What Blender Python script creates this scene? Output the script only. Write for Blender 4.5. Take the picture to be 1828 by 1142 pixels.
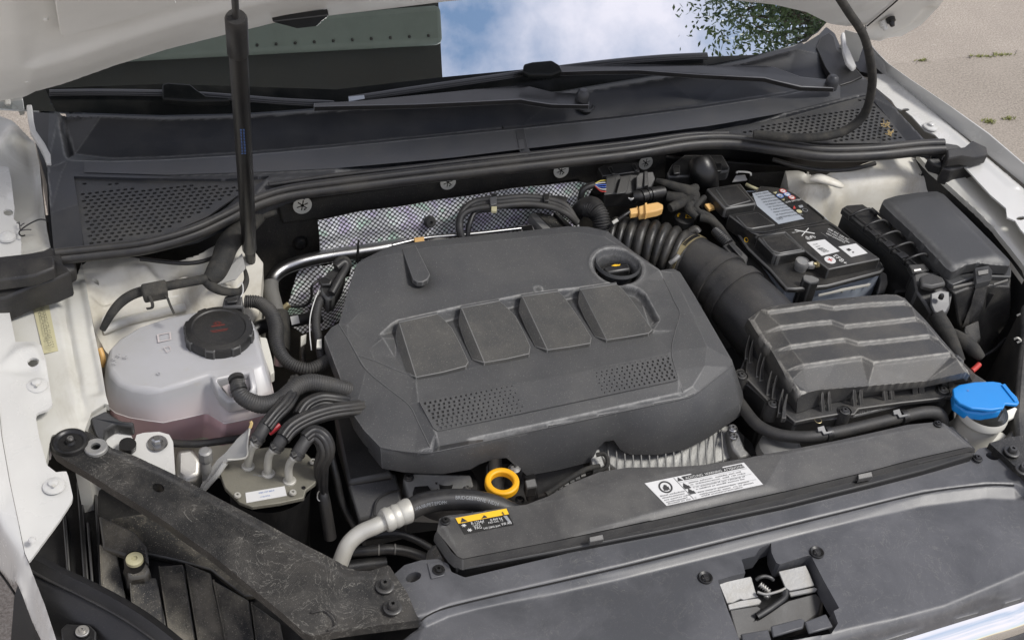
import bpy, bmesh, math, random
import numpy as np
from mathutils import Vector, Matrix
from mathutils.geometry import delaunay_2d_cdt
random.seed(7); np.random.seed(7)
SC = bpy.context.scene
for o in list(bpy.data.objects): bpy.data.objects.remove(o)
COL = SC.collection

# ---------------------------------------------------------------- camera
F = 2190.0; CX, CY = 914.0, 571.0
_v1 = np.array([-185 - CX, -1506 - CY, F]); _v2 = np.array([7200 - CX, -450 - CY, F])
_Y = _v1 / np.linalg.norm(_v1)
_X = _v2 - _v2.dot(_Y) * _Y; _X /= np.linalg.norm(_X)
_Z = np.cross(_X, _Y)
RW = np.array([_X, _Y, _Z])                    # world = RW @ (right, down, forward)
_d = RW @ np.array([950 - CX, 600 - CY, F]); _d /= np.linalg.norm(_d)
CAM = np.array([0, 0, 0.86]) - _d * 1.90
cd = bpy.data.cameras.new('camera'); cam = bpy.data.objects.new('camera', cd); COL.objects.link(cam)
cd.sensor_width = 36; cd.lens = 36 * F / 1828; cd.clip_start = .05; cd.clip_end = 500
M = Matrix(((RW[0][0], -RW[0][1], -RW[0][2]), (RW[1][0], -RW[1][1], -RW[1][2]), (RW[2][0], -RW[2][1], -RW[2][2]))).to_4x4()
M.translation = Vector(CAM); cam.matrix_world = M
SC.camera = cam

# ---------------------------------------------------------------- light
R_ = math.radians
SUN_EL, SUN_AZ = R_(56), R_(122)                 # azimuth measured from +Y (car rear) clockwise
w = bpy.data.worlds.new('World'); SC.world = w; w.use_nodes = True
nt = w.node_tree; N = nt.nodes; L = nt.links; N.clear()
out = N.new('ShaderNodeOutputWorld'); bg = N.new('ShaderNodeBackground'); bg.inputs[1].default_value = .085
sky = N.new('ShaderNodeTexSky'); sky.sky_type = 'NISHITA'; sky.sun_disc = False
sky.sun_elevation = SUN_EL; sky.sun_rotation = SUN_AZ; sky.air_density = 1.9; sky.dust_density = .3; sky.ozone_density = 2.5
tc = N.new('ShaderNodeTexCoord'); mp = N.new('ShaderNodeMapping'); mp.inputs['Scale'].default_value = (1, 1, 1.4)
mp.inputs['Location'].default_value = (1.6, .1, .3)
no = N.new('ShaderNodeTexNoise'); no.inputs['Scale'].default_value = 5.5; no.inputs['Detail'].default_value = 9; no.inputs['Roughness'].default_value = .58
rp = N.new('ShaderNodeValToRGB'); rp.color_ramp.elements[0].position = .33; rp.color_ramp.elements[1].position = .60
mx = N.new('ShaderNodeMixRGB'); mx.inputs[2].default_value = (10.0, 9.5, 10.4, 1)
L.new(tc.outputs['Generated'], mp.inputs[0]); L.new(mp.outputs[0], no.inputs['Vector']); L.new(no.outputs[0], rp.inputs[0])
L.new(rp.outputs[0], mx.inputs[0]); L.new(sky.outputs[0], mx.inputs[1]); L.new(mx.outputs[0], bg.inputs[0]); L.new(bg.outputs[0], out.inputs[0])
sl = bpy.data.lights.new('sun', 'SUN'); sl.energy = 2.2; sl.angle = R_(14); sl.color = (1, .96, .9)
so = bpy.data.objects.new('sun', sl); COL.objects.link(so)
so.rotation_euler = Vector((-math.sin(SUN_AZ) * math.cos(SUN_EL), -math.cos(SUN_AZ) * math.cos(SUN_EL), -math.sin(SUN_EL))).to_track_quat('-Z', 'Y').to_euler()
SC.view_settings.view_transform = 'Standard'; SC.view_settings.look = 'None'; SC.view_settings.exposure = 0.47; SC.view_settings.gamma = 1

# ---------------------------------------------------------------- projection helpers
def ray(u, v): return RW @ np.array([u - CX, v - CY, F])
def P(u, v, z):
    d = ray(u, v); return CAM + d * ((z - CAM[2]) / d[2])
def PXM(u, v, z):                               # metres per photo pixel at that point
    return float(((P(u, v, z) - CAM) @ (RW @ np.array([0, 0, 1.]))) / F)
class Frame:
    def __init__(s, O=(0, 0, 0), e1=(1, 0, 0), e2=(0, 1, 0)):
        s.O = np.array(O, float); s.e1 = np.array(e1, float); s.e1 /= np.linalg.norm(s.e1)
        s.e2 = np.array(e2, float); s.e2 -= s.e2.dot(s.e1) * s.e1; s.e2 /= np.linalg.norm(s.e2); s.n = np.cross(s.e1, s.e2)
    def p(s, u, v, h=0):
        d = ray(u, v); t = ((s.O + s.n * h - CAM) @ s.n) / (d @ s.n); q = CAM + d * t - s.O
        return np.array([q @ s.e1, q @ s.e2, h])
    def w(s, q):
        q = np.asarray(q, float)
        return s.O + q[..., 0:1] * s.e1 + q[..., 1:2] * s.e2 + q[..., 2:3] * s.n
H0 = Frame()

# ---------------------------------------------------------------- object helpers
def props(o, label=None, cat=None, group=None, kind=None):
    if label: o['label'] = label
    if cat: o['category'] = cat
    if group: o['group'] = group
    if kind: o['kind'] = kind
    return o
def T(name, label, cat, at, group=None):
    o = bpy.data.objects.new(name, None); COL.objects.link(o); o.empty_display_size = .02
    o.location = Vector(P(*at) if len(at) == 3 else at); return props(o, label, cat, group)
def rootloc(p):
    while p.parent: p = p.parent
    return np.array(p.location)
def mesh(name, verts, faces, mat, parent=None, smooth=35, bevel=0, seg=2, label=None, cat=None, group=None, kind=None, sub=0):
    V = np.asarray(verts, float).reshape(-1, 3)
    if parent is not None: o0 = rootloc(parent)
    else: o0 = np.array([V[:, 0].mean(), V[:, 1].mean(), V[:, 2].min()])
    me = bpy.data.meshes.new(name); me.from_pydata((V - o0).tolist(), [], faces); me.update()
    if smooth is not None:
        me.polygons.foreach_set('use_smooth', [True] * len(me.polygons)); me.set_sharp_from_angle(angle=R_(smooth))
    for m in (mat if isinstance(mat, (list, tuple)) else [mat]): me.materials.append(m)
    o = bpy.data.objects.new(name, me); COL.objects.link(o)
    if parent is not None: o.parent = parent
    else: o.location = Vector(o0)
    if bevel:
        en = (mat[0] if isinstance(mat, (list, tuple)) else mat).name + '_edge'
        if en in MATS: me.materials.append(MATS[en])
        b = o.modifiers.new('bevel', 'BEVEL'); b.width = bevel; b.segments = seg; b.limit_method = 'ANGLE'; b.angle_limit = R_(28)
        if en in MATS: b.material = len(me.materials) - 1
    if sub:
        s = o.modifiers.new('sub', 'SUBSURF'); s.levels = s.render_levels = sub
    return props(o, label, cat, group, kind)
class MB:                                       # collects several solids into one mesh
    def __init__(s): s.v = []; s.f = []
    def add(s, v, f):
        k = len(s.v); s.v += [tuple(map(float, q)) for q in v]; s.f += [tuple(i + k for i in g) for g in f]; return s
    def build(s, name, mat, parent=None, **k): return mesh(name, s.v, s.f, mat, parent, **k)
def prism_vf(top, depth, n=(0, 0, 1)):
    top = np.asarray(top, float); n = np.array(n, float); k = len(top)
    a = 0.0
    e = np.cross(top - top.mean(0), np.roll(top, -1, 0) - top.mean(0)).sum(0) @ n
    if e < 0: top = top[::-1]
    bot = top - n * np.asarray(depth).reshape(-1, 1)
    f = [tuple(range(k)), tuple(range(2 * k - 1, k - 1, -1))] + [(i, k + i, k + (i + 1) % k, (i + 1) % k) for i in range(k)]
    return np.vstack([top, bot]), f
def prism(name, pts, depth, mat, parent=None, fr=H0, bevel=.0015, **k):
    top = np.array([fr.w(fr.p(*q)) for q in pts]); v, f = prism_vf(top, depth, fr.n)
    return mesh(name, v, f, mat, parent, bevel=bevel, **k)
def frustum(name, top, bot, mat, parent=None, bevel=.0015, **k):   # top and bottom outlines, both (u,v,z)
    a = np.array([P(*q) for q in top]); b = np.array([P(*q) for q in bot]); n = len(a)
    e = np.cross(a - a.mean(0), np.roll(a, -1, 0) - a.mean(0)).sum(0)[2]
    if e < 0: a = a[::-1]; b = b[::-1]
    f = [tuple(range(n)), tuple(range(2 * n - 1, n - 1, -1))] + [(i, n + i, n + (i + 1) % n, (i + 1) % n) for i in range(n)]
    return mesh(name, np.vstack([a, b]), f, mat, parent, bevel=bevel, **k)
def inpoly(X, Y, poly):
    poly = np.asarray(poly)[:, :2]; r = np.zeros(X.shape, bool); n = len(poly)
    for i in range(n):
        x1, y1 = poly[i]; x2, y2 = poly[(i + 1) % n]
        c = (y1 > Y) != (y2 > Y)
        with np.errstate(divide='ignore', invalid='ignore'): r ^= c & (X < (x2 - x1) * (Y - y1) / (y2 - y1 + 1e-15) + x1)
    return r
def crom(pts, n=8, closed=False):
    pts = np.asarray(pts, float); m = len(pts)
    if m < 3 and not closed: return np.array([pts[0] + (pts[-1] - pts[0]) * t for t in np.linspace(0, 1, n + 1)])
    o = []
    for i in range(m if closed else m - 1):
        if closed: a, b, c, d = pts[(i - 1) % m], pts[i], pts[(i + 1) % m], pts[(i + 2) % m]
        else: a, b, c, d = pts[max(i - 1, 0)], pts[i], pts[i + 1], pts[min(i + 2, m - 1)]
        for t in np.arange(n) / n: o.append(.5 * (2 * b + (c - a) * t + (2 * a - 5 * b + 4 * c - d) * t * t + (3 * b - a - 3 * c + d) * t ** 3))
    if not closed: o.append(pts[-1])
    return np.array(o)
def sweep_vf(path, rad, sides=12, flat=1.0, fn=None, caps=True, twist=0):
    path = np.asarray(path, float); n = len(path); rad = np.broadcast_to(np.asarray(rad, float), (n,))
    t = np.gradient(path, axis=0); t /= np.linalg.norm(t, axis=1)[:, None] + 1e-12
    u = np.cross(t[0], [0, 0, 1.]);
    if np.linalg.norm(u) < .05: u = np.cross(t[0], [0, 1., 0])
    u /= np.linalg.norm(u); V = []
    for i in range(n):
        u = u - (u @ t[i]) * t[i]; u /= np.linalg.norm(u); b = np.cross(t[i], u)
        for k in range(sides):
            a = 2 * math.pi * k / sides + twist; r = rad[i] * (fn(a, i / (n - 1)) if fn else 1)
            V.append(path[i] + u * math.cos(a) * r + b * math.sin(a) * r * flat)
    f = [(i * sides + k, i * sides + (k + 1) % sides, (i + 1) * sides + (k + 1) % sides, (i + 1) * sides + k) for i in range(n - 1) for k in range(sides)]
    f = [g[::-1] for g in f]
    if caps: f += [tuple(range(sides)), tuple(range(n * sides - 1, (n - 1) * sides - 1, -1))]
    return V, f
def resamp(path, step):
    d = np.r_[0, np.cumsum(np.linalg.norm(np.diff(path, axis=0), axis=1))]; n = max(2, int(d[-1] / step))
    s = np.linspace(0, d[-1], n); return np.array([np.interp(s, d, path[:, i]) for i in range(path.shape[1])]).T, s
def tube(name, pts, rpx, mat, parent=None, n=8, sides=12, ribs=0, amp=.12, flute=0, flat=1, world=False, **k):
    """pts (u,v,z[,radius in photo pixels])"""
    W = []
    for q in pts:
        if world: W.append(list(q[:3]) + [q[3] if len(q) > 3 else rpx]); continue
        r = (q[3] if len(q) > 3 else rpx) * PXM(*q[:3]); W.append(list(P(*q[:3])) + [r])
    c = crom(W, n)
    fn = None
    if ribs:                                    # ribs = pitch in metres
        c, s = resamp(c, ribs / 6); rad = c[:, 3] * (1 + amp * np.sign(np.sin(2 * math.pi * s / ribs)) * np.abs(np.sin(2 * math.pi * s / ribs)) ** .6)
    else: rad = c[:, 3]
    if flute: fn = lambda a, t: 1 + amp * abs(math.cos(a * flute / 2)); sides = max(sides, flute * 4)
    v, f = sweep_vf(c[:, :3], rad, sides, flat, fn)
    return mesh(name, v, f, mat, parent, smooth=50 if not ribs else 70, **k)
def lathe_vf(c, prof, seg=32, axis=(0, 0, 1), sq=1.0):
    axis = np.array(axis, float); axis /= np.linalg.norm(axis)
    a = np.cross(axis, [0, 1., 0]);
    if np.linalg.norm(a) < .1: a = np.cross(axis, [1., 0, 0])
    a /= np.linalg.norm(a); b = np.cross(axis, a); c = np.array(c, float); V = []; n = len(prof)
    for r, h in prof:
        for k in range(seg):
            t = 2 * math.pi * k / seg; V.append(c + axis * h + a * math.cos(t) * max(r, 1e-5) + b * math.sin(t) * max(r, 1e-5) * sq)
    f = [(i * seg + k, i * seg + (k + 1) % seg, (i + 1) * seg + (k + 1) % seg, (i + 1) * seg + k) for i in range(n - 1) for k in range(seg)]
    return V, f
def lathe(name, c, prof, mat, parent=None, seg=32, axis=(0, 0, 1), sq=1.0, smooth=35, **k):
    if len(c) == 3 and c[0] > 5: c = P(*c)      # photo pixel + height
    v, f = lathe_vf(c, prof, seg, axis, sq)
    return mesh(name, v, f, mat, parent, smooth=smooth, **k)
def cdt(pts, edges):
    r = delaunay_2d_cdt([Vector((p[0], p[1])) for p in pts], edges, [], 0, 1e-7)
    return r
def _tin(loops, lines):
    pts = []; E = []
    for lp, cl in [(l, True) for l in loops] + [(l, False) for l in lines]:
        k = len(pts); m = len(lp); pts += [list(q) for q in lp]
        E += [(k + i, k + (i + 1) % m) for i in range(m if cl else m - 1)]
    V, _, Fc, ov, oe, of = cdt(pts, E); pts = np.array(pts)
    XY = np.array([[a[0], a[1]] for a in V]); Z = np.zeros(len(V))
    for i, o in enumerate(ov):
        if len(o): Z[i] = pts[o[0], 2]
        else:
            d = np.hypot(*(pts[:, :2] - XY[i]).T); j = np.argsort(d)[:3]; wt = 1 / (d[j] + 1e-6); Z[i] = (pts[j, 2] * wt).sum() / wt.sum()
    return XY, Z, Fc
def plate(name, outline, holes, depth, mat, parent=None, fr=H0, local=False, lines=(), rim=None, **k):
    """sheet with real holes and thickness; outline/holes as (u,v,h) or local coordinates"""
    cv = (lambda q: np.array(q, float)) if local else (lambda q: fr.p(*q))
    ol = [cv(q) for q in outline]; hs = [[np.array(q, float) if len(h) and isinstance(q, np.ndarray) else cv(q) for q in h] for h in holes]
    XY, Z, Fc = _tin([ol] + hs, [[cv(q) for q in l] for l in lines])
    C = np.array([XY[list(f)].mean(0) for f in Fc]); ok = inpoly(C[:, 0], C[:, 1], ol)
    lo = C.min(0)
    for h in hs:
        h = np.array(h); bb = (C[:, 0] > h[:, 0].min()) & (C[:, 0] < h[:, 0].max()) & (C[:, 1] > h[:, 1].min()) & (C[:, 1] < h[:, 1].max())
        idx = np.where(bb & ok)[0]
        if len(idx): ok[idx[inpoly(C[idx, 0], C[idx, 1], h)]] = False
    Fk = [tuple(f) for f, o in zip(Fc, ok) if o]
    n = len(XY); top = np.c_[XY, Z]; bot = np.c_[XY, Z - depth]; faces = []; ed = {}
    for f in Fk:
        a = XY[list(f)]; area = sum(a[i][0] * a[(i + 1) % len(a)][1] - a[(i + 1) % len(a)][0] * a[i][1] for i in range(len(a)))
        if area < 0: f = f[::-1]
        faces += [f, tuple(i + n for i in f[::-1])]
        for i in range(len(f)): ed[(f[i], f[(i + 1) % len(f)])] = 1
    for (a, b) in list(ed):
        if (b, a) not in ed: faces.append((b, a, a + n, b + n))
    V = fr.w(np.vstack([top, bot])); k.setdefault('smooth', 30)
    return mesh(name, V, faces, mat, parent, **k)
def circ(u, v, h, ru, fr=H0, seg=12, ry=None, rot=0):
    """world-true circle of radius ru px around a photo pixel, in frame coordinates"""
    c = fr.p(u, v, h); m = PXM(u, v, h if fr is H0 else float(fr.w(c)[2])); r = ru * m; r2 = (ry or ru) * m
    return [np.array([c[0] + r * math.cos(t) * math.cos(rot) - r2 * math.sin(t) * math.sin(rot), c[1] + r * math.cos(t) * math.sin(rot) + r2 * math.sin(t) * math.cos(rot), h]) for t in np.arange(seg) * 2 * math.pi / seg]
def relief(name, outline, breaks, mat, parent=None, res=.002, blur=1.5, skirt=.02, holes=(), fn=None, fr=H0, smooth=50, flare=0, **k):
    ol = [fr.p(*q) if not isinstance(q, np.ndarray) else q for q in outline]; hs = [[q if isinstance(q, np.ndarray) else fr.p(*q) for q in h] for h in holes]
    br = [[fr.p(*q) if not isinstance(q, np.ndarray) else q for q in l] for l in breaks]
    XY, Z, Fc = _tin([ol], br); O2 = np.array(ol)[:, :2]
    x0, y0 = O2.min(0) - 2 * res; x1, y1 = O2.max(0) + 2 * res
    nx = int((x1 - x0) / res) + 1; ny = int((y1 - y0) / res) + 1
    gx = x0 + np.arange(nx) * res; gy = y0 + np.arange(ny) * res; X, Y = np.meshgrid(gx, gy); G = np.full(X.shape, np.nan)
    for f in Fc:
        for j in range(1, len(f) - 1):
            t = XY[[f[0], f[j], f[j + 1]]]; z = Z[[f[0], f[j], f[j + 1]]]
            i0 = max(int((t[:, 0].min() - x0) / res) - 1, 0); i1 = int((t[:, 0].max() - x0) / res) + 2
            j0 = max(int((t[:, 1].min() - y0) / res) - 1, 0); j1 = int((t[:, 1].max() - y0) / res) + 2
            if i1 <= i0 or j1 <= j0: continue
            xs = X[j0:j1, i0:i1]; ys = Y[j0:j1, i0:i1]
            d = (t[1, 1] - t[2, 1]) * (t[0, 0] - t[2, 0]) + (t[2, 0] - t[1, 0]) * (t[0, 1] - t[2, 1])
            if abs(d) < 1e-14: continue
            a = ((t[1, 1] - t[2, 1]) * (xs - t[2, 0]) + (t[2, 0] - t[1, 0]) * (ys - t[2, 1])) / d
            b = ((t[2, 1] - t[0, 1]) * (xs - t[2, 0]) + (t[0, 0] - t[2, 0]) * (ys - t[2, 1])) / d; c = 1 - a - b
            m = (a >= -1e-6) & (b >= -1e-6) & (c >= -1e-6); G[j0:j1, i0:i1][m] = (a * z[0] + b * z[1] + c * z[2])[m]
    ins = inpoly(X, Y, O2)
    G[~ins] = np.nan
    for _ in range(8):                          # extend past the outline before smoothing
        nan = np.isnan(G)
        if not nan.any(): break
        acc = np.zeros_like(G); cnt = np.zeros_like(G)
        for dy, dx in ((0, 1), (0, -1), (1, 0), (-1, 0)):
            s = np.roll(np.roll(G, dy, 0), dx, 1); okk = ~np.isnan(s); acc[okk] += s[okk]; cnt[okk] += 1
        q = nan & (cnt > 0); G[q] = acc[q] / cnt[q]
    G[np.isnan(G)] = np.nanmean(G)
    if blur:
        r = int(blur * 3) + 1; kk = np.exp(-.5 * (np.arange(-r, r + 1) / blur) ** 2); kk /= kk.sum()
        pad = np.pad(G, r, mode='edge')
        G = sum(kk[i] * pad[:, i:i + nx] for i in range(2 * r + 1)); G = sum(kk[i] * G[i:i + ny] for i in range(2 * r + 1))
    if fn: G = fn(X, Y, G)
    cx = X[:-1, :-1] + res / 2; cy = Y[:-1, :-1] + res / 2; cell = inpoly(cx, cy, O2)
    for h in hs: cell &= ~inpoly(cx, cy, h)
    idx = np.arange(nx * ny).reshape(ny, nx); q = np.stack([idx[:-1, :-1], idx[:-1, 1:], idx[1:, 1:], idx[1:, :-1]], -1)[cell]
    used = np.unique(q); mp_ = np.full(nx * ny, -1); mp_[used] = np.arange(len(used)); q = mp_[q]
    V = np.c_[X.ravel()[used], Y.ravel()[used], G.ravel()[used]]
    gp = np.pad(G, 1, mode='edge'); lap = (gp[1:-1, :-2] + gp[1:-1, 2:] + gp[:-2, 1:-1] + gp[2:, 1:-1] - 4 * G) / res; wr = np.maximum(np.clip((-lap - .05) / .28, 0, 1), .55 * np.clip((lap - .12) / .3, 0, 1)).ravel()[used]
    E = np.vstack([q[:, [0, 1]], q[:, [1, 2]], q[:, [2, 3]], q[:, [3, 0]]]); key = E[:, 0].astype(np.int64) * 10 ** 7 + E[:, 1]; rev = E[:, 1].astype(np.int64) * 10 ** 7 + E[:, 0]
    B = E[~np.isin(key, rev)]; bv = np.unique(B)
    segs = [];
    for lp in [O2] + [np.array(h)[:, :2] for h in hs]: segs += [(lp[i], lp[(i + 1) % len(lp)]) for i in range(len(lp))]
    A = np.array([s[0] for s in segs]); D = np.array([s[1] for s in segs]) - A; L2 = (D ** 2).sum(1) + 1e-15
    for i in bv:
        p = V[i, :2]; t = np.clip(((p - A) * D).sum(1) / L2, 0, 1); c = A + D * t[:, None]; d = ((c - p) ** 2).sum(1); j = d.argmin()
        if d[j] < (1.6 * res) ** 2: V[i, :2] = c[j]
    faces = q.tolist()
    if skirt:
        bm = {b: len(V) + i for i, b in enumerate(bv)}
        ex = V[bv].copy(); ex[:, 2] -= skirt
        if flare: cc = V[:, :2].mean(0); dd = ex[:, :2] - cc; ex[:, :2] += flare * dd / (np.linalg.norm(dd, axis=1)[:, None] + 1e-9)
        V = np.vstack([V, ex]); faces += [(int(b), int(a), bm[a], bm[b]) for a, b in B]
    o = mesh(name, fr.w(V), faces, mat, parent, smooth=smooth, **k)
    at = o.data.attributes.new('worn_glint', 'FLOAT', 'POINT'); full = np.zeros(len(V), dtype=np.float32); full[:len(wr)] = wr; at.data.foreach_set('value', full)  # crease tint: dust and rubbing plus painted edge highlights
    return o
def loft(name, rows, mat, parent, bevel=.001, depth=0, **k):
    """surface through several (u,v,z) polylines of equal length, with real thickness behind it"""
    A = [np.array([P(*q) for q in r]) for r in rows]; n = len(A[0]); V = np.vstack(A)
    f = [(j * n + i, (j + 1) * n + i, (j + 1) * n + i + 1, j * n + i + 1) for j in range(len(A) - 1) for i in range(n - 1)]
    o = mesh(name, V, f, mat, parent, bevel=bevel, **k); return o
def txt(s, u, v, h, dirpx, size, mat, parent, fr=H0, name='lettering', sx=1, shear=0, upflip=1, fit=False):
    """flat lettering; starts at pixel, baseline runs to dirpx; size in photo pixels"""
    a = fr.w(fr.p(u, v, h)); b = fr.w(fr.p(dirpx[0], dirpx[1], h)); x = (b - a) / np.linalg.norm(b - a); n = fr.n; y = np.cross(n, x) * upflip
    cu = bpy.data.curves.new('t', 'FONT'); cu.body = s; cu.size = 1; cu.resolution_u = 2; cu.shear = shear; cu.extrude = 0
    ob = bpy.data.objects.new('t', cu); COL.objects.link(ob); dg = bpy.context.evaluated_depsgraph_get(); dg.update()
    me = bpy.data.meshes.new_from_object(ob.evaluated_get(dg)); bpy.data.objects.remove(ob)
    sz = size * PXM(u, v, float(a[2])) * 1.35
    V = np.array([q.co[:] for q in me.vertices])
    if fit: sx = np.linalg.norm(b - a) / (V[:, 0].max() * sz)
    V = a + x * V[:, :1] * sz * sx + y * V[:, 1:2] * sz + n * .0004
    f = [tuple(p.vertices) for p in me.polygons]; bpy.data.meshes.remove(me)
    if upflip < 0: f = [g[::-1] for g in f]
    return mesh(name, V, f, mat, parent, smooth=None)
def copyobj(o, parent=None, loc=None):
    c = o.copy(); COL.objects.link(c)
    if parent is not None: c.parent = parent
    if loc is not None: c.location = loc
    for ch in list(o.children):
        copyobj(ch, c)
    return c
# ---------------------------------------------------------------- materials
MATS = {}
def newmat(name):
    m = bpy.data.materials.new(name); m.use_nodes = True; nt = m.node_tree; b = nt.nodes['Principled BSDF']; MATS[name] = m
    return m, nt, b
def _noise(nt, tc, scale, detail=4, rough=.5, dist=0, stretch=None):
    n = nt.nodes.new('ShaderNodeTexNoise'); n.inputs['Scale'].default_value = scale; n.inputs['Detail'].default_value = detail; n.inputs['Roughness'].default_value = rough; n.inputs['Distortion'].default_value = dist
    if stretch:
        mp = nt.nodes.new('ShaderNodeMapping'); mp.inputs['Scale'].default_value = stretch; nt.links.new(tc.outputs['Object'], mp.inputs[0]); nt.links.new(mp.outputs[0], n.inputs['Vector'])
    else: nt.links.new(tc.outputs['Object'], n.inputs['Vector'])
    return n
def _ramp(nt, src, a, b, ca=0, cb=1):
    r = nt.nodes.new('ShaderNodeMapRange'); r.inputs[1].default_value = a; r.inputs[2].default_value = b; r.inputs[3].default_value = ca; r.inputs[4].default_value = cb
    nt.links.new(src, r.inputs[0]); return r.outputs[0]
def _mix(nt, fac, a, b):
    m = nt.nodes.new('ShaderNodeMixRGB')
    if isinstance(fac, (int, float)): m.inputs[0].default_value = fac
    else: nt.links.new(fac, m.inputs[0])
    for i, c in ((1, a), (2, b)):
        if isinstance(c, tuple): m.inputs[i].default_value = (*c, 1)
        else: nt.links.new(c, m.inputs[i])
    return m.outputs[0]
def _math(nt, op, a, b):
    m = nt.nodes.new('ShaderNodeMath'); m.operation = op; m.use_clamp = op in ('ADD', 'MULTIPLY')
    for i, c in ((0, a), (1, b)):
        if isinstance(c, (int, float)): m.inputs[i].default_value = c
        else: nt.links.new(c, m.inputs[i])
    return m.outputs[0]
def surf(name, col, rough=.5, metal=0, dust=.2, dcol=(.17, .155, .125), grain=.12, gscale=1400, spec=.5, coat=0, dscale=14, specks=.25, scratch=0, rvar=.12, big=.0, bigcol=None, edge=0, edgecol=None):
    m, nt, b = newmat(name); tc = nt.nodes.new('ShaderNodeTexCoord')
    n1 = _noise(nt, tc, dscale, 7, .65, .3); n2 = _noise(nt, tc, 620, 2, .5); n3 = _noise(nt, tc, gscale, 2, .6)
    mask = _ramp(nt, n1.outputs[0], .42, .70); mask = _math(nt, 'MULTIPLY', mask, dust)
    base = _mix(nt, mask, tuple(col), tuple(dcol))
    nv = _noise(nt, tc, 5, 3, .5); base = _mix(nt, _ramp(nt, nv.outputs[0], .3, .7, 0, .35), base, tuple(c * .62 for c in col))
    if specks:
        sp = _ramp(nt, n2.outputs[0], .63, .70); sp = _math(nt, 'MULTIPLY', sp, specks); base = _mix(nt, sp, base, tuple(min(c * 1.6 + .05, .8) for c in dcol))
    if big:
        nb = _noise(nt, tc, 9, 8, .7, .8); base = _mix(nt, _math(nt, 'MULTIPLY', _ramp(nt, nb.outputs[0], .55, .68), big), base, tuple(bigcol or dcol))
    if scratch:
        ns = _noise(nt, tc, 16, 5, .6, 2.5); v = nt.nodes.new('ShaderNodeMath'); v.operation = 'SUBTRACT'; nt.links.new(ns.outputs[0], v.inputs[0]); v.inputs[1].default_value = .5
        ab = nt.nodes.new('ShaderNodeMath'); ab.operation = 'ABSOLUTE'; nt.links.new(v.outputs[0], ab.inputs[0])
        ln = _ramp(nt, ab.outputs[0], .0, .009, 1, 0); gate = _ramp(nt, _noise(nt, tc, 11, 3, .5).outputs[0], .42, .55)
        base = _mix(nt, _math(nt, 'MULTIPLY', _math(nt, 'MULTIPLY', ln, gate), scratch), base, (.26, .25, .22))
    if edge:                                    # rubbed, dusty edges, with edge highlights painted into the same tint
        ge = nt.nodes.new('ShaderNodeAttribute'); ge.attribute_name = 'worn_glint'; ne = _noise(nt, tc, 90, 3, .6)
        e = _math(nt, 'MULTIPLY', ge.outputs['Fac'], _ramp(nt, ne.outputs[0], .35, .6, .4, 1)); base = _mix(nt, _math(nt, 'MULTIPLY', e, edge), base, tuple(edgecol or (.30, .30, .29)))
    nt.links.new(base, b.inputs['Base Color'])
    r = _ramp(nt, n1.outputs[0], .3, .7, rough - rvar * .4, min(rough + rvar, 1)); nt.links.new(r, b.inputs['Roughness'])
    b.inputs['Metallic'].default_value = metal; b.inputs['Specular IOR Level'].default_value = spec
    if coat: b.inputs['Coat Weight'].default_value = coat; b.inputs['Coat Roughness'].default_value = .08
    if grain:
        bp = nt.nodes.new('ShaderNodeBump'); bp.inputs['Strength'].default_value = grain; bp.inputs['Distance'].default_value = .0006
        nt.links.new(n3.outputs[0], bp.inputs['Height']); nt.links.new(bp.outputs[0], b.inputs['Normal'])
    if edge and not name.endswith('_edge'):     # second, lighter material: rubbing and painted glint on the narrow bevelled edges
        ec = edgecol or (.30, .30, .29); k = edge * .45
        surf(name + '_edge', tuple(c + (d - c) * k for c, d in zip(col, ec)), rough, metal, dust * .5, dcol, 0, gscale, spec, coat, dscale, 0)
    return m
surf('cover_plastic', (.055, .056, .058), .43, edge=.5, dust=.22, grain=.5, dscale=9, specks=.32, dcol=(.15, .145, .13))
surf('cover_side', (.045, .047, .050), .42, dust=.12, grain=.3, specks=.12)
surf('hump_plastic', (.052, .052, .050), .58, edge=.9, dust=.35, grain=.9, gscale=900, specks=.4, dcol=(.15, .14, .12))
surf('box_plastic', (.038, .038, .038), .43, edge=.75, edgecol=(.3, .29, .26), dust=.30, grain=.4, specks=.25)
surf('duct_plastic', (.026, .026, .027), .42, edge=.4, dust=.22, grain=.4, specks=.15)
surf('fuse_plastic', (.040, .041, .042), .42, edge=.3, dust=.25, dscale=5, grain=.25, specks=.12, dcol=(.12, .12, .12))
surf('dark_plastic', (.014, .014, .0145), .42, edge=.35, dust=.12, specks=.12)
surf('black_plastic', (.006, .006, .0065), .35, edge=.2, dust=.05, specks=.05)
surf('radiator_plastic', (.056, .055, .054), .42, edge=.4, dust=.45, grain=.2, dscale=12, specks=.25, dcol=(.15, .145, .13))
surf('carrier_plastic', (.056, .058, .063), .36, edge=.12, dust=.65, grain=.1, dscale=6, specks=.12, dcol=(.15, .15, .16), scratch=.25)
surf('brace_metal', (.013, .013, .013), .38, edge=.5, dust=.48, dscale=12, grain=.5, gscale=500, specks=.35, dcol=(.12, .11, .095), scratch=.6)
surf('dirty_plastic', (.026, .026, .025), .42, edge=.5, dust=.95, dscale=10, grain=.5, gscale=400, specks=.45, dcol=(.30, .27, .21), scratch=.4)
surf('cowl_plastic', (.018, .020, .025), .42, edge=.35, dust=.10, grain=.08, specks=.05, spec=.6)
surf('wiper_plastic', (.008, .008, .009), .3, dust=.05, grain=0, edge=.75, edgecol=(.35, .36, .38), specks=.03)  # pale edge colour paints the glint along the wiper edges
surf('frit', (.006, .007, .007), .3, dust=.05, grain=0, specks=.03, spec=.15)
surf('cowl_band_lit', (.050, .052, .057), .45, dust=.12, grain=.1, specks=.05)  # lighter than cowl_plastic: light painted onto the upward-facing band
surf('grille_plastic', (.030, .031, .033), .5, dust=.2, grain=.2, specks=.12)
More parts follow.
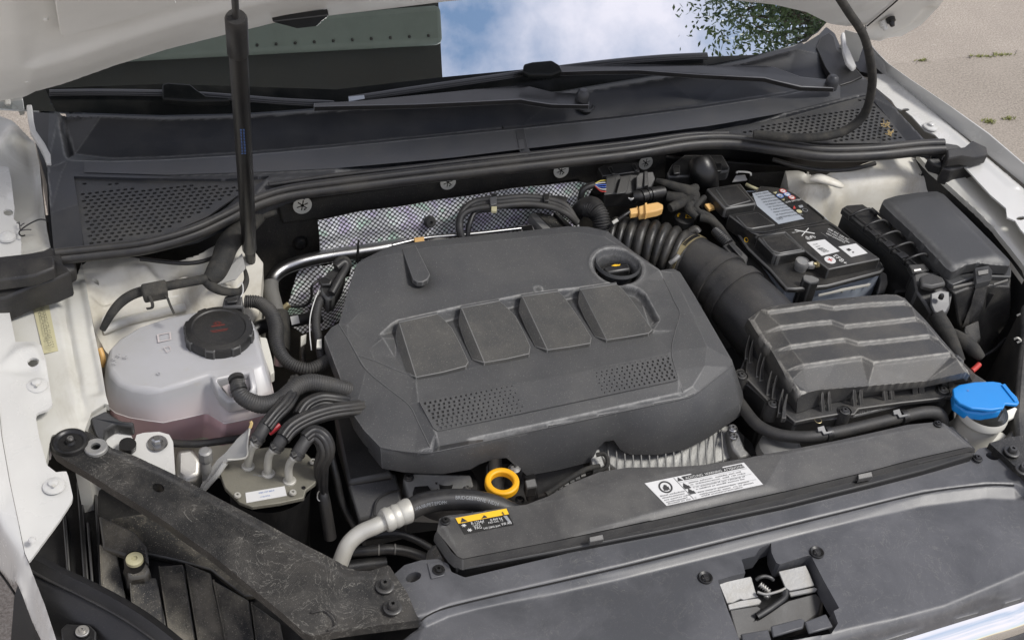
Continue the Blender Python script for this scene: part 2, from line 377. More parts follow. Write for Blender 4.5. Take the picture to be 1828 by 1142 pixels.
surf('rubber', (.014, .014, .015), .42, dust=.22, grain=.2, specks=.08)
surf('hose_rubber', (.028, .028, .0285), .55, dust=.25, grain=.3, specks=.12)
surf('duct_rubber', (.014, .014, .014), .36, edge=.35, dust=.22, dscale=25, grain=.4, gscale=700, specks=.2)
surf('cloth_tape', (.016, .016, .015), .8, dust=.3, dscale=40, grain=.9, gscale=500, specks=.1)
surf('felt', (.030, .028, .025), .85, dust=.45, dscale=16, grain=1, gscale=350, specks=.3, dcol=(.11, .10, .075))
surf('white_paint', (.56, .558, .535), .25, dust=.06, dcol=(.45, .42, .36), coat=.5, grain=0, specks=.02, rvar=.05)
surf('cream_paint', (.57, .565, .52), .38, dust=.30, dcol=(.38, .35, .27), coat=.2, grain=.04, specks=.08, big=.28, bigcol=(.25, .22, .16))
surf('tower_paint', (.70, .68, .61), .45, dust=.55, dcol=(.36, .31, .20), dscale=12, grain=.06, specks=.08, big=.45, bigcol=(.26, .21, .13))
surf('hood_inner', (.78, .775, .73), .42, dust=.12, dcol=(.42, .41, .37), coat=.15, grain=.03, specks=.02)
surf('sealant', (.68, .67, .62), .5, dust=.4, dscale=30, dcol=(.45, .40, .30), grain=.8, gscale=120, specks=.05)
surf('alu', (.50, .49, .46), .38, metal=.9, dust=.25, dcol=(.25, .23, .19), grain=.2, specks=.1)
surf('alu_white', (.55, .54, .49), .45, metal=.45, dust=.25, dcol=(.33, .31, .25), grain=.2, specks=.1)
surf('cast_alu', (.27, .27, .26), .55, metal=.7, dust=.3, grain=.8, gscale=300, specks=.25, dcol=(.2, .19, .17))
surf('steel', (.40, .40, .40), .28, metal=1, dust=.2, grain=.1, specks=.05)
surf('dark_steel', (.08, .08, .08), .4, metal=.7, dust=.25, grain=.2, specks=.15)
surf('zinc', (.30, .30, .295), .55, metal=.55, dust=.4, dscale=40, dcol=(.40, .37, .30), grain=.5, gscale=260, specks=.2)
surf('brass', (.52, .44, .25), .35, metal=.8, dust=.3, grain=.2)
surf('filter_lid', (.22, .21, .17), .5, metal=.35, dust=.5, dscale=22, dcol=(.13, .12, .09), grain=.4, gscale=500, specks=.3)
surf('yellow', (.85, .42, .01), .42, dust=.12, dcol=(.5, .25, .03), grain=.05, specks=.04)
surf('yellow_ink', (.85, .50, .02), .5, dust=0, grain=0, specks=0)
surf('blue_cap', (.012, .24, .66), .38, dust=.06, dcol=(.1, .25, .5), grain=.04, specks=.02)
surf('natural_plastic', (.60, .59, .53), .4, dust=.2, dcol=(.45, .42, .33), grain=0, specks=.03)
surf('white_label', (.62, .62, .61), .5, dust=.15, dcol=(.5, .49, .46), grain=0, specks=.02)
surf('grey_label', (.33, .36, .40), .5, dust=.2, dcol=(.25, .27, .3), grain=0, specks=.02)
surf('black_label', (.012, .012, .012), .4, dust=.05, grain=0, specks=0)
surf('ink', (.03, .03, .03), .6, dust=0, grain=0, specks=0)
surf('grey_ink', (.25, .26, .27), .6, dust=0, grain=0, specks=0)
surf('white_ink', (.62, .62, .60), .6, dust=0, grain=0, specks=0)
surf('blue_ink', (.10, .20, .50), .6, dust=0, grain=0, specks=0)
surf('red_ink', (.50, .05, .04), .6, dust=0, grain=0, specks=0)
surf('dull_red_ink', (.13, .022, .016), .6, dust=0, grain=0, specks=0)
surf('orange_plastic', (.70, .42, .14), .45, dust=.15, grain=.1, specks=.05)
surf('tape_cream', (.48, .45, .28), .55, dust=.15, grain=.1, specks=.03)
surf('vin_ink', (.20, .19, .13), .7, dust=0, grain=0, specks=0)
surf('battery_case', (.42, .47, .54), .35, dust=.15, dcol=(.3, .32, .33), grain=0, specks=.03)
surf('battery_lid', (.014, .014, .0145), .38, edge=.6, dust=.25, grain=.35, gscale=800, specks=.2)
surf('red_plastic', (.35, .02, .03), .4, dust=.1)
surf('wire_blue', (.05, .12, .5), .4, dust=0)
surf('wire_white', (.6, .6, .58), .4, dust=0)
surf('wire_yellow', (.6, .5, .1), .4, dust=0)
surf('straw', (.45, .33, .14), .7, dust=0)
surf('bark', (.10, .07, .05), .9, dust=.3)
surf('canopy_dark', (.042, .047, .047), .7, dust=.1, grain=0, specks=0)
surf('canopy_teal', (.20, .26, .24), .6, dust=.3, dcol=(.14, .17, .16), grain=0, specks=.1)
def leafmat():
    m, nt, b = newmat('leaf'); tc = nt.nodes.new('ShaderNodeTexCoord'); n = _noise(nt, tc, 3, 3)
    nt.links.new(_mix(nt, _ramp(nt, n.outputs[0], .35, .65), (.035, .075, .02), (.09, .15, .045)), b.inputs['Base Color']); b.inputs['Roughness'].default_value = .5
leafmat()
def tankmat(name, col, tint, amt):
    m, nt, b = newmat(name); tc = nt.nodes.new('ShaderNodeTexCoord'); n = _noise(nt, tc, 8, 5, .6); n2 = _noise(nt, tc, 60, 4, .6)
    c = _mix(nt, _ramp(nt, n.outputs[0], .4, .7, 0, amt), col, tint)
    c = _mix(nt, _ramp(nt, n2.outputs[0], .62, .75, 0, .35), c, (.36, .34, .29))
    if name == 'tank_plastic':                  # coolant standing behind the lower wall
        sz = nt.nodes.new('ShaderNodeSeparateXYZ'); nt.links.new(tc.outputs['Object'], sz.inputs[0]); c = _mix(nt, _ramp(nt, sz.outputs[2], .125, .165, .75, 0), c, (.50, .41, .40))
    nt.links.new(c, b.inputs['Base Color']); b.inputs['Roughness'].default_value = .36
    b.inputs['Subsurface Weight'].default_value = .35; b.inputs['Subsurface Radius'].default_value = (.02, .018, .018); b.inputs['Subsurface Scale'].default_value = .5
tankmat('tank_plastic', (.38, .38, .39), (.33, .325, .31), .7)
tankmat('tank_low', (.55, .50, .49), (.48, .42, .42), .6)
tankmat('tank_pink', (.86, .60, .62), (.76, .48, .52), .6)
def glassmat():
    m, nt, b = newmat('windscreen_glass'); N = nt.nodes; L = nt.links
    d = N.new('ShaderNodeBsdfDiffuse'); d.inputs[0].default_value = (.012, .015, .015, 1)
    g = N.new('ShaderNodeBsdfGlossy'); g.inputs['Roughness'].default_value = .004; g.inputs['Color'].default_value = (.93, .97, 1, 1)
    tc = N.new('ShaderNodeTexCoord'); n = _noise(nt, tc, 260, 2)
    mixs = N.new('ShaderNodeMixShader'); mixs.inputs[0].default_value = .78
    L.new(d.outputs[0], mixs.inputs[1]); L.new(g.outputs[0], mixs.inputs[2]); L.new(mixs.outputs[0], N['Material Output'].inputs[0])
glassmat()
def clearfoil():
    m, nt, b = newmat('clear_foil'); b.inputs['Base Color'].default_value = (.5, .5, .48, 1); b.inputs['Roughness'].default_value = .18; b.inputs['Alpha'].default_value = .55
clearfoil()
def shieldmat():
    m, nt, b = newmat('embossed_foil'); N = nt.nodes; L = nt.links; tc = N.new('ShaderNodeTexCoord')
    mp = N.new('ShaderNodeMapping'); mp.inputs['Rotation'].default_value = (0, 0, R_(40)); wn = _noise(nt, tc, 14, 3, .5); va = N.new('ShaderNodeVectorMath'); va.operation = 'MULTIPLY_ADD'; va.inputs[1].default_value = (.012, .012, 0); L.new(wn.outputs['Color'], va.inputs[0]); L.new(tc.outputs['UV'], va.inputs[2]); L.new(va.outputs[0], mp.inputs[0])
    sep = N.new('ShaderNodeSeparateXYZ'); L.new(mp.outputs[0], sep.inputs[0])
    def tri(o):
        a = N.new('ShaderNodeMath'); a.operation = 'MULTIPLY'; L.new(o, a.inputs[0]); a.inputs[1].default_value = 1 / .0062
        f = N.new('ShaderNodeMath'); f.operation = 'FRACT'; L.new(a.outputs[0], f.inputs[0])
        s = N.new('ShaderNodeMath'); s.operation = 'SUBTRACT'; L.new(f.outputs[0], s.inputs[0]); s.inputs[1].default_value = .5
        p = N.new('ShaderNodeMath'); p.operation = 'POWER'; L.new(s.outputs[0], p.inputs[0]); p.inputs[1].default_value = 2; return p.outputs[0]
    r2 = _math(nt, 'ADD', tri(sep.outputs[0]), tri(sep.outputs[1]))
    dot = _ramp(nt, r2, .13, .20, 1, 0); n = _noise(nt, tc, 18, 5, .6); n2 = _noise(nt, tc, 34, 2, .5)  # pale dots and dark gaps paint the emboss's sky glints and shade
    cr = N.new('ShaderNodeValToRGB'); e = cr.color_ramp.elements; e[0].position = .35; e[0].color = (.7, .95, .78, 1); e[1].position = .65; e[1].color = (.74, .66, .85, 1)
    k = e.new(.44); k.color = (.97, .98, .97, 1); k = e.new(.55); k.color = (.95, .97, 1, 1); L.new(n2.outputs[0], cr.inputs[0])
    nz = _noise(nt, tc, 22, 6, .7, 1.2); cc_ = _mix(nt, _ramp(nt, nz.outputs[0], .42, .62, 0, .5), cr.outputs[0], (.3, .3, .29)); base = _mix(nt, dot, (.05, .05, .05), cc_); L.new(base, b.inputs['Base Color'])
    b.inputs['Metallic'].default_value = .0; b.inputs['Roughness'].default_value = .28; b.inputs['Specular IOR Level'].default_value = .9
    bp = N.new('ShaderNodeBump'); bp.inputs['Strength'].default_value = .7; bp.inputs['Distance'].default_value = .003
    L.new(_math(nt, 'ADD', _math(nt, 'MULTIPLY', dot, .35), n.outputs[0]), bp.inputs['Height']); L.new(bp.outputs[0], b.inputs['Normal'])
shieldmat()
def asphalt():
    m, nt, b = newmat('asphalt'); tc = nt.nodes.new('ShaderNodeTexCoord')
    n1 = _noise(nt, tc, 160, 4, .8); n2 = _noise(nt, tc, 2.2, 5, .6); n3 = _noise(nt, tc, 55, 3, .6)
    c = _mix(nt, _ramp(nt, n1.outputs[0], .38, .62), (.22, .19, .155), (.44, .39, .33))
    c = _mix(nt, _ramp(nt, n3.outputs[0], .6, .7, 0, .5), c, (.5, .46, .4))
    c = _mix(nt, _ramp(nt, n2.outputs[0], .4, .65, 0, .4), c, (.22, .19, .16))
    nt.links.new(c, b.inputs['Base Color']); b.inputs['Roughness'].default_value = .9
    bp = nt.nodes.new('ShaderNodeBump'); bp.inputs['Strength'].default_value = .6; bp.inputs['Distance'].default_value = .006; nt.links.new(n1.outputs[0], bp.inputs['Height']); nt.links.new(bp.outputs[0], b.inputs['Normal'])
asphalt()
def chrome():
    m, nt, b = newmat('chrome'); b.inputs['Base Color'].default_value = (.85, .86, .85, 1); b.inputs['Metallic'].default_value = 1; b.inputs['Roughness'].default_value = .06
chrome()
m_ = MATS
# ---------------------------------------------------------------- setting: ground
GRP = None
def ground():
    v = [(-60, -60, 0), (60, -60, 0), (60, 60, 0), (-60, 60, 0)]
    o = mesh('ground', v, [(0, 1, 2, 3)], m_['asphalt'], kind='structure'); return o
ground()
def darker_strip():                             # older, darker asphalt patch, one sheet above the ground
    pts = [(1540, 118), (1610, 112), (1700, 104), (1760, 98), (1900, 92), (2300, 90), (2300, 900), (1700, 900), (1500, 400)]
    m, nt, b = newmat('old_asphalt'); tc = nt.nodes.new('ShaderNodeTexCoord'); n1 = _noise(nt, tc, 130, 4, .8); n2 = _noise(nt, tc, 3, 5, .6)
    c = _mix(nt, _ramp(nt, n1.outputs[0], .36, .64), (.15, .13, .105), (.34, .30, .25)); c = _mix(nt, _ramp(nt, n2.outputs[0], .4, .7, 0, .4), c, (.34, .30, .25))
    nt.links.new(c, b.inputs['Base Color']); b.inputs['Roughness'].default_value = .9
    w_ = [P(u, v, .004) for u, v in pts]; top = [w_[i] for i in range(6)]; e = resamp(np.array(top), .03)[0]; e[:, 1] += np.random.normal(0, .014, len(e)); e[:, 0] += np.random.normal(0, .01, len(e))
    V = list(e) + w_[6:]; mesh('pavement_patch', V, [tuple(range(len(V)))], m, kind='structure')
darker_strip()
gm, gnt, gb = newmat('moss'); gb.inputs['Base Color'].default_value = (.20, .21, .07, 1); gb.inputs['Roughness'].default_value = .9
def weeds():
    g = MB()
    for (u, v, du, dv, n) in [(1645, 108, 12, 2, 40), (1750, 101, 30, 1.5, 60), (1790, 98, 26, 1.5, 50), (1765, 217, 11, 3.5, 70), (1800, 212, 12, 2.5, 35)]:
        for _ in range(n):
            p = P(u + random.gauss(0, du * .5), v + random.gauss(0, dv * .5), .006); a = random.uniform(0, 6.28); l = random.uniform(.004, .012)
            q = p + np.array([math.cos(a) * l, math.sin(a) * l, random.uniform(.002, .012)]); s = np.array([-math.sin(a), math.cos(a), 0]) * .003
            g.add([p - s, p + s, q], [(0, 1, 2)])
    o = g.build('weeds', m_['moss'], smooth=None, kind='stuff', label='tufts of yellow green moss in the crack of the asphalt', cat='moss')
weeds()

# ---------------------------------------------------------------- building canopy and tree overhead, seen in the windscreen
GN = np.array([0, -math.sin(R_(27)), math.cos(R_(27))])           # windscreen normal
GO = P(800, 150, 1.005)
def mirror(u, v, dist):
    d = ray(u, v); d = d / np.linalg.norm(d); t = ((GO - CAM) @ GN) / (d @ GN); p = CAM + d * t; r = d - 2 * (d @ GN) * GN; return p + r * dist
def canopy():
    t = T('overhead_canopy', 'dark overhead canopy edged with a riveted teal beam, mirrored in the windscreen', 'canopy', (-1.6, .6, 2.9))
    # underside panel left of the mirrored edge, at about two metres above the glass
    def mz(u, v, z):
        a = mirror(u, v, 0); b = mirror(u, v, 1); return a + (b - a) * ((z - a[2]) / (b - a)[2])
    a = mz(791, 160, 3.0); b = mz(779, -60, 3.0); dirn = (b - a) / np.linalg.norm(b - a)
    a = a - dirn * .9; b = b + dirn * .6
    W = np.array([-2.4, 0, 0.0])
    v, f = prism_vf([a, b, b + W, a + W], .03, (0, 0, -1)); mesh('roof_panel', v, f, m_['canopy_dark'], t)
    # teal beam under the panel
    l = [mz(u, v_, 2.97) for u, v_ in [(781, 12), (785, 82)]]; l2 = [mz(u, v_, 2.97) for u, v_ in [(350, 45), (300, 108)]]
    v, f = prism_vf([l[0], l[1], l2[1] + (l2[1] - l[1]) * 1.5, l2[0] + (l2[0] - l[0]) * 1.5], .05, (0, 0, 1)); mesh('beam', v, f, m_['canopy_teal'], t, bevel=.02)
    rv = None
    for i in range(11):
        c = mz(765 - i * 34, 64 + i * 1.8 + (i * .1) ** 2, 2.918)
        if rv is None:
            vv, ff = lathe_vf(c, [(0, -.008), (.0045, -.004), (.0055, 0), (.0055, .02)], 6); rv = mesh('rivet', vv, ff, m_['dark_steel'], t); c0 = c
        else: o = rv.copy(); COL.objects.link(o); o.parent = t; o.location = Vector(c - c0)
canopy()
def tree():
    root = mirror(1500, 30, 4.2); base = np.array([root[0] + 2.6, root[1] + 1.0, 0])
    t = T('tree', 'leafy green branch overhead, mirrored at the right end of the windscreen', 'tree', tuple(base))
    top = mirror(1450, 40, 4.4)
    path = crom([base, base + [-.1, 0, 2.2], (base + top) / 2 + [.4, 0, 2.3], top + [.3, 0, .3]], 8); v, f = sweep_vf(path, np.linspace(.16, .03, len(path)), 10); mesh('trunk', v, f, m_['bark'], t)
    g = MB(); br = MB()
    for i in range(60):
        u = random.choice([random.uniform(1290, 1600), random.uniform(1380, 1700)]); vv = random.uniform(-60, 88)
        if u < 1400 and vv > 50 + (u - 1290) * .3: vv = random.uniform(-40, 30)
        c = mirror(u, vv, random.uniform(3.9, 4.6)); p = crom([top + [.3, 0, .3], (c + top) / 2 + np.random.normal(0, .08, 3), c], 5); a, b = sweep_vf(p, np.linspace(.010, .002, len(p)), 5); br.add(a, b)
        for _ in range(150):
            q = c + np.random.normal(0, .11, 3); a = np.random.normal(0, 1, 3); a /= np.linalg.norm(a); b = np.cross(a, np.random.normal(0, 1, 3)); b /= np.linalg.norm(b)
            l = random.uniform(.012, .024); g.add([q - a * l, q - b * l * .4, q + a * l, q + b * l * .4], [(0, 1, 2, 3)])
    br.build('branch', m_['bark'], t); g.build('crown', m_['leaf'], t, smooth=None, kind='stuff')
tree()

# ---------------------------------------------------------------- windscreen
def windscreen():
    t = T('windscreen', 'sloping windscreen mirroring blue sky and cloud behind the wipers', 'windscreen', (800, 150, 1.0))
    e1 = np.array([1., 0, 0]); e2 = np.array([0, math.cos(R_(27)), math.sin(R_(27))])
    gf = Frame(GO, e1, e2); GB = [(-80, 190), (40, 196), (100, 200), (290, 206), (430, 203), (600, 191), (800, 178), (1000, 163), (1190, 131), (1330, 105), (1420, 80), (1462, 56), (1476, 40), (1500, 20)]
    plate('glass', [(u, v, 0) for u, v in GB] + [(1560, -250, 0), (-80, -250, 0)], [], .005, m_['windscreen_glass'], t, fr=gf)
    # black ceramic border along the bottom edge, on the glass
    fr = Frame(GO + GN * .002, e1, e2)
    L_ = [(80, 158), (290, 150), (600, 160), (790, 138), (1000, 118), (1200, 104), (1350, 98), (1440, 74), (1475, 40)]
    L2 = [(1462, 55), (1420, 79), (1330, 104), (1190, 130), (1000, 162), (800, 177), (600, 190), (430, 202), (290, 205), (100, 199)]
    plate('ceramic_border', [(u, v, 0) for u, v in L_ + L2], [], .0015, m_['frit'], t, fr=fr)
windscreen()

# ---------------------------------------------------------------- cowl
def cowl():
    t = T('cowl_panel', 'black plastic cowl panel between windscreen and engine bay with two vent grilles', 'cowl panel', (800, 250, .93))
    rear = [(88, 185, .972), (108, 203, .972), (180, 208, .970), (290, 213, .970), (430, 209, .970), (600, 197, .970), (800, 184, .970), (1000, 170, .972), (1190, 138, .978), (1330, 112, .978), (1420, 88, .980), (1462, 62, .983), (1475, 48, .986)]
    right = [(1490, 60, .982), (1510, 105, .976), (1545, 140, .972), (1600, 195, .962), (1650, 248, .95), (1668, 268, .945)]
    front = [(1600, 272, .935), (1500, 282, .93), (1400, 270, .93), (1290, 252, .93), (1200, 262, .93), (1060, 276, .93), (900, 300, .93), (760, 316, .93), (600, 345, .93), (500, 366, .93), (430, 395, .93), (350, 430, .93), (250, 452, .93), (96, 462, .935)]
    left = [(90, 380, .95), (84, 300, .965)]
    A = [(122, 286, .958), (200, 288, .958), (300, 285, .958), (450, 276, .958), (600, 263, .958), (800, 243, .958), (930, 230, .958), (1100, 212, .958), (1250, 193, .960), (1400, 170, .964), (1520, 143, .972)]
    A0 = [(u, v - 4, z - .018) for u, v, z in A[:-1]] + [(1500, 143, .955)]
    trough = [(130, 240, .950), (300, 250, .946), (600, 235, .945), (900, 205, .945), (1150, 176, .950), (1320, 150, .956), (1430, 120, .962)]
    lw = [(104, 206, .972), (120, 284, .958)]
    li = [(116, 214, .962), (134, 276, .948)]
    B = [(110, 308, .956), (300, 314, .954), (480, 308, .954), (600, 302, .954), (800, 284, .954), (930, 268, .954), (1100, 248, .954), (1270, 226, .956), (1400, 203, .960), (1545, 166, .966)]
    B2 = [(480, 319, .949), (600, 314, .948), (800, 295, .948), (930, 279, .948), (1100, 259, .948), (1260, 237, .950)]
    gl = [(132, 317, .953), (250, 319, .953), (400, 320, .950), (482, 315, .950), (420, 350, .944), (370, 385, .941), (300, 415, .939), (220, 430, .939), (150, 437, .942)]
    gr = [(1272, 228, .953), (1400, 207, .957), (1548, 170, .963), (1590, 210, .957), (1622, 250, .949), (1480, 257, .941), (1390, 250, .942)]
    front = [(u, v - 14, z) for u, v, z in front]
    o = relief('panel', rear + right + front + left, [A, A0, lw, li, B, B2], m_['cowl_plastic'], t, res=.0026, blur=.5, skirt=.02, holes=[[(u, v, z) for u, v, z in gl], [(u, v, z) for u, v, z in gr]])
    us = list(range(150, 1521, 30)); ia = lambda L_, k: np.interp(us, [q[0] for q in L_], [q[k] for q in L_])
    loft('front_band_light', [[(u, a, b + .0012) for u, a, b in zip(us, ia(A, 1) + 1.5, ia(A, 2))], [(u, a - 1.5, b + .0012) for u, a, b in zip(us, ia(B, 1), ia(B, 2))]], m_['cowl_band_lit'], t, bevel=0)  # lighter strip over the panel, its light put into the colour
    # grille inserts with real holes
    for poly, inset, kx in ((gl, -.003, 1.0), (gr, -.003, 1.14)):
        ol = np.array([H0.p(*q) for q in poly]); ol[:, 2] += inset
        holes = []; c = ol.mean(0); x0, y0 = ol[:, :2].min(0); x1, y1 = ol[:, :2].max(0); j = 0; y = y0 + .008
        # best-fit plane for hole height
        Am = np.c_[ol[:, :2], np.ones(len(ol))]; k = np.linalg.lstsq(Am, ol[:, 2], rcond=None)[0]; ol[:, 2] = Am @ k
        while y < y1:
            x = x0 + (j % 2) * .0053 * kx
            while x < x1:
                d = np.min([np.linalg.norm(np.cross(ol[(i + 1) % len(ol), :2] - ol[i, :2], np.array([x, y]) - ol[i, :2])) / np.linalg.norm(ol[(i + 1) % len(ol), :2] - ol[i, :2]) for i in range(len(ol))])
                if d > .0060 and inpoly(np.array([x]), np.array([y]), ol)[0]:
                    z = k[0] * x + k[1] * y + k[2]
                    holes.append([np.array([x + 0.0037 * kx * math.cos(a), y + .0029 * kx * math.sin(a), z]) for a in (0, 1.05, 2.1, 3.14, 4.19, 5.24)])
                x += .0106 * kx
            y += .0080; j += 1
        g = plate('grille', [q for q in ol], holes, .003, m_['grille_plastic'], t, local=True)
        ins = ol.mean(0) + (ol - ol.mean(0)) * 1.12 + [0, .035, 0]; v, f = prism_vf(ins - [0, 0, .042], .004); mesh('duct_floor', v, f, m_['black_plastic'], t)
    v, f = prism_vf([(-.62, .455, .925), (.86, .455, .925), (.86, .85, .925), (-.62, .85, .925)], .01); mesh('scuttle_floor', v, f, m_['black_plastic'], t)
    # raised strap that joins the two halves
    prism('joining_strap', [(921, 231, .9615), (936, 229, .9615), (942, 262, .957), (948, 272, .954), (968, 270, .950), (968, 275, .946), (932, 281, .950), (926, 262, .9575)], .006, m_['cowl_plastic'], t, bevel=.001)
    prism('gap_shade_block', [(58, 196, .93), (104, 200, .93), (104, 250, .925), (98, 460, .90), (90, 460, .90), (84, 330, .92), (76, 300, .925), (62, 250, .93)], .25, m_['black_plastic'], t, bevel=0)  # solid black block standing in for the dark gap
    prism('corner_shade', [(1458, 84, .984), (1466, 66, .987), (1480, 58, .99), (1489, 66, .99), (1494, 88, .985), (1512, 106, .981), (1540, 136, .978), (1520, 146, .974), (1500, 152, .972), (1488, 140, .974), (1474, 120, .977)], .012, m_['black_plastic'], t, bevel=.001)  # black sheet painting the dark void at the corner
    # joint line in the trough and moulded disc
    tube('joint_ridge', [(888, 195, .9365), (893, 215, .938), (898, 229, .942)], 1.6, m_['black_plastic'], t, n=3, sides=6)
    c = P(741, 223, .9375); lathe('moulded_disc', c, [(.022, 0), (.0215, .0006), (.0205, .0006), (.020, 0)], m_['cowl_plastic'], t, seg=32)
    return t
cowl_t = cowl()
def seal():
    t = T('bonnet_seal', 'long black rubber bonnet seal along the front of the cowl', 'rubber seal', (800, 300, .93))
    pts = [(98, 456, .945), (180, 447, .943), (260, 437, .943), (340, 415, .943), (400, 388, .943), (450, 362, .943), (510, 343, .943), (600, 330, .943), (720, 315, .943), (850, 300, .943), (1000, 283, .943), (1130, 268, .943), (1230, 252, .943), (1310, 250, .943), (1400, 262, .943), (1470, 272, .943), (1560, 270, .946), (1640, 262, .95), (1685, 260, .953)]
    a = [(u, v - 5, z + .003) for u, v, z in pts]; b = [(u, v + 7, z - .008) for u, v, z in pts]
    tube('sealing_tube', a, 7.5, m_['rubber'], t, n=6, sides=14)
    tube('sealing_lip', b, 10.5, m_['rubber'], t, n=6, sides=14)
    c = [(480, 330, .950), (600, 313, .950), (720, 300, .950), (850, 285, .950), (1000, 269, .950), (1130, 254, .950), (1230, 240, .950), (1300, 238, .950)]
    tube('upper_lip', c, 4.5, m_['rubber'], t, n=6, sides=8)
seal()
def tube_conduit():
    pts = [(1488, -20, 1.42), (1515, 22, 1.34), (1541, 62, 1.26), (1553, 105, 1.17), (1557, 150, 1.09), (1545, 200, 1.02), (1515, 230, .985), (1475, 243, .972), (1420, 246, .966), (1375, 242, .966), (1345, 240, .964)]
    o = tube('bonnet_cable', pts, 8, m_['cloth_tape'], n=10, sides=12, label='black taped cable curving down from the bonnet onto the right vent grille', cat='cable')
tube_conduit()
for (u, v, s) in [(1582, 223, 1), (1590, 238, .8)]:
    g = MB()
    for _ in range(14):
        p = P(u + random.gauss(0, 3), v + random.gauss(0, 3), .957 + random.random() * .008); a = np.random.normal(0, 1, 3); a /= np.linalg.norm(a); a[2] *= .4
        vv, ff = sweep_vf(np.array([p - a * .005, p + a * .001, p + a * .005 + [0, 0, .001]]), .0007, 4); g.add(vv, ff)
    g.build('dry_debris', m_['straw'], smooth=None, label='clump of dry straw on the right vent grille, ' + ('rear one' if s == 1 else 'front one'), cat='debris')

# ---------------------------------------------------------------- wipers
def gz(u, v): return float((GF0.w(GF0.p(u, v, 0)))[2])
GF0 = Frame(GO, (1, 0, 0), (0, math.cos(R_(27)), math.sin(R_(27))))
def wiper(tname, label, blade, arm, cap, z, adapter, tipr=None):
    blade = [(u, v, gz(u, v) + .008, r) for u, v, _, r in blade]; arm = [(u, v, gz(u, v) + .020, r) for u, v, _, r in arm]; cap = (cap[0], cap[1], gz(cap[0], cap[1]) + .022); adapter = [(u, v, gz(u, v) + .026) for u, v, _ in adapter]
    t = T('windscreen_wiper', label, 'wiper', (cap[0], cap[1], z), 'windscreen wipers')
    tube('blade', [(u, v, zz) for u, v, zz, r in blade], 5, m_['wiper_plastic'], t, n=6, sides=8, flat=.8)
    tube('rubber_lip', [(u, v + 4, zz - .003) for u, v, zz, r in blade], 2.5, m_['black_plastic'], t, n=6, sides=6)
    tube('spoiler', [(u, v - 3, zz + .004) for u, v, zz, r in blade], 3.2, m_['cowl_plastic'], t, n=6, sides=6)
    fr = H0
    up = [(u, v - r, zz) for u, v, zz, r in arm]; lo = [(u, v + r, zz) for u, v, zz, r in arm]
    prism('arm', up + lo[::-1], .010, m_['wiper_plastic'], t, bevel=.0012)
    c = P(cap[0], cap[1], cap[2]); lathe('pivot_cap', c, [(.0001, .016), (.006, .0155), (.010, .012), (.0125, .004), (.0125, -.012)], m_['cowl_plastic'], t, seg=24)
    prism('adapter', [(u, v, zz) for u, v, zz in adapter], .012, m_['frit'], t, bevel=.003)
    return t
A_ = wiper('w', 'right windscreen wiper, its blade running up across the mirrored sky', 
      [(622, 178, 1.005, 5), (740, 160, 1.012, 5), (870, 141, 1.02, 5), (960, 128, 1.024, 5), (1080, 113, 1.03, 5), (1180, 104, 1.035, 5), (1262, 100, 1.038, 6)],
      [(1000, 123, 1.036, 5), (1060, 121, 1.030, 5), (1140, 120, 1.026, 5), (1250, 125, 1.02, 8), (1365, 128, 1.012, 11), (1380, 131, 1.01, 12), (1430, 146, 1.004, 9), (1490, 150, 1.0, 7)], (1485, 148, 1.005), 1.0,
      [(935, 114, 1.04), (950, 110, 1.042), (985, 107, 1.044), (1000, 116, 1.042), (1004, 126, 1.04), (985, 133, 1.038), (945, 133, 1.036), (933, 127, 1.036)])
B_ = wiper('w', 'left windscreen wiper lying low on the dark glass behind the gas strut',
      [(88, 166, .998, 5), (180, 165, .998, 5), (300, 167, 1.0, 5), (400, 173, 1.0, 5), (500, 181, 1.0, 5), (596, 186, 1.0, 5)],
      [(560, 187, 1.005, 3), (640, 184, 1.004, 4), (740, 178, 1.002, 8), (850, 170, 1.0, 11), (930, 165, .998, 12), (945, 167, .998, 13), (985, 175, .995, 11), (1040, 177, .992, 10), (1052, 180, .99, 7)], (1040, 174, 1.0), .99,
      [(289, 150, 1.01), (300, 147, 1.012), (340, 150, 1.012), (352, 160, 1.01), (368, 170, 1.008), (410, 173, 1.006), (410, 179, 1.004), (345, 180, 1.004), (290, 176, 1.004)])
lathe('cup', P(1043, 190, .955), [(.020, .0), (.018, .002), (.0155, .002), (.0145, -.01)], m_['black_plastic'], None, seg=28, label='round black rubber cup in the cowl under the left wiper pivot', cat='rubber cup')
prism('end_badge', [(q[0], q[1], gz(622, 176) + .014) for q in ((622, 173), (650, 170), (651, 176), (623, 181))], .001, m_['grey_label'], A_, bevel=0)

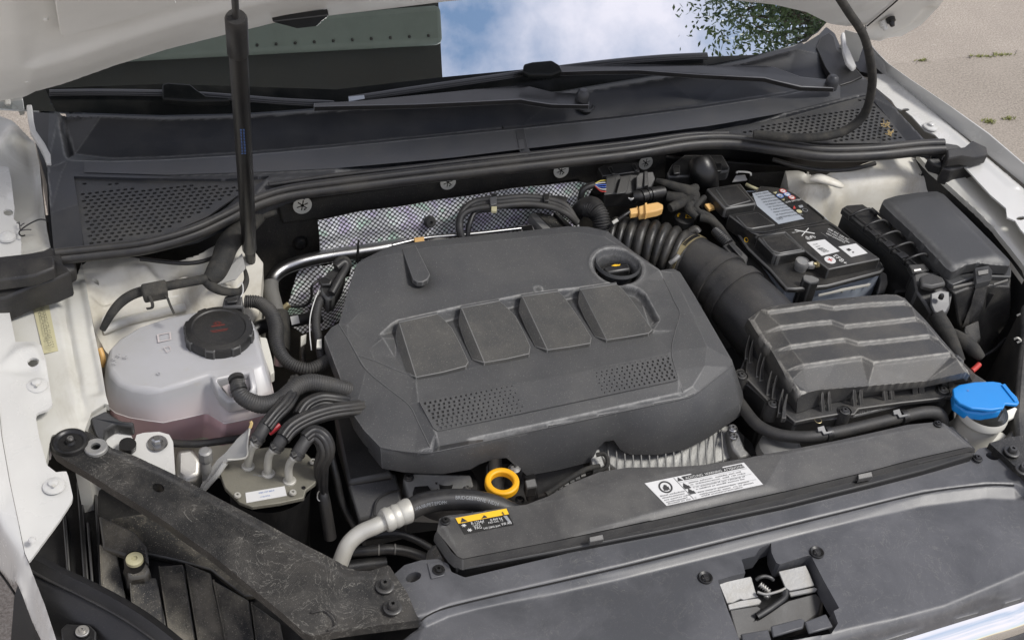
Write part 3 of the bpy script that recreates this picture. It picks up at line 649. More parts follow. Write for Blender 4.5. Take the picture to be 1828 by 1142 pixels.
# ---------------------------------------------------------------- bonnet (open)
def bonnet():
    t = T('bonnet', 'raised white bonnet with its bare inner panel across the top of the picture', 'bonnet', (780, 5, 1.05))
    fr = Frame((.05, .47, 1.07), (1, 0, 0), (0, -math.cos(R_(58)), math.sin(R_(58))))
    rear = [(-170, 230, 0), (-60, 190, 0), (45, 172, 0), (62, 163, 0), (110, 150, -.005), (150, 136, -.008), (200, 118, -.014), (300, 87, -.026), (400, 62, -.036), (500, 38, -.044), (600, 26, -.052), (700, 14, -.058), (800, 2, -.062), (900, -6, -.062), (1050, -12, -.062), (1180, -8, -.052), (1290, -2, -.036), (1380, 8, -.02), (1440, 22, -.010), (1480, 42, -.004), (1510, 46, 0), (1548, 44, 0), (1547, 70, 0), (1575, 74, 0), (1610, 66, 0), (1645, 46, 0), (1672, 18, 0), (1695, -15, 0), (1740, -100, 0), (1800, -260, 0), (1850, -600, 0)]
    left = [(-700, -600, 0), (-500, -100, 0), (-300, 150, 0)]
    # depth lines: rear flange, then a raised rail, then the lower pressed field
    rr_ = [q for q in rear if 40 < q[0] < 1300]
    br = [[(u + 6, v - 20, h + .010) for u, v, h in rr_], [(u + 10, v - 42, h + .016) for u, v, h in rr_], [(u + 14, v - 66, h + .010) for u, v, h in rr_], [(40, 120, .016), (30, 60, .018), (20, -60, .02), (0, -300, .02)],
          [(70, 60, .010), (60, -60, .010), (40, -300, .010)],
          [(1553, 42, .014), (1605, -2, .014), (1660, -60, .014)], [(1562, 46, -.008), (1615, 2, -.008), (1671, -58, -.008)],
          [(1580, 62, -.010), (1622, 40, -.010), (1652, 8, -.010), (1686, -60, -.010)], [(1584, 67, .004), (1630, 46, .004), (1661, 12, .004), (1698, -55, .004)]]
    relief('inner_panel', rear + left, br, m_['hood_inner'], t, fr=fr, res=.005, blur=1.0, skirt=.004)
    # outer skin behind it
    ol = [np.array(fr.p(*q)) for q in rear + left]
    for q in ol: q[2] -= .012
    plate('outer_skin', ol, [], .003, m_['white_paint'], t, fr=fr, local=True)
    q_ = [fr.w(fr.p(u, v, .016)) for u, v in [(1548, 47), (1580, 20), (1608, -5), (1665, -62)]]; tube('panel_seam', [tuple(q) for q in q_], .0014, m_['black_plastic'], t, world=True, sides=6)
    # recessed pressed pad upper left
    prism('pressed_pad', [(98, -120, .036), (99, 8, .034), (108, 62, .030), (114, 67, .028), (180, 50, .020), (308, 12, .006), (314, 8, .006), (310, -120, .012)], .014, m_['hood_inner'], t, fr=fr, bevel=.002)
    for u, v in [(25, 20), (50, 100), (48, 146), (82, 36)]:
        c = fr.w(fr.p(u, v, .012))[0] if False else fr.w(fr.p(u, v, .010)); lathe('spot_weld', c, [(.0001, .002), (.003, .0015), (.0042, -.004)], m_['hood_inner'], t, seg=10, axis=fr.n)
    for u, v in [(1578, 43), (1590, 36)]:
        c = fr.w(fr.p(u, v, .002)); lathe('buffer' if u == 1578 else 'drain_plug', c, [(.0001, .014), (.004, .0135), (.006, .006), (.009, .004), (.009, -.004)], m_['hood_inner' if u == 1578 else 'black_plastic'], t, seg=14, axis=fr.n)
    c = fr.w(fr.p(1544, 22, .004)); lathe('hole_plug', c, [(.0001, .001), (.003, .001), (.006, -.002)], m_['dark_plastic'], t, seg=12, axis=fr.n)
    # washer jet peeking under the edge
    prism('washer_jet', [(486, 40, -.03), (588, 28, -.03), (565, 48, -.035), (530, 52, -.035)], .012, m_['black_plastic'], t, fr=fr, bevel=.002)
    return t
bonnet_t = bonnet()
def hinge(lab, plate_pts, bolts, link, z):
    t = prism('hinge_arm', link, .012, m_['white_paint'], bonnet_t, bevel=.003)
    fr = Frame(P(20, 150, 1.06), (1, 0, 0), (0, -math.cos(R_(58)), math.sin(R_(58))))
    if plate_pts[0][0] < 800:
        prism('hinge_plate', [(u, v, .012) for u, v in plate_pts], .004, m_['cream_paint'], t, fr=fr, bevel=.001)
        for u, v in bolts:
            c = fr.w(fr.p(u, v, .012)); lathe('bolt', c, [(.0001, .014), (.004, .014), (.005, .011), (.0052, .006), (.008, .0055), (.011, .002), (.0125, 0)], m_['cream_paint'], t, seg=6, axis=fr.n, smooth=20)
hinge('left bonnet hinge of white painted steel with a bolt', [(-60, 85), (0, 85), (12, 87), (20, 110), (44, 188), (44, 205), (36, 207), (30, 192), (0, 190), (-60, 190)], [(12, 173), (-2, 100)],
      [(46, 187, 1.03), (57, 186, 1.03), (60, 215, 1.01), (64, 232, .998), (80, 255, .985), (90, 275, .975), (91, 290, .97), (83, 291, .97), (78, 275, .975), (68, 255, .985), (53, 232, .998), (49, 210, 1.01)], 1)
hinge('right bonnet hinge of white painted steel behind the black cable', [(1500, 60)], [], [(1502, 57, 1.03), (1509, 57, 1.03), (1512, 80, 1.015), (1518, 95, 1.0), (1530, 118, .985), (1524, 122, .985), (1512, 108, 1.0), (1506, 90, 1.01)], 1)

# ---------------------------------------------------------------- gas strut
def strut():
    t = T('gas_strut', 'long black gas strut holding the bonnet open at the left', 'gas strut', (447, 465, .84))
    b = P(447, 470, .835); a = P(416, -60, 1.50); d = (a - b) / np.linalg.norm(a - b); Lh = np.linalg.norm(a - b)
    def at(v):                                  # parameter whose picture row is v
        lo, hi = 0, Lh
        for _ in range(40):
            m = (lo + hi) / 2; q = RW.T @ (b + d * m - CAM); y = q[1] / q[2] * F + CY
            if y > v: lo = m
            else: hi = m
        return lo
    s0, s1, s2 = at(445), at(95), at(30)
    def cyl(nm, l0, l1, r0, r1, mt, seg=24):
        v, f = lathe_vf(b, [(0, l0), (r0 * .9, l0), (r0, l0 + .002), (r1, l1 - .004), (r1 * .85, l1), (0, l1)], seg, d); return mesh(nm, v, f, mt, t, smooth=40)
    cyl('cylinder', s0, at(40), .0115, .0115, m_['black_plastic'])
    cyl('sleeve', s1, s2, .0132, .0132, m_['dark_plastic'])
    cyl('piston_rod', s2 - .01, Lh, .0042, .0042, m_['dark_steel'])
    v, f = sweep_vf(np.array([b + d * (s0 + .01), b + [0, -.004, .01], b - d * .01 + [0, 0, -.012]]), [.009, .008, .008], 10); mesh('ball_socket', v, f, m_['black_plastic'], t)
    # small faint print lines on the cylinder
    cdir = (CAM - (b + d * at(235))); cdir -= (cdir @ d) * d; cdir /= np.linalg.norm(cdir); side = np.cross(d, cdir)
    g = MB()
    for i in range(34):
        p = b + d * at(218 + (i % 17) * 2.7) + cdir * .0117 + side * (.0015 if i < 17 else -.0022); w_ = random.uniform(.0007, .0013)
        g.add([p - side * w_ - d * .0007, p + side * w_ - d * .0007, p + side * w_ + d * .0007, p - side * w_ + d * .0007], [(0, 1, 2, 3)])
    g.build('print', m_['blue_ink'], t, smooth=None)
strut()
# ---------------------------------------------------------------- fenders, aprons, strut towers
def dome(u, v, z, r, mat, t, name='spot', h=.003):
    m = PXM(u, v, z); return lathe(name, P(u, v, z), [(.0001, h), (r * m * .5, h * .95), (r * m * .8, h * .5), (r * m, -.001)], mat, t, seg=16)
def torx(u, v, z, r, mat, t, washer=0, name='screw', axis=(0, 0, 1), h=.004):
    """screw head with a six-lobed socket; washer = flange radius factor"""
    c = P(u, v, z) if not isinstance(u, np.ndarray) else u; m = PXM(u, v, z) if not isinstance(u, np.ndarray) else v
    r = r * m; prof = []
    if washer: prof += [(r * washer, -.001), (r * washer, .0012), (r * washer * .93, .0018), (r * 1.12, .0022)]
    prof += [(r, .002), (r, h * .8), (r * .8, h + .001), (r * .45, h + .001)]
    v_, f = lathe_vf(c, prof, 24, axis)
    a = np.array(axis, float); g = MB(); g.add(v_, f)
    # star socket
    e1 = np.cross(a, [0, 1., 0.1]); e1 /= np.linalg.norm(e1); e2 = np.cross(a, e1); st = []
    for i in range(24):
        t_ = 2 * math.pi * i / 24; st.append(.36 + .09 * math.cos(6 * t_))
    top = [c + a * (h + .001) + (e1 * math.cos(2 * math.pi * i / 24) + e2 * math.sin(2 * math.pi * i / 24)) * r * .45 for i in range(24)]
    mid = [c + a * (h + .001) + (e1 * math.cos(2 * math.pi * i / 24) + e2 * math.sin(2 * math.pi * i / 24)) * r * st[i] for i in range(24)]
    low = [q - a * h * .8 for q in mid]
    g.add(top + mid + low, [(i, (i + 1) % 24, 24 + (i + 1) % 24, 24 + i) for i in range(24)] + [(24 + i, 24 + (i + 1) % 24, 48 + (i + 1) % 24, 48 + i) for i in range(24)] + [tuple(range(48, 72))])
    o = g.build(name, mat, t, smooth=30); return o
def left_side():
    t = T('left_fender', 'white fender along the left edge of the engine bay with bolted flange', 'fender', (20, 700, .80))
    ring = lambda u, v, z, ru, rv: [(u + ru * math.cos(a), v + rv * math.sin(a), z) for a in np.arange(12) * math.pi / 6]
    # bolted flange of the fender
    fl = [(-16, 516, .887), (0, 512, .886), (25, 507, .885), (24, 513, .885), (12, 520, .885), (15, 548, .882), (28, 611, .878), (62, 611, .875), (74, 618, .873), (82, 645, .871), (90, 697, .867), (92, 712, .866), (94, 722, .865), (84, 731, .865), (66, 738, .865), (64, 745, .864), (70, 780, .862), (84, 830, .859), (100, 842, .857), (118, 840, .855), (122, 850, .853), (130, 885, .85), (128, 895, .848), (104, 932, .842), (52, 1003, .838), (44, 985, .843), (34, 935, .852), (18, 860, .863), (4, 780, .871), (-8, 660, .880)]
    o = relief('flange', fl, [[(20, 520, .885), (45, 700, .874), (60, 800, .864), (70, 900, .85), (40, 1000, .838)], [(30, 625, .884), (60, 618, .884), (72, 640, .882), (60, 660, .872), (35, 665, .872)], [(40, 672, .875), (80, 672, .875), (88, 700, .872), (60, 706, .872)]], m_['white_paint'], t, res=.003, blur=1.2, skirt=.004, holes=[ring(60, 649, .874, 11, 6)])
    # outer wing surface running down to the bumper
    relief('wing', [(-400, 480, .89), (-16, 480, .888), (-17, 516, .888), (-9, 660, .881), (3, 780, .872), (17, 860, .864), (33, 935, .853), (43, 985, .844), (52, 1004, .838), (78, 1070, .81), (104, 1150, .77), (112, 1180, .75), (90, 1180, .73), (62, 1122, .74), (30, 1065, .75), (0, 1022, .76), (-60, 945, .78), (-400, 800, .82)],
           [[(-60, 600, .892), (-50, 700, .889), (-30, 850, .872), (0, 950, .845), (40, 1060, .80)]], m_['white_paint'], t, res=.003, blur=1.5, skirt=.004)
    tube('panel_gap', [(-20, 1000, .76), (0, 1022, .757), (30, 1065, .747), (62, 1122, .737), (95, 1185, .727)], 2.2, m_['black_plastic'], t, n=5, sides=6)
    for u, v, z, k in [(66, 687, .874, 1), (96, 866, .856, 1)]:
        lathe('bolt', P(u, v, z), [(.0001, .008), (.003, .0075), (.006, .0065), (.0065, .003), (.009, .0025), (.0135, .001), (.0145, -.001)], m_['white_paint'], t, seg=24)
        lathe('bolt_socket', P(u, v, z + .0078), [(.0001, .0003), (.0022, .0003), (.0024, -.001)], m_['cream_paint'], t, seg=6)
    for u, v in [(35, 870), (57, 962)]: dome(u, v, .856, 7, m_['white_paint'], t, 'spot_weld', .0015)
    # rear part of the fender beside the hinge
    t2 = T('left_apron', 'cream painted inner wing at the left carrying the stamped number strip', 'inner wing', (100, 650, .78))
    rr = [(-300, 250, .93), (-20, 200, .95), (20, 215, .95), (60, 245, .95), (70, 290, .945), (72, 320, .94), (82, 400, .93), (90, 440, .925), (80, 446, .925), (60, 450, .925), (0, 470, .925), (-300, 500, .92)]
    relief('rear_section', rr, [[(20, 230, .97), (30, 250, .955), (0, 262, .95)], [(55, 255, .93), (68, 380, .91), (84, 436, .915)]], m_['cream_paint'], t2, res=.004, blur=1.2, skirt=.03)
    relief('flange_plate', [(-200, 280, .958), (0, 297, .958), (15, 298, .957), (20, 320, .955), (26, 372, .95), (24, 390, .948), (34, 400, .945), (38, 432, .94), (38, 456, .935), (20, 460, .935), (-200, 500, .93)], [[(0, 352, .958), (20, 356, .955)], [(0, 390, .948), (28, 394, .945)]], m_['white_paint'], t2, res=.003, blur=1, skirt=.003, holes=[ring(14, 375, .954, 9, 5)])
    lathe('bolt', P(13, 423, .943), [(.0001, .007), (.004, .0065), (.007, .005), (.012, .002), (.013, -.001)], m_['white_paint'], t2, seg=20)
    ap = [(-60, 530, .865), (12, 542, .865), (30, 532, .865), (60, 522, .866), (100, 505, .866), (118, 498, .866), (138, 490, .868), (146, 468, .868), (152, 500, .865), (166, 580, .857), (180, 650, .85), (190, 710, .845), (194, 722, .843), (186, 722, .842), (163, 736, .838), (160, 745, .838), (150, 772, .835), (92, 776, .84), (80, 835, .83), (100, 845, .83), (60, 860, .83), (-60, 860, .83)]
    relief('apron', ap, [[(96, 512, .867), (112, 580, .862), (128, 660, .855), (140, 720, .848), (142, 750, .842)], [(104, 508, .855), (120, 580, .850), (136, 660, .843), (146, 720, .838), (146, 752, .836)], [(118, 505, .866), (128, 580, .861), (144, 660, .853), (150, 710, .846)],
            [(140, 500, .862), (160, 600, .853), (180, 700, .842)], [(148, 500, .871), (165, 600, .862), (186, 706, .851)]], m_['cream_paint'], t2, res=.0028, blur=1.0, skirt=.012)
    # number strip, clear yellowish film with the stamped number
    prism('number_film', [(53, 527, .8675), (82, 520, .8675), (104, 626, .8585), (78, 631, .8595)], .0004, m_['tape_cream'], t2, bevel=0)
    txt('*WVWZZZ3CZLE048155*', 64, 531, .8682, (87, 622), 10.5, m_['vin_ink'], t2, fit=True)
    # inner wall going down
    wl = [(146, 470, .868), (166, 580, .858), (190, 712, .846), (194, 722, .845), (160, 745, .838), (150, 775, .836), (128, 777, .838)]
    a = np.array([P(*q) for q in wl]); b = a.copy(); b[:, 2] = .30; n = len(a)
    mesh('inner_wall', np.vstack([a - [.004, 0, .003], b - [.004, 0, 0]]), [(i, i + 1, n + i + 1, n + i) for i in range(n - 1)], m_['cream_paint'], t2)
    # strut tower
    t3 = T('left_strut_tower', 'cream painted suspension tower behind the coolant tank', 'suspension tower', (300, 520, .75))
    ol = [(146, 474, .866), (160, 463, .868), (200, 456, .87), (260, 462, .87), (320, 462, .868), (365, 448, .868), (400, 430, .868), (440, 430, .862), (470, 470, .84), (462, 560, .80), (420, 620, .77), (300, 640, .77), (200, 640, .78), (178, 618, .80), (168, 585, .84), (155, 520, .86)]
    relief('tower', ol, [[(175, 495, .862), (215, 478, .868), (260, 476, .874), (330, 480, .874), (380, 465, .868)], [(180, 545, .845), (230, 530, .846), (300, 512, .846), (360, 500, .846), (410, 505, .842)], [(185, 552, .822), (235, 538, .822), (300, 522, .822), (360, 510, .822), (412, 516, .820)], [(190, 590, .812), (250, 575, .810), (330, 560, .806), (420, 560, .80)]], m_['tower_paint'], t3, res=.003, blur=1.3, skirt=.30, holes=[ring(170, 501, .86, 6, 3)])
    # sealer beads
    g = tube('sealer_bead', [(176, 578, .825), (200, 560, .828), (240, 546, .828), (300, 532, .828), (350, 520, .828), (400, 514, .826)], 7, m_['sealant'], t3, n=8, sides=8)
    tube('sealer_bead', [(182, 590, .818), (230, 572, .818), (280, 560, .816), (330, 548, .816)], 9, m_['sealant'], t3, n=8, sides=8)
    prism('lug', [(432, 452, .88), (438, 478, .875), (420, 498, .865), (384, 508, .855), (398, 492, .86)], .002, m_['white_paint'], t3, bevel=0)
    tube('rust_seam', [(178, 622, .80), (184, 640, .79), (181, 655, .78)], 5, m_['orange_plastic'], t3, n=4)
left_side()
def clip(lab, pts_list, at, tiles):
    t = T('seal_end_block', lab, 'rubber block', at, 'seal end blocks')
    for i, (nm, pts, dep) in enumerate(pts_list):
        prism(nm, pts, dep, m_['rubber'], t, bevel=.003)
    return t
clip('black rubber end block of the bonnet seal on the left fender', [
    ('block', [(-60, 462, .935), (20, 458, .935), (46, 452, .94), (76, 447, .945), (92, 440, .95), (108, 452, .95), (112, 470, .945), (128, 486, .93), (95, 500, .925), (60, 510, .92), (10, 532, .91), (-60, 545, .905)], .045),
    ('raised_pad', [(-60, 476, .947), (22, 462, .947), (60, 460, .952), (96, 456, .955), (98, 478, .95), (60, 492, .945), (0, 500, .94), (-60, 510, .935)], .02),
    ('flap', [(84, 470, .935), (134, 462, .925), (136, 482, .915), (120, 492, .912), (94, 500, .915)], .02)], (60, 480, .9), 0)
clip('black rubber end block of the bonnet seal on the right fender', [
    ('block', [(1668, 262, .95), (1690, 255, .955), (1710, 258, .955), (1726, 270, .95), (1762, 268, .945), (1758, 285, .935), (1728, 296, .93), (1700, 304, .925), (1682, 300, .925), (1686, 278, .935)], .035),
    ('raised_pad', [(1722, 262, .962), (1736, 250, .965), (1762, 262, .96), (1764, 276, .955), (1740, 284, .95), (1716, 280, .955), (1692, 284, .95), (1690, 266, .958)], .02),
    ('flap', [(1655, 282, .93), (1676, 280, .93), (1688, 300, .92), (1662, 292, .92)], .02)], (1700, 280, .9), 0)

def right_side():
    t = T('right_fender', 'white fender along the right edge of the bay, its bolted flange lit by the sky', 'fender', (1700, 250, .85))
    ring = lambda u, v, z, ru, rv: [(u + ru * math.cos(a), v + rv * math.sin(a), z) for a in np.arange(12) * math.pi / 6]
    # flange surface
    fl = [(1562, 132, .952), (1582, 133, .952), (1586, 128, .952), (1640, 178, .945), (1720, 245, .935), (1765, 285, .93), (1830, 340, .925), (1900, 400, .918), (2000, 560, .88), (1880, 560, .88), (1850, 440, .905), (1822, 410, .91), (1812, 394, .912), (1798, 388, .914), (1796, 372, .916), (1768, 348, .92), (1722, 298, .928), (1690, 262, .932), (1668, 240, .936), (1650, 232, .938), (1628, 208, .942), (1618, 200, .943), (1600, 192, .945), (1592, 180, .946), (1570, 162, .949), (1556, 150, .952)]
    relief('flange', fl, [[(1600, 160, .949), (1700, 246, .937), (1800, 336, .926)], [(1605, 150, .954), (1712, 240, .942), (1820, 332, .931)]], m_['white_paint'], t, res=.003, blur=1.0, skirt=.003, holes=[ring(1617, 195, .945, 7, 2.5), ring(1822, 390, .913, 8, 3)])
    # upstanding lip and outer wing
    tri = [(1549, 74), (1562, 90), (1584, 112), (1620, 138), (1696, 189), (1764, 237), (1828, 292), (1950, 400)]
    bas = [(1560, 96, .965), (1570, 110, .957), (1584, 134, .953), (1612, 156, .950), (1661, 195, .943), (1764, 277, .932), (1828, 329, .926), (1960, 440, .915)]
    a = []; b = []; c = []; d = []
    for i, (u, v) in enumerate(tri):
        z = bas[i][2] + .032; p = P(u, v, z); a.append(p); b.append(P(*bas[i])); c.append(p + [.010, .002, -.006]); d.append(p + [.06, .01, -.30])
    n = len(a); q = lambda i0, j0: [(i0 * n + i, j0 * n + i, j0 * n + i + 1, i0 * n + i + 1) for i in range(n - 1)]
    mesh('outer_wing', np.array(b + a + c + d), q(0, 1) + q(1, 2) + q(2, 3), m_['white_paint'], t, bevel=.002, smooth=30)
    for u, v, z in [(1661, 226, .942)]:
        lathe('bolt', P(u, v, z), [(.0001, .009), (.004, .0085), (.006, .007), (.0065, .003), (.010, .0025), (.0135, .001), (.0145, -.001)], m_['white_paint'], t, seg=24)
    # bracket around the hinge opening
    prism('hinge_pocket', [(1505, 70, .95), (1548, 76, .96), (1566, 104, .955), (1582, 120, .95), (1580, 134, .948), (1556, 132, .948), (1535, 128, .945), (1510, 100, .945)], .01, m_['black_plastic'], t, bevel=.001)
    prism('end_wall', [(1508, 52, 1.02), (1538, 60, 1.02), (1546, 72, 1.01), (1516, 72, 1.0)], .05, m_['cream_paint'], t, bevel=.002)
    t2 = T('right_apron', 'cream painted inner wing on the right behind the fuse box', 'inner wing', (1700, 350, .8))
    ap = [(1636, 275, .905), (1648, 280, .905), (1668, 296, .905), (1688, 306, .905), (1712, 308, .905), (1740, 330, .90), (1770, 350, .895), (1800, 378, .888), (1830, 420, .88), (1900, 560, .85), (1860, 560, .85), (1828, 476, .868), (1800, 440, .875), (1772, 408, .88), (1740, 375, .886), (1700, 338, .893), (1660, 302, .9)]
    relief('apron_top', ap, [[(1700, 322, .902), (1760, 380, .892), (1828, 460, .875)]], m_['cream_paint'], t2, res=.003, blur=1, skirt=.01)
    # shaded channel between the apron and the fender flange
    prism('channel', [(1690, 305, .88), (1730, 312, .88), (1800, 372, .87), (1900, 470, .85), (1900, 600, .83), (1828, 500, .85), (1770, 420, .86), (1700, 345, .875)], .01, m_['tower_paint'], t2, bevel=0)
    wl = [(1636, 275, .90), (1660, 304, .897), (1700, 340, .89), (1740, 377, .883), (1772, 410, .877), (1800, 442, .872), (1828, 478, .865), (1850, 540, .85), (1850, 700, .80), (1850, 900, .75)]
    a = np.array([P(*q) for q in wl]); b = a.copy(); b[:, 2] = .30; n = len(a)
    mesh('inner_wall', np.vstack([a, b]), [(i, i + 1, n + i + 1, n + i)[::-1] for i in range(n - 1)], m_['dark_plastic'], t2)
    t3 = T('right_strut_tower', 'cream painted suspension tower behind battery and fuse box, stained brown', 'suspension tower', (1500, 350, .75))
    ol = [(1402, 305, .862), (1425, 305, .866), (1440, 306, .875), (1480, 306, .885), (1530, 296, .89), (1570, 282, .892), (1612, 276, .892), (1640, 284, .89), (1664, 302, .885), (1674, 322, .88), (1676, 345, .87), (1672, 380, .82), (1560, 420, .78), (1470, 420, .78), (1430, 385, .815), (1408, 350, .835)]
    relief('tower', ol, [[(1438, 316, .872), (1444, 322, .88), (1480, 320, .888), (1500, 326, .884)], [(1432, 340, .84), (1450, 338, .845), (1500, 332, .87), (1540, 330, .872), (1600, 322, .876), (1655, 326, .872)],
                         [(1445, 390, .81), (1480, 375, .82), (1520, 360, .84), (1600, 348, .85), (1660, 345, .85)]], m_['tower_paint'], t3, res=.003, blur=2.0, skirt=.30, holes=[ring(1648, 305, .886, 6, 2)])
    tube('pressed_bead', [(1446, 320, .884, 5), (1462, 318, .889, 11), (1485, 325, .886, 10), (1498, 330, .882, 8), (1504, 332, .878, 4)], 9, m_['tower_paint'], t3, n=6, sides=14, flat=.6)
    for u, v in [(1461, 350), (1454, 362)]: dome(u, v, .842 if v == 350 else .83, 4, m_['tower_paint'], t3, 'spot_weld', .003)
right_side()
# ---------------------------------------------------------------- bay floor and firewall
def bay():
    t = T('bay_floor', 'dark undertray far down below the engine', 'undertray', (.05, 0, .25))
    v, f = prism_vf([(-.72, -.75, .28), (1.0, -.75, .28), (1.0, .46, .28), (-.72, .46, .28)], .02); mesh('tray', v, f, m_['black_plastic'], t)
    v, f = prism_vf([(-.74, .44, .86), (1.0, .44, .86), (1.0, .46, .86), (-.74, .46, .86)], .60); mesh('rear_wall', v, f, m_['dark_plastic'], t)
    # firewall behind the engine: vertical
    t2 = T('firewall', 'felt covered firewall behind the engine with white retaining washers', 'firewall', (.1, .38, .5))
    fr = Frame((0, .385, .6), (1, 0, 0), (0, .12, 1))
    plate('felt_panel', [(250, 440, 0), (440, 380, 0), (500, 366, 0), (800, 320, 0), (1060, 290, 0), (1190, 276, 0), (1188, 345, 0), (1150, 520, 0), (900, 620, 0), (620, 700, 0), (300, 700, 0)], [], .01, m_['felt'], t2, fr=fr)
    prism('felt_fold', [(496, 366, .006), (800, 322, .006), (1060, 291, .006), (1190, 276, .006), (1188, 330, .006), (1060, 352, .006), (1030, 322, .008), (800, 357, .008), (565, 393, .010), (504, 400, .008)], .012, m_['felt'], t2, fr=fr, bevel=.004)
    # wall under the right half of the cowl
    prism('wall_panel', [(1186, 280, .002), (1440, 300, .002), (1445, 330, .002), (1400, 420, .002), (1180, 420, .002)], .01, m_['dark_plastic'], t2, fr=fr)
    prism('white_ledge', [(1186, 312, .77), (1230, 310, .77), (1300, 300, .77), (1445, 306, .77), (1442, 345, .75), (1300, 340, .75), (1188, 330, .75)], .02, m_['cream_paint'], t2, bevel=.002)
    # large grey grommet
    c = fr.w(fr.p(536, 434, .006)); lathe('rubber_plug', c, [(.0001, .008), (.008, .007), (.012, .002), (.013, -.001)], m_['dark_plastic'], t2, seg=20, axis=fr.n)
    return fr
FW = bay()
def washers():
    k = 0
    labs = ['white star lock washer left of the silver heat shield', 'white star lock washer half under the seal above the heat shield', 'white star lock washer above the right end of the heat shield', 'white star lock washer behind the black connectors, rightmost one']
    for (u, v) in [(540, 367), (800, 326), (1002, 305), (1153, 291)]:
        h = .017; r = 17 if u < 700 else 14.5
        if u > 1100: r = 13.5
        c = FW.p(u, v, h); m = PXM(u, v, FW.w(c)[2]); R1 = r * m
        ol = [np.array([c[0] + R1 * math.cos(a), c[1] + R1 * math.sin(a), h]) for a in np.arange(28) * 2 * math.pi / 28]; hs = []
        pts = []
        for i in range(24):
            a = i * 2 * math.pi / 24 + .2; rr = R1 * (.62 if i % 4 in (0, 1) else .17); pts.append(np.array([c[0] + rr * math.cos(a), c[1] + rr * math.sin(a), h]))
        hs.append(pts); hs.append([np.array([c[0] + R1 * .55 * math.cos(a) + R1 * .12 * math.cos(b), c[1] + R1 * .55 * math.sin(a) + R1 * .12 * math.sin(b), h]) for a in [-1.15] for b in np.arange(8) * math.pi / 4])
        plate('lock_washer', ol, hs, .0015, m_['natural_plastic'], None, fr=FW, local=True, label=labs[k], cat='washer', group='lock washers on the firewall'); k += 1
washers()
def shield():
    SHF = Frame((0, .362, .87), (1, 0, 0), (0, .38, 1))
    t = T('heat_shield', 'embossed silver heat shield foil on the firewall behind the engine', 'heat shield', (800, 380, .7))
    ol = [(566, 392), (640, 378), (720, 366), (800, 354), (900, 338), (1000, 326), (1030, 324), (1062, 330), (1050, 352), (1040, 372), (1035, 420), (900, 450), (700, 470), (640, 470), (572, 448)]
    o = relief('foil', [(u, v, .0) for u, v in ol], [], m_['embossed_foil'], t, fr=SHF, res=.003, blur=0, skirt=.003,
               fn=lambda X, Y, G: G + .010 * np.sin(Y * 38 + 1.2) * .5 + .003 * np.sin(X * 45) + .004 * np.exp(-((Y - (SHF.p(770, 396)[1])) / .012) ** 2))
    lower = relief('lower_foil', [(540, 480, .0), (640, 462, .0), (640, 560, .0), (540, 600, 0), (500, 570, 0)], [], m_['embossed_foil'], t, fr=Frame((0, .30, .6), (1, 0, 0), (0, .12, 1)), res=.003, blur=0, skirt=.002, fn=lambda X, Y, G: G + .008 * np.sin(X * 70) + .004 * np.sin(Y * 60))
    for ob, FR in ((o, SHF), (lower, FW)):
        me = ob.data; uv = me.uv_layers.new(name='uv'); rl = np.array(t.location)
        co = np.array([v.co[:] for v in me.vertices]); s = co @ FR.e1; q = co @ FR.e2
        for lp in me.loops: uv.data[lp.index].uv = (s[lp.vertex_index], q[lp.vertex_index])
    c = SHF.w(SHF.p(768, 396, .008)); lathe('grommet', c, [(.003, .0), (.003, .006), (.008, .006), (.010, .003), (.0105, -.004)], m_['hose_rubber'], t, seg=24, axis=SHF.n)
shield()
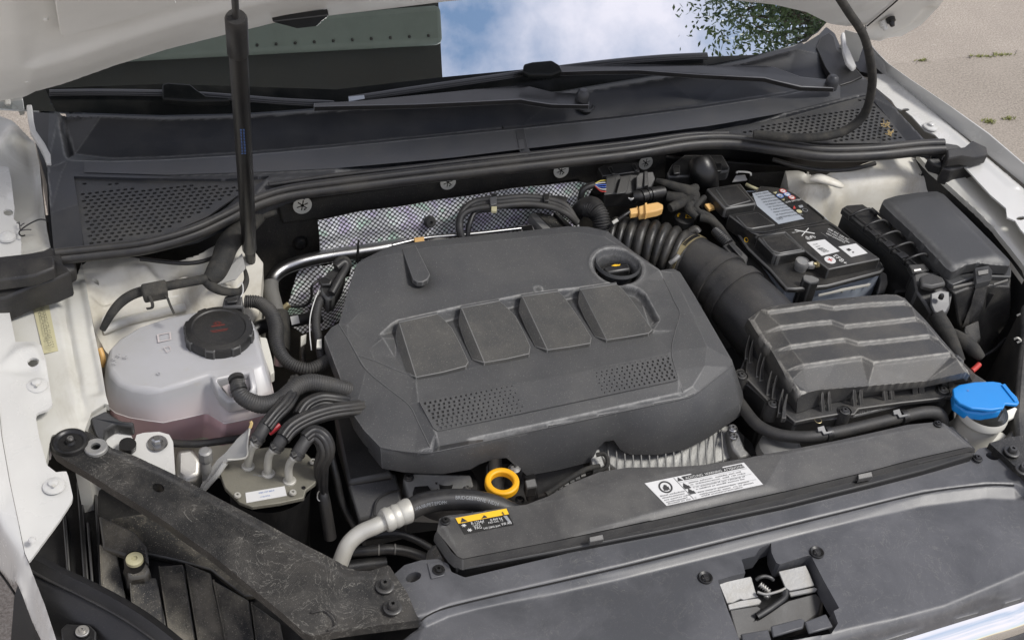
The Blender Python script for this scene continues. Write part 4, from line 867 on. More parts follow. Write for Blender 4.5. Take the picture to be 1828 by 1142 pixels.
def engine():
    t = T('engine', 'aluminium and black engine block hidden under its plastic cover', 'engine', (.0, 0, .3))
    frustum('block', [(660, 520, .77), (700, 470, .77), (1000, 440, .77), (1160, 500, .77), (1250, 640, .77), (1260, 740, .76), (720, 800, .75), (650, 700, .76)],
            [(640, 660, .50), (680, 600, .50), (1000, 560, .50), (1200, 600, .50), (1330, 760, .45), (1330, 880, .45), (700, 960, .45), (620, 800, .5)], m_['dark_steel'], t, bevel=.01)
    # finned aluminium sump / intercooler housing visible under the cover's right front
    frustum('charge_cooler', [(1060, 806, .735), (1080, 780, .745), (1290, 755, .745), (1312, 764, .74), (1322, 790, .73), (1330, 812, .72), (1240, 838, .715), (1110, 848, .715)],
            [(1060, 900, .64), (1080, 840, .64), (1300, 820, .64), (1330, 830, .64), (1345, 850, .64), (1340, 860, .64), (1240, 880, .64), (1110, 900, .64)], m_['cast_alu'], t, bevel=.003)
    for i in range(15):
        u = 1086 + i * 14.5; tube('cooling_rib', [(u - 2, 790 - i * 2.3, .746), (u, 812 - i * 1.6, .742), (u + 2, 845 - i * 1.1, .735)], 1.6, m_['cast_alu'], t, n=3, sides=6)
    prism('bracket', [(1296, 765, .75), (1312, 760, .752), (1322, 775, .748), (1330, 800, .742), (1344, 812, .735), (1322, 818, .735), (1306, 800, .74)], .03, m_['cast_alu'], t, bevel=.004)
    torx(1308, 765, .756, 7, m_['steel'], t, 1.3); torx(1309, 779, .753, 6, m_['steel'], t, 1.3)
    # pulley and cover seen through the notch
    lathe('timing_pulley', P(795, 868, .70), [(.006, .010), (.012, .012), (.014, .006), (.026, .004), (.028, .010), (.048, .008), (.052, .0), (.052, -.02)], m_['dark_plastic'], t, seg=40)
    for i in range(6):
        a = i * math.pi / 3 + .3; c = P(795, 868, .712); p = np.array([c + np.array([math.cos(a), math.sin(a), 0]) * .013, c + np.array([math.cos(a), math.sin(a), 0]) * .046]); v, f = sweep_vf(p, .0025, 6); mesh('spoke', v, f, m_['black_plastic'], t)
    prism('mount', [(718, 850, .72), (740, 842, .725), (842, 846, .725), (850, 880, .70), (838, 900, .69), (730, 895, .69)], .05, m_['cast_alu'], t, bevel=.004)
    torx(730, 852, .728, 7, m_['dark_steel'], t, 1.3); torx(834, 872, .725, 5, m_['alu'], t, 1.3)
    # dipstick tube and neighbouring bolts
    tube('dipstick_tube', [(884, 800, .77), (885, 840, .73), (890, 880, .69)], 12, m_['cast_alu'], t, sides=16); 
    prism('front_block', [(866, 826, .73), (915, 822, .73), (1040, 818, .73), (1045, 840, .72), (980, 880, .69), (900, 900, .68), (866, 890, .68)], .12, m_['dark_steel'], t, bevel=.004)
    torx(918, 836, .757, 9, m_['alu'], t, 1.25); lathe('bolt_boss', P(918, 836, .755), [(.011, 0), (.013, -.004), (.013, -.03)], m_['black_plastic'], t)
    torx(928, 892, .70, 6, m_['dark_steel'], t, 1.5)
    tube('sensor', [(946, 850, .745), (948, 872, .725), (950, 890, .71)], 11, m_['black_plastic'], t, sides=10)
    prism('sensor_plug', [(936, 856, .752), (956, 852, .752), (960, 868, .746), (940, 872, .746)], .02, m_['dark_plastic'], t, bevel=.002)
    for i in range(9):
        u = 976 + i * 10; v = 876 - i * 5.5; prism('wiring_clip', [(u, v, .745), (u + 9, v - 4, .745), (u + 11, v + 6, .740), (u + 1, v + 9, .740)], .015, m_['black_plastic' if i % 3 else 'dark_steel'], t, bevel=.001)
    prism('bracket', [(1052, 805, .755), (1070, 800, .755), (1080, 830, .745), (1060, 842, .745)], .012, m_['cast_alu'], t, bevel=.002)
    tube('wiring_loom', [(1064, 812, .765), (1078, 810, .768), (1085, 822, .765), (1080, 835, .757), (1060, 842, .75)], 4, m_['cloth_tape'], t); tube('wiring_loom', [(975, 882, .742), (1010, 858, .748), (1045, 838, .752), (1070, 832, .75)], 5, m_['cloth_tape'], t)
    # rear: ignition parts visible behind the cover
    prism('coil', [(944, 382, .835), (956, 380, .835), (988, 412, .835), (975, 415, .835)], .02, m_['zinc'], t, bevel=.001)
    prism('coil_side', [(956, 378, .825), (985, 384, .825), (1020, 405, .825), (990, 414, .825)], .04, m_['dirty_plastic'], t, bevel=.002)
    prism('bracket', [(988, 378, .832), (994, 378, .832), (1022, 403, .832), (1014, 405, .832)], .02, m_['black_plastic'], t, bevel=.001)
    frustum('socket', [(926, 403, .825), (950, 400, .825), (956, 414, .825), (932, 418, .825)], [(926, 410, .795), (950, 407, .795), (956, 424, .795), (932, 426, .795)], m_['zinc'], t); prism('socket_hole', [(930, 404, .8258), (949, 402, .8258), (953, 412, .8258), (935, 415, .8258)], .001, m_['black_plastic'], t, bevel=0)
    for x in (765, 845): prism('coil_connector', [(x, 428, .835), (x + 12, 424, .835), (x + 30, 424, .835), (x + 42, 430, .835), (x + 30, 436, .835), (x, 438, .835)], .02, m_['zinc'], t, bevel=.003)
    tube('fuel_rail', [(700, 438, .835), (760, 425, .835), (840, 418, .835), (930, 408, .835)], 4, m_['steel'], t)
    prism('rail_clamp', [(739, 424, .845), (757, 422, .845), (758, 434, .84), (741, 436, .84)], .008, m_['orange_plastic'], t, bevel=.001)
engine()

# ---------------------------------------------------------------- engine cover
def tz(u, v, off=0):                            # height of the cover's main top plane along a picture ray
    z = .86
    for _ in range(6): p = P(u, v, z); z = .8467 + .0104 * p[0] + .102 * p[1]
    return z + off
def engine_cover():
    t = T('engine_cover', 'large grey black plastic engine cover with four raised humps and two perforated fields', 'engine cover', (950, 600, .80))
    ol = [(637, 471, .845), (650, 462, .850), (700, 438, .862), (760, 430, .868), (850, 421, .872), (940, 412, .874), (1013, 404, .874), (1050, 405, .872), (1085, 413, .870), (1108, 432, .868), (1130, 449, .866), (1155, 466, .864), (1178, 482, .860), (1190, 481, .852), (1203, 480, .850), (1214, 486, .850), (1240, 528, .846), (1270, 580, .842), (1306, 642, .836), (1308, 652, .835), (1302, 656, .835), (1246, 700, .832), (1220, 711, .831), (1106, 735, .8305), (1000, 758, .830), (940, 771, .8295), (870, 786.5, .8288), (845, 792, .8283), (771, 807, .8275), (740, 807, .8258), (700, 802, .8245), (679, 798, .824), (650, 768, .827), (632, 742, .829), (606, 672, .835), (579, 601, .842), (592, 584, .847), (605, 577, .851), (610, 560, .850), (622, 515, .848)]
    br = [[(605, 578, .851), (622, 606, .8485), (637, 633, .846), (654, 660, .8445), (692, 692, .842), (730, 722, .840), (746, 752, .836), (768, 798, .8305)],     # inner crease, left wing
          [(783, 796, .8345), (940, 762, .8345), (1210, 702, .836)],
          [(1178, 483, .8575), (1186, 500, .855), (1196, 520, .853), (1205, 540, .852), (1214, 560, .850), (1206, 590, .848), (1199, 626, .846), (1206, 660, .842), (1219, 700, .835)],  # inner crease right wing
          [(1198, 486, .854), (1222, 530, .8515), (1263, 619, .844), (1259, 653, .8405), (1236, 690, .836)],
          [(637, 633, .846), (670, 644, .847), (705, 659, .8475), (742, 674, .848)],
          [(747, 716, .843), (900, 688, .844), (1050, 660, .845), (1194, 631, .846)], [(778, 772, .8375), (940, 738, .8375), (1100, 704, .8385), (1212, 680, .8395)], 
          # recess round the humps
          [(678, 598, tz(678, 598))] + [(u, v, tz(u, v)) for u, v in [(700, 578), (712, 571), (780, 556), (822, 546), (891, 534), (930, 526), (996, 517), (1035, 513), (1100, 504), (1140, 514), (1152, 524)]] + [(1178, 572, tz(1178, 572, -.001)), (1166, 590, .850)],
          [(684, 603, .852), *[(u, v, tz(u, v, -.013)) for u, v in [(702, 592), (716, 592), (784, 578), (824, 566), (892, 556), (932, 544), (998, 537), (1040, 530), (1104, 522), (1134, 530), (1146, 540), (1168, 574)]], (1160, 584, .847)],
          [(706, 604, .844), (722, 664, .846), (742, 676, .847)],
          [(742, 676, .846), (836, 658, .846), (866, 650, .847), (950, 634, .847), (980, 627, .847), (1060, 615, .847), (1084, 609, .847), (1166, 596, .848)],
          [(u, v, tz(u, v)) for u, v in [(640, 560), (700, 530), (800, 505), (950, 480), (1050, 470), (1150, 500)]], [(u, v, tz(u, v)) for u, v in [(690, 456), (760, 442), (940, 424), (1030, 415), (1080, 423), (1140, 462)]], [(620, 580, tz(620, 580)), (640, 600, tz(640, 600)), (660, 622, tz(660, 622)), (690, 636, tz(690, 636, -.001)), (706, 640, tz(706, 640, -.002))]]
    def lower(q):                               # the front tiers tilt down towards the viewer
        u, v, z = q
        return (u, v, .8465 - (.8465 - z) * 1.5) if z < .8465 and not (u > 1190 and v < 560) and v > 560 else q
    rearset = {(610, 560), (622, 515), (637, 471), (650, 462), (700, 438), (760, 430), (850, 421), (940, 412), (1013, 404), (1050, 405), (1085, 413), (1108, 432), (1130, 449), (1155, 466)}
    ol = [(u, v, tz(u, v, -.004)) if (u, v) in rearset else lower((u, v, z)) for u, v, z in ol]
    nb = len(br) - 1
    br = [l if i in (7, 8, 9, 10, 11, 12, 13) else [lower(q) for q in l] for i, l in enumerate(br)]
    cc = H0.p(1103, 470, .868); dx = H0.p(745, 503, .866)
    fr_c = P(1103, 470, .868)
    def fn(X, Y, G):
        r = np.hypot(X - cc[0], Y - cc[1]); G = G + .0012 * np.exp(-((r - .0465) / .004) ** 2)
        G = np.where(r < .043, G - .010 * np.clip((.043 - r) / .007, 0, 1), G)
        # dent round the tongue's end
        a, b = H0.p(728, 441, .866), H0.p(752, 498, .866); d = (b - a)[:2]; Ld = np.linalg.norm(d); d /= Ld
        s = (X - a[0]) * d[0] + (Y - a[1]) * d[1]; q = (X - a[0]) * -d[1] + (Y - a[1]) * d[0]
        e = np.hypot(np.clip(s - Ld * .9, 0, 1), q); e2 = np.where(s < 0, 9, e)
        G = G - .011 * np.clip(s / Ld, 0, 1) * np.exp(-(e2 / .026) ** 2)
        c2 = H0.p(962, 506, .87); r2 = np.hypot(X - c2[0], Y - c2[1]); G = G + .0012 * np.exp(-((r2 - .007) / .002) ** 2)
        return G
    hole = circ(1103, 470, .868, 38.5, seg=40)
    relief('shell', ol, br, m_['cover_plastic'], t, res=.0015, blur=.55, skirt=.028, fn=fn, holes=[hole], smooth=70)
    for cr in (br[0], br[4], br[2]):             # thin raised lines in lighter plastic, painting the crease highlights
        tube('crease_line', [(u, v, z + .0004) for u, v, z in cr], .75, m_['cover_plastic_edge'], t, n=3, sides=6)
    # front wall below the lower crease, with the dipstick notch
    C = [((650, 768, .827), (652, 778, .815), (658, 806, .78)), ((679, 797.5, .824), (680, 806, .812), (682, 836, .78)), ((700, 801.5, .8245), (702, 812, .811), (720, 843, .777)), ((740, 806.5, .8258), (742, 816, .811), (755, 845, .777)), ((771, 806.5, .8275), (773, 815, .816), (791, 846, .777)),
         ((845, 791.5, .8283), (848, 798, .820), (839, 838, .777)), ((870, 786, .8288), (870, 791, .822), (855, 829, .778)), ((904, 778.5, .829), (904, 787, .818), (878, 820, .782)), ((925, 774, .829), (921, 796, .805), (904, 817, .783)), ((940, 770.5, .8295), (938, 808, .785), (941, 849, .745)),
         ((1000, 757.5, .830), (1000, 796, .790), (1000, 838, .746)), ((1056, 745.5, .8303), (1058, 784, .790), (1056, 824, .748)), ((1075, 741.5, .8303), (1078, 780, .790), (1066, 802, .764)), ((1090, 738, .8304), (1092, 776, .790), (1080, 788, .776)), ((1106, 734.5, .8305), (1106, 772, .790), (1096, 786, .774)),
         ((1120, 731.5, .8306), (1122, 774, .785), (1108, 803, .752)), ((1140, 727.5, .8306), (1142, 776, .783), (1125, 812, .745)), ((1181, 719, .831), (1181, 776, .782), (1175, 812, .745)), ((1220, 710.5, .831), (1240, 762, .785), (1222, 803, .745)), ((1246, 699.5, .832), (1280, 745, .787), (1264, 782, .75)), ((1302, 655.5, .835), (1320, 722, .79), (1322, 742, .765)), ((1308, 651, .835), (1323, 716, .79), (1324, 738, .765)), ((1306, 640, .836), (1326, 700, .79), (1330, 730, .76))]
    C = [(lower(a), (b[0], b[1], b[2] - .006), (c[0], c[1], c[2] - .003)) for a, b, c in C]
    o = loft('front_wall', [[c[0] for c in C], [c[1] for c in C], [c[2] for c in C]], m_['cover_plastic'], t, bevel=.0022, seg=3, smooth=60)
    sd = o.modifiers.new('thick', 'SOLIDIFY'); sd.thickness = .003; sd.offset = -1
    o.modifiers.move(1, 0)
    tube('crease_line', [(a[0], a[1] + .5, a[2] - .0006) for a, _, _ in C[1:-2]], 1.5, m_['cover_plastic'], t, n=4, sides=8)
    # tongue
    a = [(717, 443, .869), (742, 437, .871), (768, 489, .871), (764, 498, .870), (755, 503, .870), (745, 503, .870), (737, 498, .870)]
    prism('tongue', a, .010, m_['cover_plastic'], t, bevel=.0015)
    # filler collar and cap
    m = PXM(1103, 470, .868); R0 = 38.5 * m; c = P(1103, 470, .858)
    lathe('filler_collar', c, [(R0 * 1.12, -.002), (R0 * 1.06, .0035), (R0 * 1.0, .002), (R0 * .93, -.006), (R0 * .84, -.020), (R0 * .82, -.034), (R0 * .3, -.036), (.001, -.036)], m_['cover_side'], t, seg=48)
    ocap = lathe('oil_cap', c + [0, -.002, -.026], [(.0275, -.008), (.0275, .004), (.0265, .0065), (.023, .0065), (.022, .005), (.001, .005)], m_['black_plastic'], t, seg=36)
    g = MB(); bx = np.array([(-.022, -.008, 0), (.022, -.008, 0), (.024, .008, 0), (-.024, .008, 0)]) + c + [0, -.002, -.008]; v, f = prism_vf(bx, .016); mesh('grip', v, f, m_['black_plastic'], t, bevel=.004).parent = ocap
    q = np.array(c + [0, .001, -.0075]);
    g = MB(); g.add([q + [-.009, .004, 0], q + [-.001, .006, 0], q + [.006, .004, 0], q + [.009, .005, 0], q + [.006, .001, 0], q + [-.003, .001, 0]], [(0, 5, 4, 3, 2, 1)]); g.build('oil_symbol', m_['yellow_ink'], t, smooth=None)
    # humps
    H = [dict(p=[(712, 575), (780.5, 559.5), (790, 567), (806.7, 585), (822, 614), (836.5, 645), (832, 653), (790, 664), (743, 673), (724, 664), (712, 630), (706, 604), (708, 588)]),
         dict(p=[(822.8, 549), (891, 536.5), (901, 544), (921, 564.5), (935, 592), (947, 618), (945, 631), (905, 640), (865, 647), (843, 641), (830, 612), (818.7, 578), (820, 562)]),
         dict(p=[(930.7, 528.6), (996.3, 519.4), (1006, 528), (1020, 547.4), (1040, 576), (1056, 602), (1054, 612.3), (1016, 619), (977.5, 624.3), (955.3, 618), (938, 584), (926, 556), (928, 540)]),
         dict(p=[(1035.6, 516), (1100.5, 506.4), (1112, 516), (1127.9, 535.4), (1148, 564), (1165, 588.4), (1158, 594.5), (1120, 601), (1083.4, 606.5), (1062, 600), (1043, 566), (1032, 540.6), (1033, 528)])]
    zr = [tz(745, 566, .005), tz(857, 542, .005), tz(963, 523, .005), tz(1068, 510, .005)]; zf = [.852, .853, .853, .853]
    for i, h in enumerate(H):
        p = h['p']; v0 = min(q[1] for q in p); v1 = max(q[1] for q in p)
        top = []; bot = []; cu = sum(q[0] for q in p) / len(p); cv = sum(q[1] for q in p) / len(p)
        for k, (u, v) in enumerate(p):
            s = (v - v0) / (v1 - v0); z = zr[i] + (zf[i] - zr[i]) * s; left = k in (9, 10, 11)
            top.append((u, v, z - (.009 if k in (10, 11) else .006 if k in (9, 12) else 0)))
        W = np.array([P(*q) for q in top])
        # crease between left facet and flat top
        a = P(p[12][0] + 6, p[12][1] - 8, zr[i] - .0002); b = P(p[8][0] + 1, p[8][1] - 1, zf[i] + .0002)
        n = len(W); V = list(W); Vb = [q + (q - W.mean(0)) * [.03, .03, 0] - [0, 0, .020] for q in W]
        # top split into main field and left facet: main = 0..8, facet = 8..12,0
        mi = len(V); V += [a]; V += Vb
        F_ = [tuple([mi] + list(range(0, 9))[::1]), (mi, 8, 9, 10, 11, 12, 0)]
        F_ = [g[::-1] for g in F_]
        o = mi + 1
        F_ += [(k, (k + 1) % n, o + (k + 1) % n, o + k) for k in range(n)]
        mesh('hump', V, F_, m_['hump_plastic'], t, bevel=.0009, smooth=30)
        # crest strip, its lighter edges painting the lit crest line
        u0, u1 = p[0], p[1]
        prism('crest_light_strip', [(u0[0] - 1, u0[1] - 3.5, zr[i] + .0012), (u1[0], u1[1] - 3.5, zr[i] + .0012), (u1[0] + 1, u1[1] + 1, zr[i] + .0002), (u0[0] - 1, u0[1] + 1, zr[i] + .0002)], .006, m_['cover_plastic'], t, bevel=.001)
    # perforated strip inset
    o4 = [(748, 717.5, .8440), (900, 690, .8450), (1050, 662, .8455), (1193, 634, .8465), (1201, 645, .8455), (1210, 677, .8408), (1204, 680, .8404), (1100, 702, .8398), (940, 736, .8388), (782, 769, .8386), (774, 764, .8392)]
    o4 = [lower(q) for q in o4]; A = np.array([P(*q) for q in o4]); k = np.linalg.lstsq(np.c_[A[:, :2], np.ones(len(A))], A[:, 2], rcond=None)[0]
    for q in A: q[2] = k[0] * q[0] + k[1] * q[1] + k[2] + .0004
    def zz(x, y): return k[0] * x + k[1] * y + k[2] + .0004
    holes = []
    def quad(a, b, c, d, s, q_): return (1 - q_) * ((1 - s) * a + s * b) + q_ * ((1 - s) * d + s * c)
    TL, TR, BR, BL = [np.array(x) for x in ((752, 722), (1190, 638), (1206, 676), (782, 765))]
    NC = 48
    for j in range(8):
        for i in range(NC):
            s = (i + .5 + (.3 if j % 2 else 0)) / NC; q_ = (j + .5) / 8
            if s < .40: w_ = 1 - s / .40
            elif s > .66: w_ = (s - .66) / .34
            else: continue
            if w_ < .08: continue
            c = quad(TL, TR, BR, BL, s, q_); c = H0.p(c[0], c[1], .8385); rx = .0007 + .0011 * w_ ** .8; ry = .0007 + .0016 * w_ ** .8
            holes.append([np.array([c[0] + rx * sx + .2 * ry * sy, c[1] + ry * sy, 0]) for sx, sy in ((-1, -1), (1, -1), (1, 1), (-1, 1))])
    for h in holes:
        for q in h: q[2] = zz(q[0], q[1])
    plate('perforated_strip', [q for q in A], holes, .0030, m_['cover_plastic'], t, local=True)
    B = A.copy(); B[:, 2] -= .0018; v, f = prism_vf(B, .0004); mesh('strip_backing', v, f, m_['dark_plastic'], t)
    return t
engine_cover()
def dipstick():
    t = T('dipstick', 'yellow ring handle of the oil dipstick in front of the engine cover', 'dipstick', (896, 890, .74))
    c = P(896, 862, .775); nrm = (CAM - c) / np.linalg.norm(CAM - c) * .12 + np.array([.0, .05, 1.0]); nrm /= np.linalg.norm(nrm)
    a = np.cross(nrm, [0, 1, 0]); a /= np.linalg.norm(a); b = np.cross(nrm, a); m = PXM(896, 862, .775)
    path = [c + a * math.cos(s) * 25 * m + b * math.sin(s) * 25 * m for s in np.linspace(0, 2 * math.pi, 49)]
    V = []; sec = [(-5.5, -6), (-3, -8), (3, -8), (5.5, -6), (5.5, 6), (3, 8), (-3, 8), (-5.5, 6)]; n = 48
    for i in range(n):
        s = 2 * math.pi * i / n; r = a * math.cos(s) + b * math.sin(s)
        for x, y in sec: V.append(c + r * (25.5 + x) * m + nrm * y * m)
    k = len(sec); F_ = [(i * k + j, ((i + 1) % n) * k + j, ((i + 1) % n) * k + (j + 1) % k, i * k + (j + 1) % k) for i in range(n) for j in range(k)]
    mesh('ring', V, F_, m_['yellow'], t, bevel=.0008)
    tube('stem', [(896, 886, .755), (900, 893, .735), (902, 900, .72)], 6, m_['yellow'], t, sides=10)
dipstick()
# ---------------------------------------------------------------- front: lock carrier cover, shroud, brace
def carrier():
    t = T('lock_carrier_cover', 'broad grey black plastic cover across the front with a cut-out for the bonnet catch', 'front cover', (1300, 1000, .70))
    ring = lambda u, v, z, ru, rv, s=0: [(u + ru * math.cos(a), v + rv * math.sin(a) + s * math.cos(a), z) for a in np.arange(14) * 2 * math.pi / 14]
    ol = [(704, 1024, .775), (722, 1008, .776), (752, 999, .777), (782, 997, .777), (800, 1006, .777), (806, 1020, .777), (830, 1030, .777), (1000, 990, .777), (1200, 940, .777), (1400, 893, .777), (1600, 845, .777), (1700, 820, .777), (1736, 812, .777), (1748, 800, .778), (1772, 796, .778), (1800, 806, .778), (1828, 838, .777), (1900, 900, .775), (2050, 960, .76), (1960, 1010, .732), (1828, 1068, .730), (1761, 1090, .729), (1690, 1112, .729), (1600, 1140, .729), (1450, 1180, .729), (1300, 1220, .729), (1100, 1270, .729), (700, 1340, .718), (640, 1200, .74), (752, 1118, .755), (744, 1098, .772), (728, 1060, .774)]
    br = [[(752, 1104, .7720), (765, 1094, .7720), (800, 1080, .7725), (900, 1056, .7725), (1000, 1034, .7725), (1150, 999, .7725), (1330, 954, .7725), (1500, 912, .7725), (1650, 876, .7725), (1760, 862, .7725), (1810, 863, .7725), (1832, 872, .772)],
          [(754, 1109, .767), (800, 1085, .7685), (1000, 1039, .7685), (1330, 959, .7685), (1650, 881, .7685), (1760, 867, .7685), (1810, 868, .7685), (1830, 877, .7685)],
          [(758, 1118, .760), (800, 1100, .760), (850, 1086, .760), (1000, 1058, .760), (1150, 1024, .760), (1280, 992, .760), (1500, 936, .760), (1640, 905, .760), (1760, 890, .760), (1812, 892, .760), (1825, 885, .760)],
          [(700, 1250, .757), (1100, 1205, .757), (1350, 1160, .757), (1505, 1123, .757), (1600, 1103, .757), (1686, 1080, .757), (1761, 1049, .757), (1828, 1020, .757), (1900, 985, .757)],
          [(690, 1275, .742), (1100, 1226, .745), (1350, 1178, .751), (1505, 1139, .751), (1600, 1116, .751), (1690, 1092, .751), (1761, 1062, .751), (1828, 1034, .751), (1920, 998, .751)]]
    hole = [(1281, 1036, .758), (1300, 1030, .758), (1330, 1023, .758), (1327, 1010, .758), (1324, 1001, .760), (1376, 984, .764), (1376, 968, .768), (1377, 966, .768), (1378, 984, .763), (1386, 1003, .760), (1392, 1007, .759), (1442, 992, .758), (1448, 993, .758), (1470, 1035, .758), (1498, 1085, .757), (1488, 1090, .757), (1496, 1112, .757), (1482, 1135, .750), (1322, 1170, .740), (1315, 1130, .757), (1300, 1090, .758)]
    hole[4] = (1324, 996, .762); hole[5] = (1350, 990, .763); hole.insert(6, (1362, 974, .766))
    def fn(X, Y, G):
        c = H0.p(1480, 905, .78); return G
    relief('panel', ol, br, m_['carrier_plastic'], t, res=.0022, blur=.55, skirt=.02, holes=[hole, ring(738, 1029, .776, 14, 8.5, -3), ring(1772, 813, .778, 12, 6, 3)], smooth=60)
    # walls of the catch cut-out
    a = np.array([P(*q) for q in hole]); b = a + (a.mean(0) - a) * [.03, .03, 0]; b[:, 2] -= .028; n = len(a)
    mesh('cutout_wall', np.vstack([a - [0, 0, .002], b]), [(i, (i + 1) % n, n + (i + 1) % n, n + i) for i in range(n)], m_['carrier_plastic'], t)
    tube('gap_shade_line', [(u, v + 3.5, z - .002) for u, v, z in br[0][:-1]], 1.7, m_['black_plastic'], t, n=5, sides=6)  # black tube painting the shaded gap between the two front panels
    torx(783, 1017, .779, 7, m_['black_plastic'], t, 1.6); torx(1745, 818, .779, 6, m_['dark_plastic'], t, 1.5)
    prism('moulded_tab', [(762, 1004, .7785), (790, 1001, .7785), (794, 1026, .7785), (770, 1032, .7785)], .002, m_['carrier_plastic'], t, bevel=.001)
    for u, v in [(1259, 1031), (1458, 986)]:
        lathe('quarter_turn_fastener', P(u, v, .760), [(.0001, .003), (.0045, .003), (.0055, .002), (.0062, .0012), (.0095, .003), (.0105, .002), (.0105, -.002)], m_['black_plastic'], t, seg=24)
        c = P(u, v, .7634); g = MB()
        for dx, dy in ((.0042, .0009), (.0009, .0042)): v_, f_ = prism_vf([c + [-dx, -dy, .0004], c + [dx, -dy, .0004], c + [dx, dy, .0004], c + [-dx, dy, .0004]], .001); g.add(v_, f_); c = c + [0, 0, .0003]
        g.build('fastener_slot', m_['rubber'], t, smooth=None)
    # moulded round boss lower left
    return t
carrier()
def catch():
    t = T('bonnet_catch', 'bonnet catch of two bright metal plates with a black release lever in the front cut-out', 'catch', (1370, 1060, .70))
    for pts in ([(1283, 1040, .748), (1340, 1028, .748), (1342, 1031, .748), (1350, 1060, .742), (1354, 1064, .740), (1328, 1070, .738), (1322, 1068, .738), (1308, 1075, .736), (1298, 1076, .736)],
                [(1390, 1019, .748), (1412, 1014, .748), (1438, 1008, .748), (1444, 1020, .746), (1454, 1044, .742), (1430, 1050, .740), (1410, 1054, .738), (1402, 1048, .740)]):
        prism('metal_plate', pts, .003, m_['zinc'], t, bevel=.0008)
    prism('metal_rim', [(1299, 1078, .735), (1322, 1071, .737), (1354, 1066, .738), (1360, 1072, .735), (1356, 1078, .732), (1302, 1088, .732)], .003, m_['zinc'], t, bevel=.001)
    prism('metal_rim', [(1408, 1056, .737), (1430, 1052, .739), (1454, 1047, .740), (1460, 1050, .738), (1456, 1055, .736), (1412, 1064, .734)], .003, m_['zinc'], t, bevel=.001)
    frustum('housing', [(1300, 1086, .732), (1352, 1078, .732), (1362, 1085, .730), (1354, 1100, .728), (1406, 1070, .730), (1456, 1056, .734), (1470, 1068, .730), (1462, 1096, .722), (1440, 1110, .722), (1316, 1142, .718), (1310, 1120, .722)],
            [(1300, 1120, .70), (1352, 1110, .70), (1362, 1110, .70), (1364, 1120, .70), (1406, 1100, .70), (1456, 1090, .70), (1470, 1096, .70), (1466, 1120, .70), (1440, 1130, .70), (1316, 1162, .70), (1310, 1150, .70)], m_['rubber'], t, bevel=.003)
    tube('hook', [(1350, 1034, .750), (1356, 1030, .754), (1366, 1028, .755), (1376, 1031, .754), (1380, 1035, .751)], 3.6, m_['dark_steel'], t, sides=10)
    tube('spring', [(1356, 1042, .748), (1372, 1056, .744), (1366, 1066, .742)], 5, m_['alu'], t, ribs=.0035, amp=.25)
    tube('latch_bar', [(1352, 1056, .748), (1368, 1060, .748), (1392, 1054, .750), (1402, 1049, .751)], 2.6, m_['zinc'], t, sides=8)
    tube('release_lever', [(1402, 1052, .750), (1400, 1066, .744), (1380, 1082, .738), (1362, 1094, .734), (1352, 1100, .732)], 7, m_['black_plastic'], t, sides=12, flat=.5)
    prism('shadow_plate', [(1324, 998, .70), (1380, 985, .70), (1392, 1010, .70), (1452, 996, .70), (1510, 1100, .70), (1330, 1150, .70), (1280, 1040, .70)], .004, m_['black_plastic'], t, bevel=0)  # black sheet painting the shade inside the cut-out
    for pts in ([(1322, 1130, .745), (1372, 1122, .747), (1380, 1150, .745), (1330, 1165, .742)], [(1376, 1116, .750), (1430, 1102, .751), (1438, 1106, .751), (1434, 1120, .750), (1380, 1136, .748)], [(1436, 1108, .753), (1475, 1094, .754), (1488, 1118, .753), (1444, 1130, .752)]):
        prism('support_plate', pts, .004, m_['carrier_plastic'], t, bevel=.002)
catch()
def front_strip():
    t = T('chrome_strip', 'polished chrome trim strip at the lower right corner', 'trim strip', (1700, 1110, .66))
    a = [(1400, 1198, .722), (1500, 1170, .722), (1591, 1144, .722), (1700, 1110, .722), (1761, 1090, .722), (1828, 1069, .722), (1960, 1015, .722)]
    A = np.array([P(*q) for q in a]); n = len(A); rows = [A, A + [0, -.006, -.003], A + [0, -.026, -.016], A + [0, -.032, -.028], A + [0, -.028, -.05]]
    A2 = np.vstack([crom(r, 6) for r in rows]); k = len(A2) // 5
    mesh('chrome', A2, [(j * k + i, (j + 1) * k + i, (j + 1) * k + i + 1, j * k + i + 1) for j in range(4) for i in range(k - 1)], m_['chrome'], t, smooth=80)
    t2 = T('bumper_lip', 'dark body strip under the chrome trim, lower right corner', 'bumper', (1780, 1130, .6))
    r = [A + [0, -.030, -.040], A + [0, -.034, -.045], A + [0, -.036, -.06], A + [0, -.03, -.4]]; A3 = np.vstack([crom(q, 6) for q in r])
    mesh('rim', A3[:3 * k], [(j * k + i, (j + 1) * k + i, (j + 1) * k + i + 1, j * k + i + 1) for j in range(2) for i in range(k - 1)], m_['carrier_plastic'], t2, smooth=80)
    mesh('grille_front', A3[2 * k:], [(i, k + i, k + i + 1, i + 1) for i in range(k - 1)], m_['black_plastic'], t2, smooth=80)
front_strip()
LABF = Frame(P(1255, 862, .8088), (1, 0, 0), (0, 1, .10)); LABF2 = Frame(P(865, 930, .8035), (1, 0, 0), (0, 1, .05))
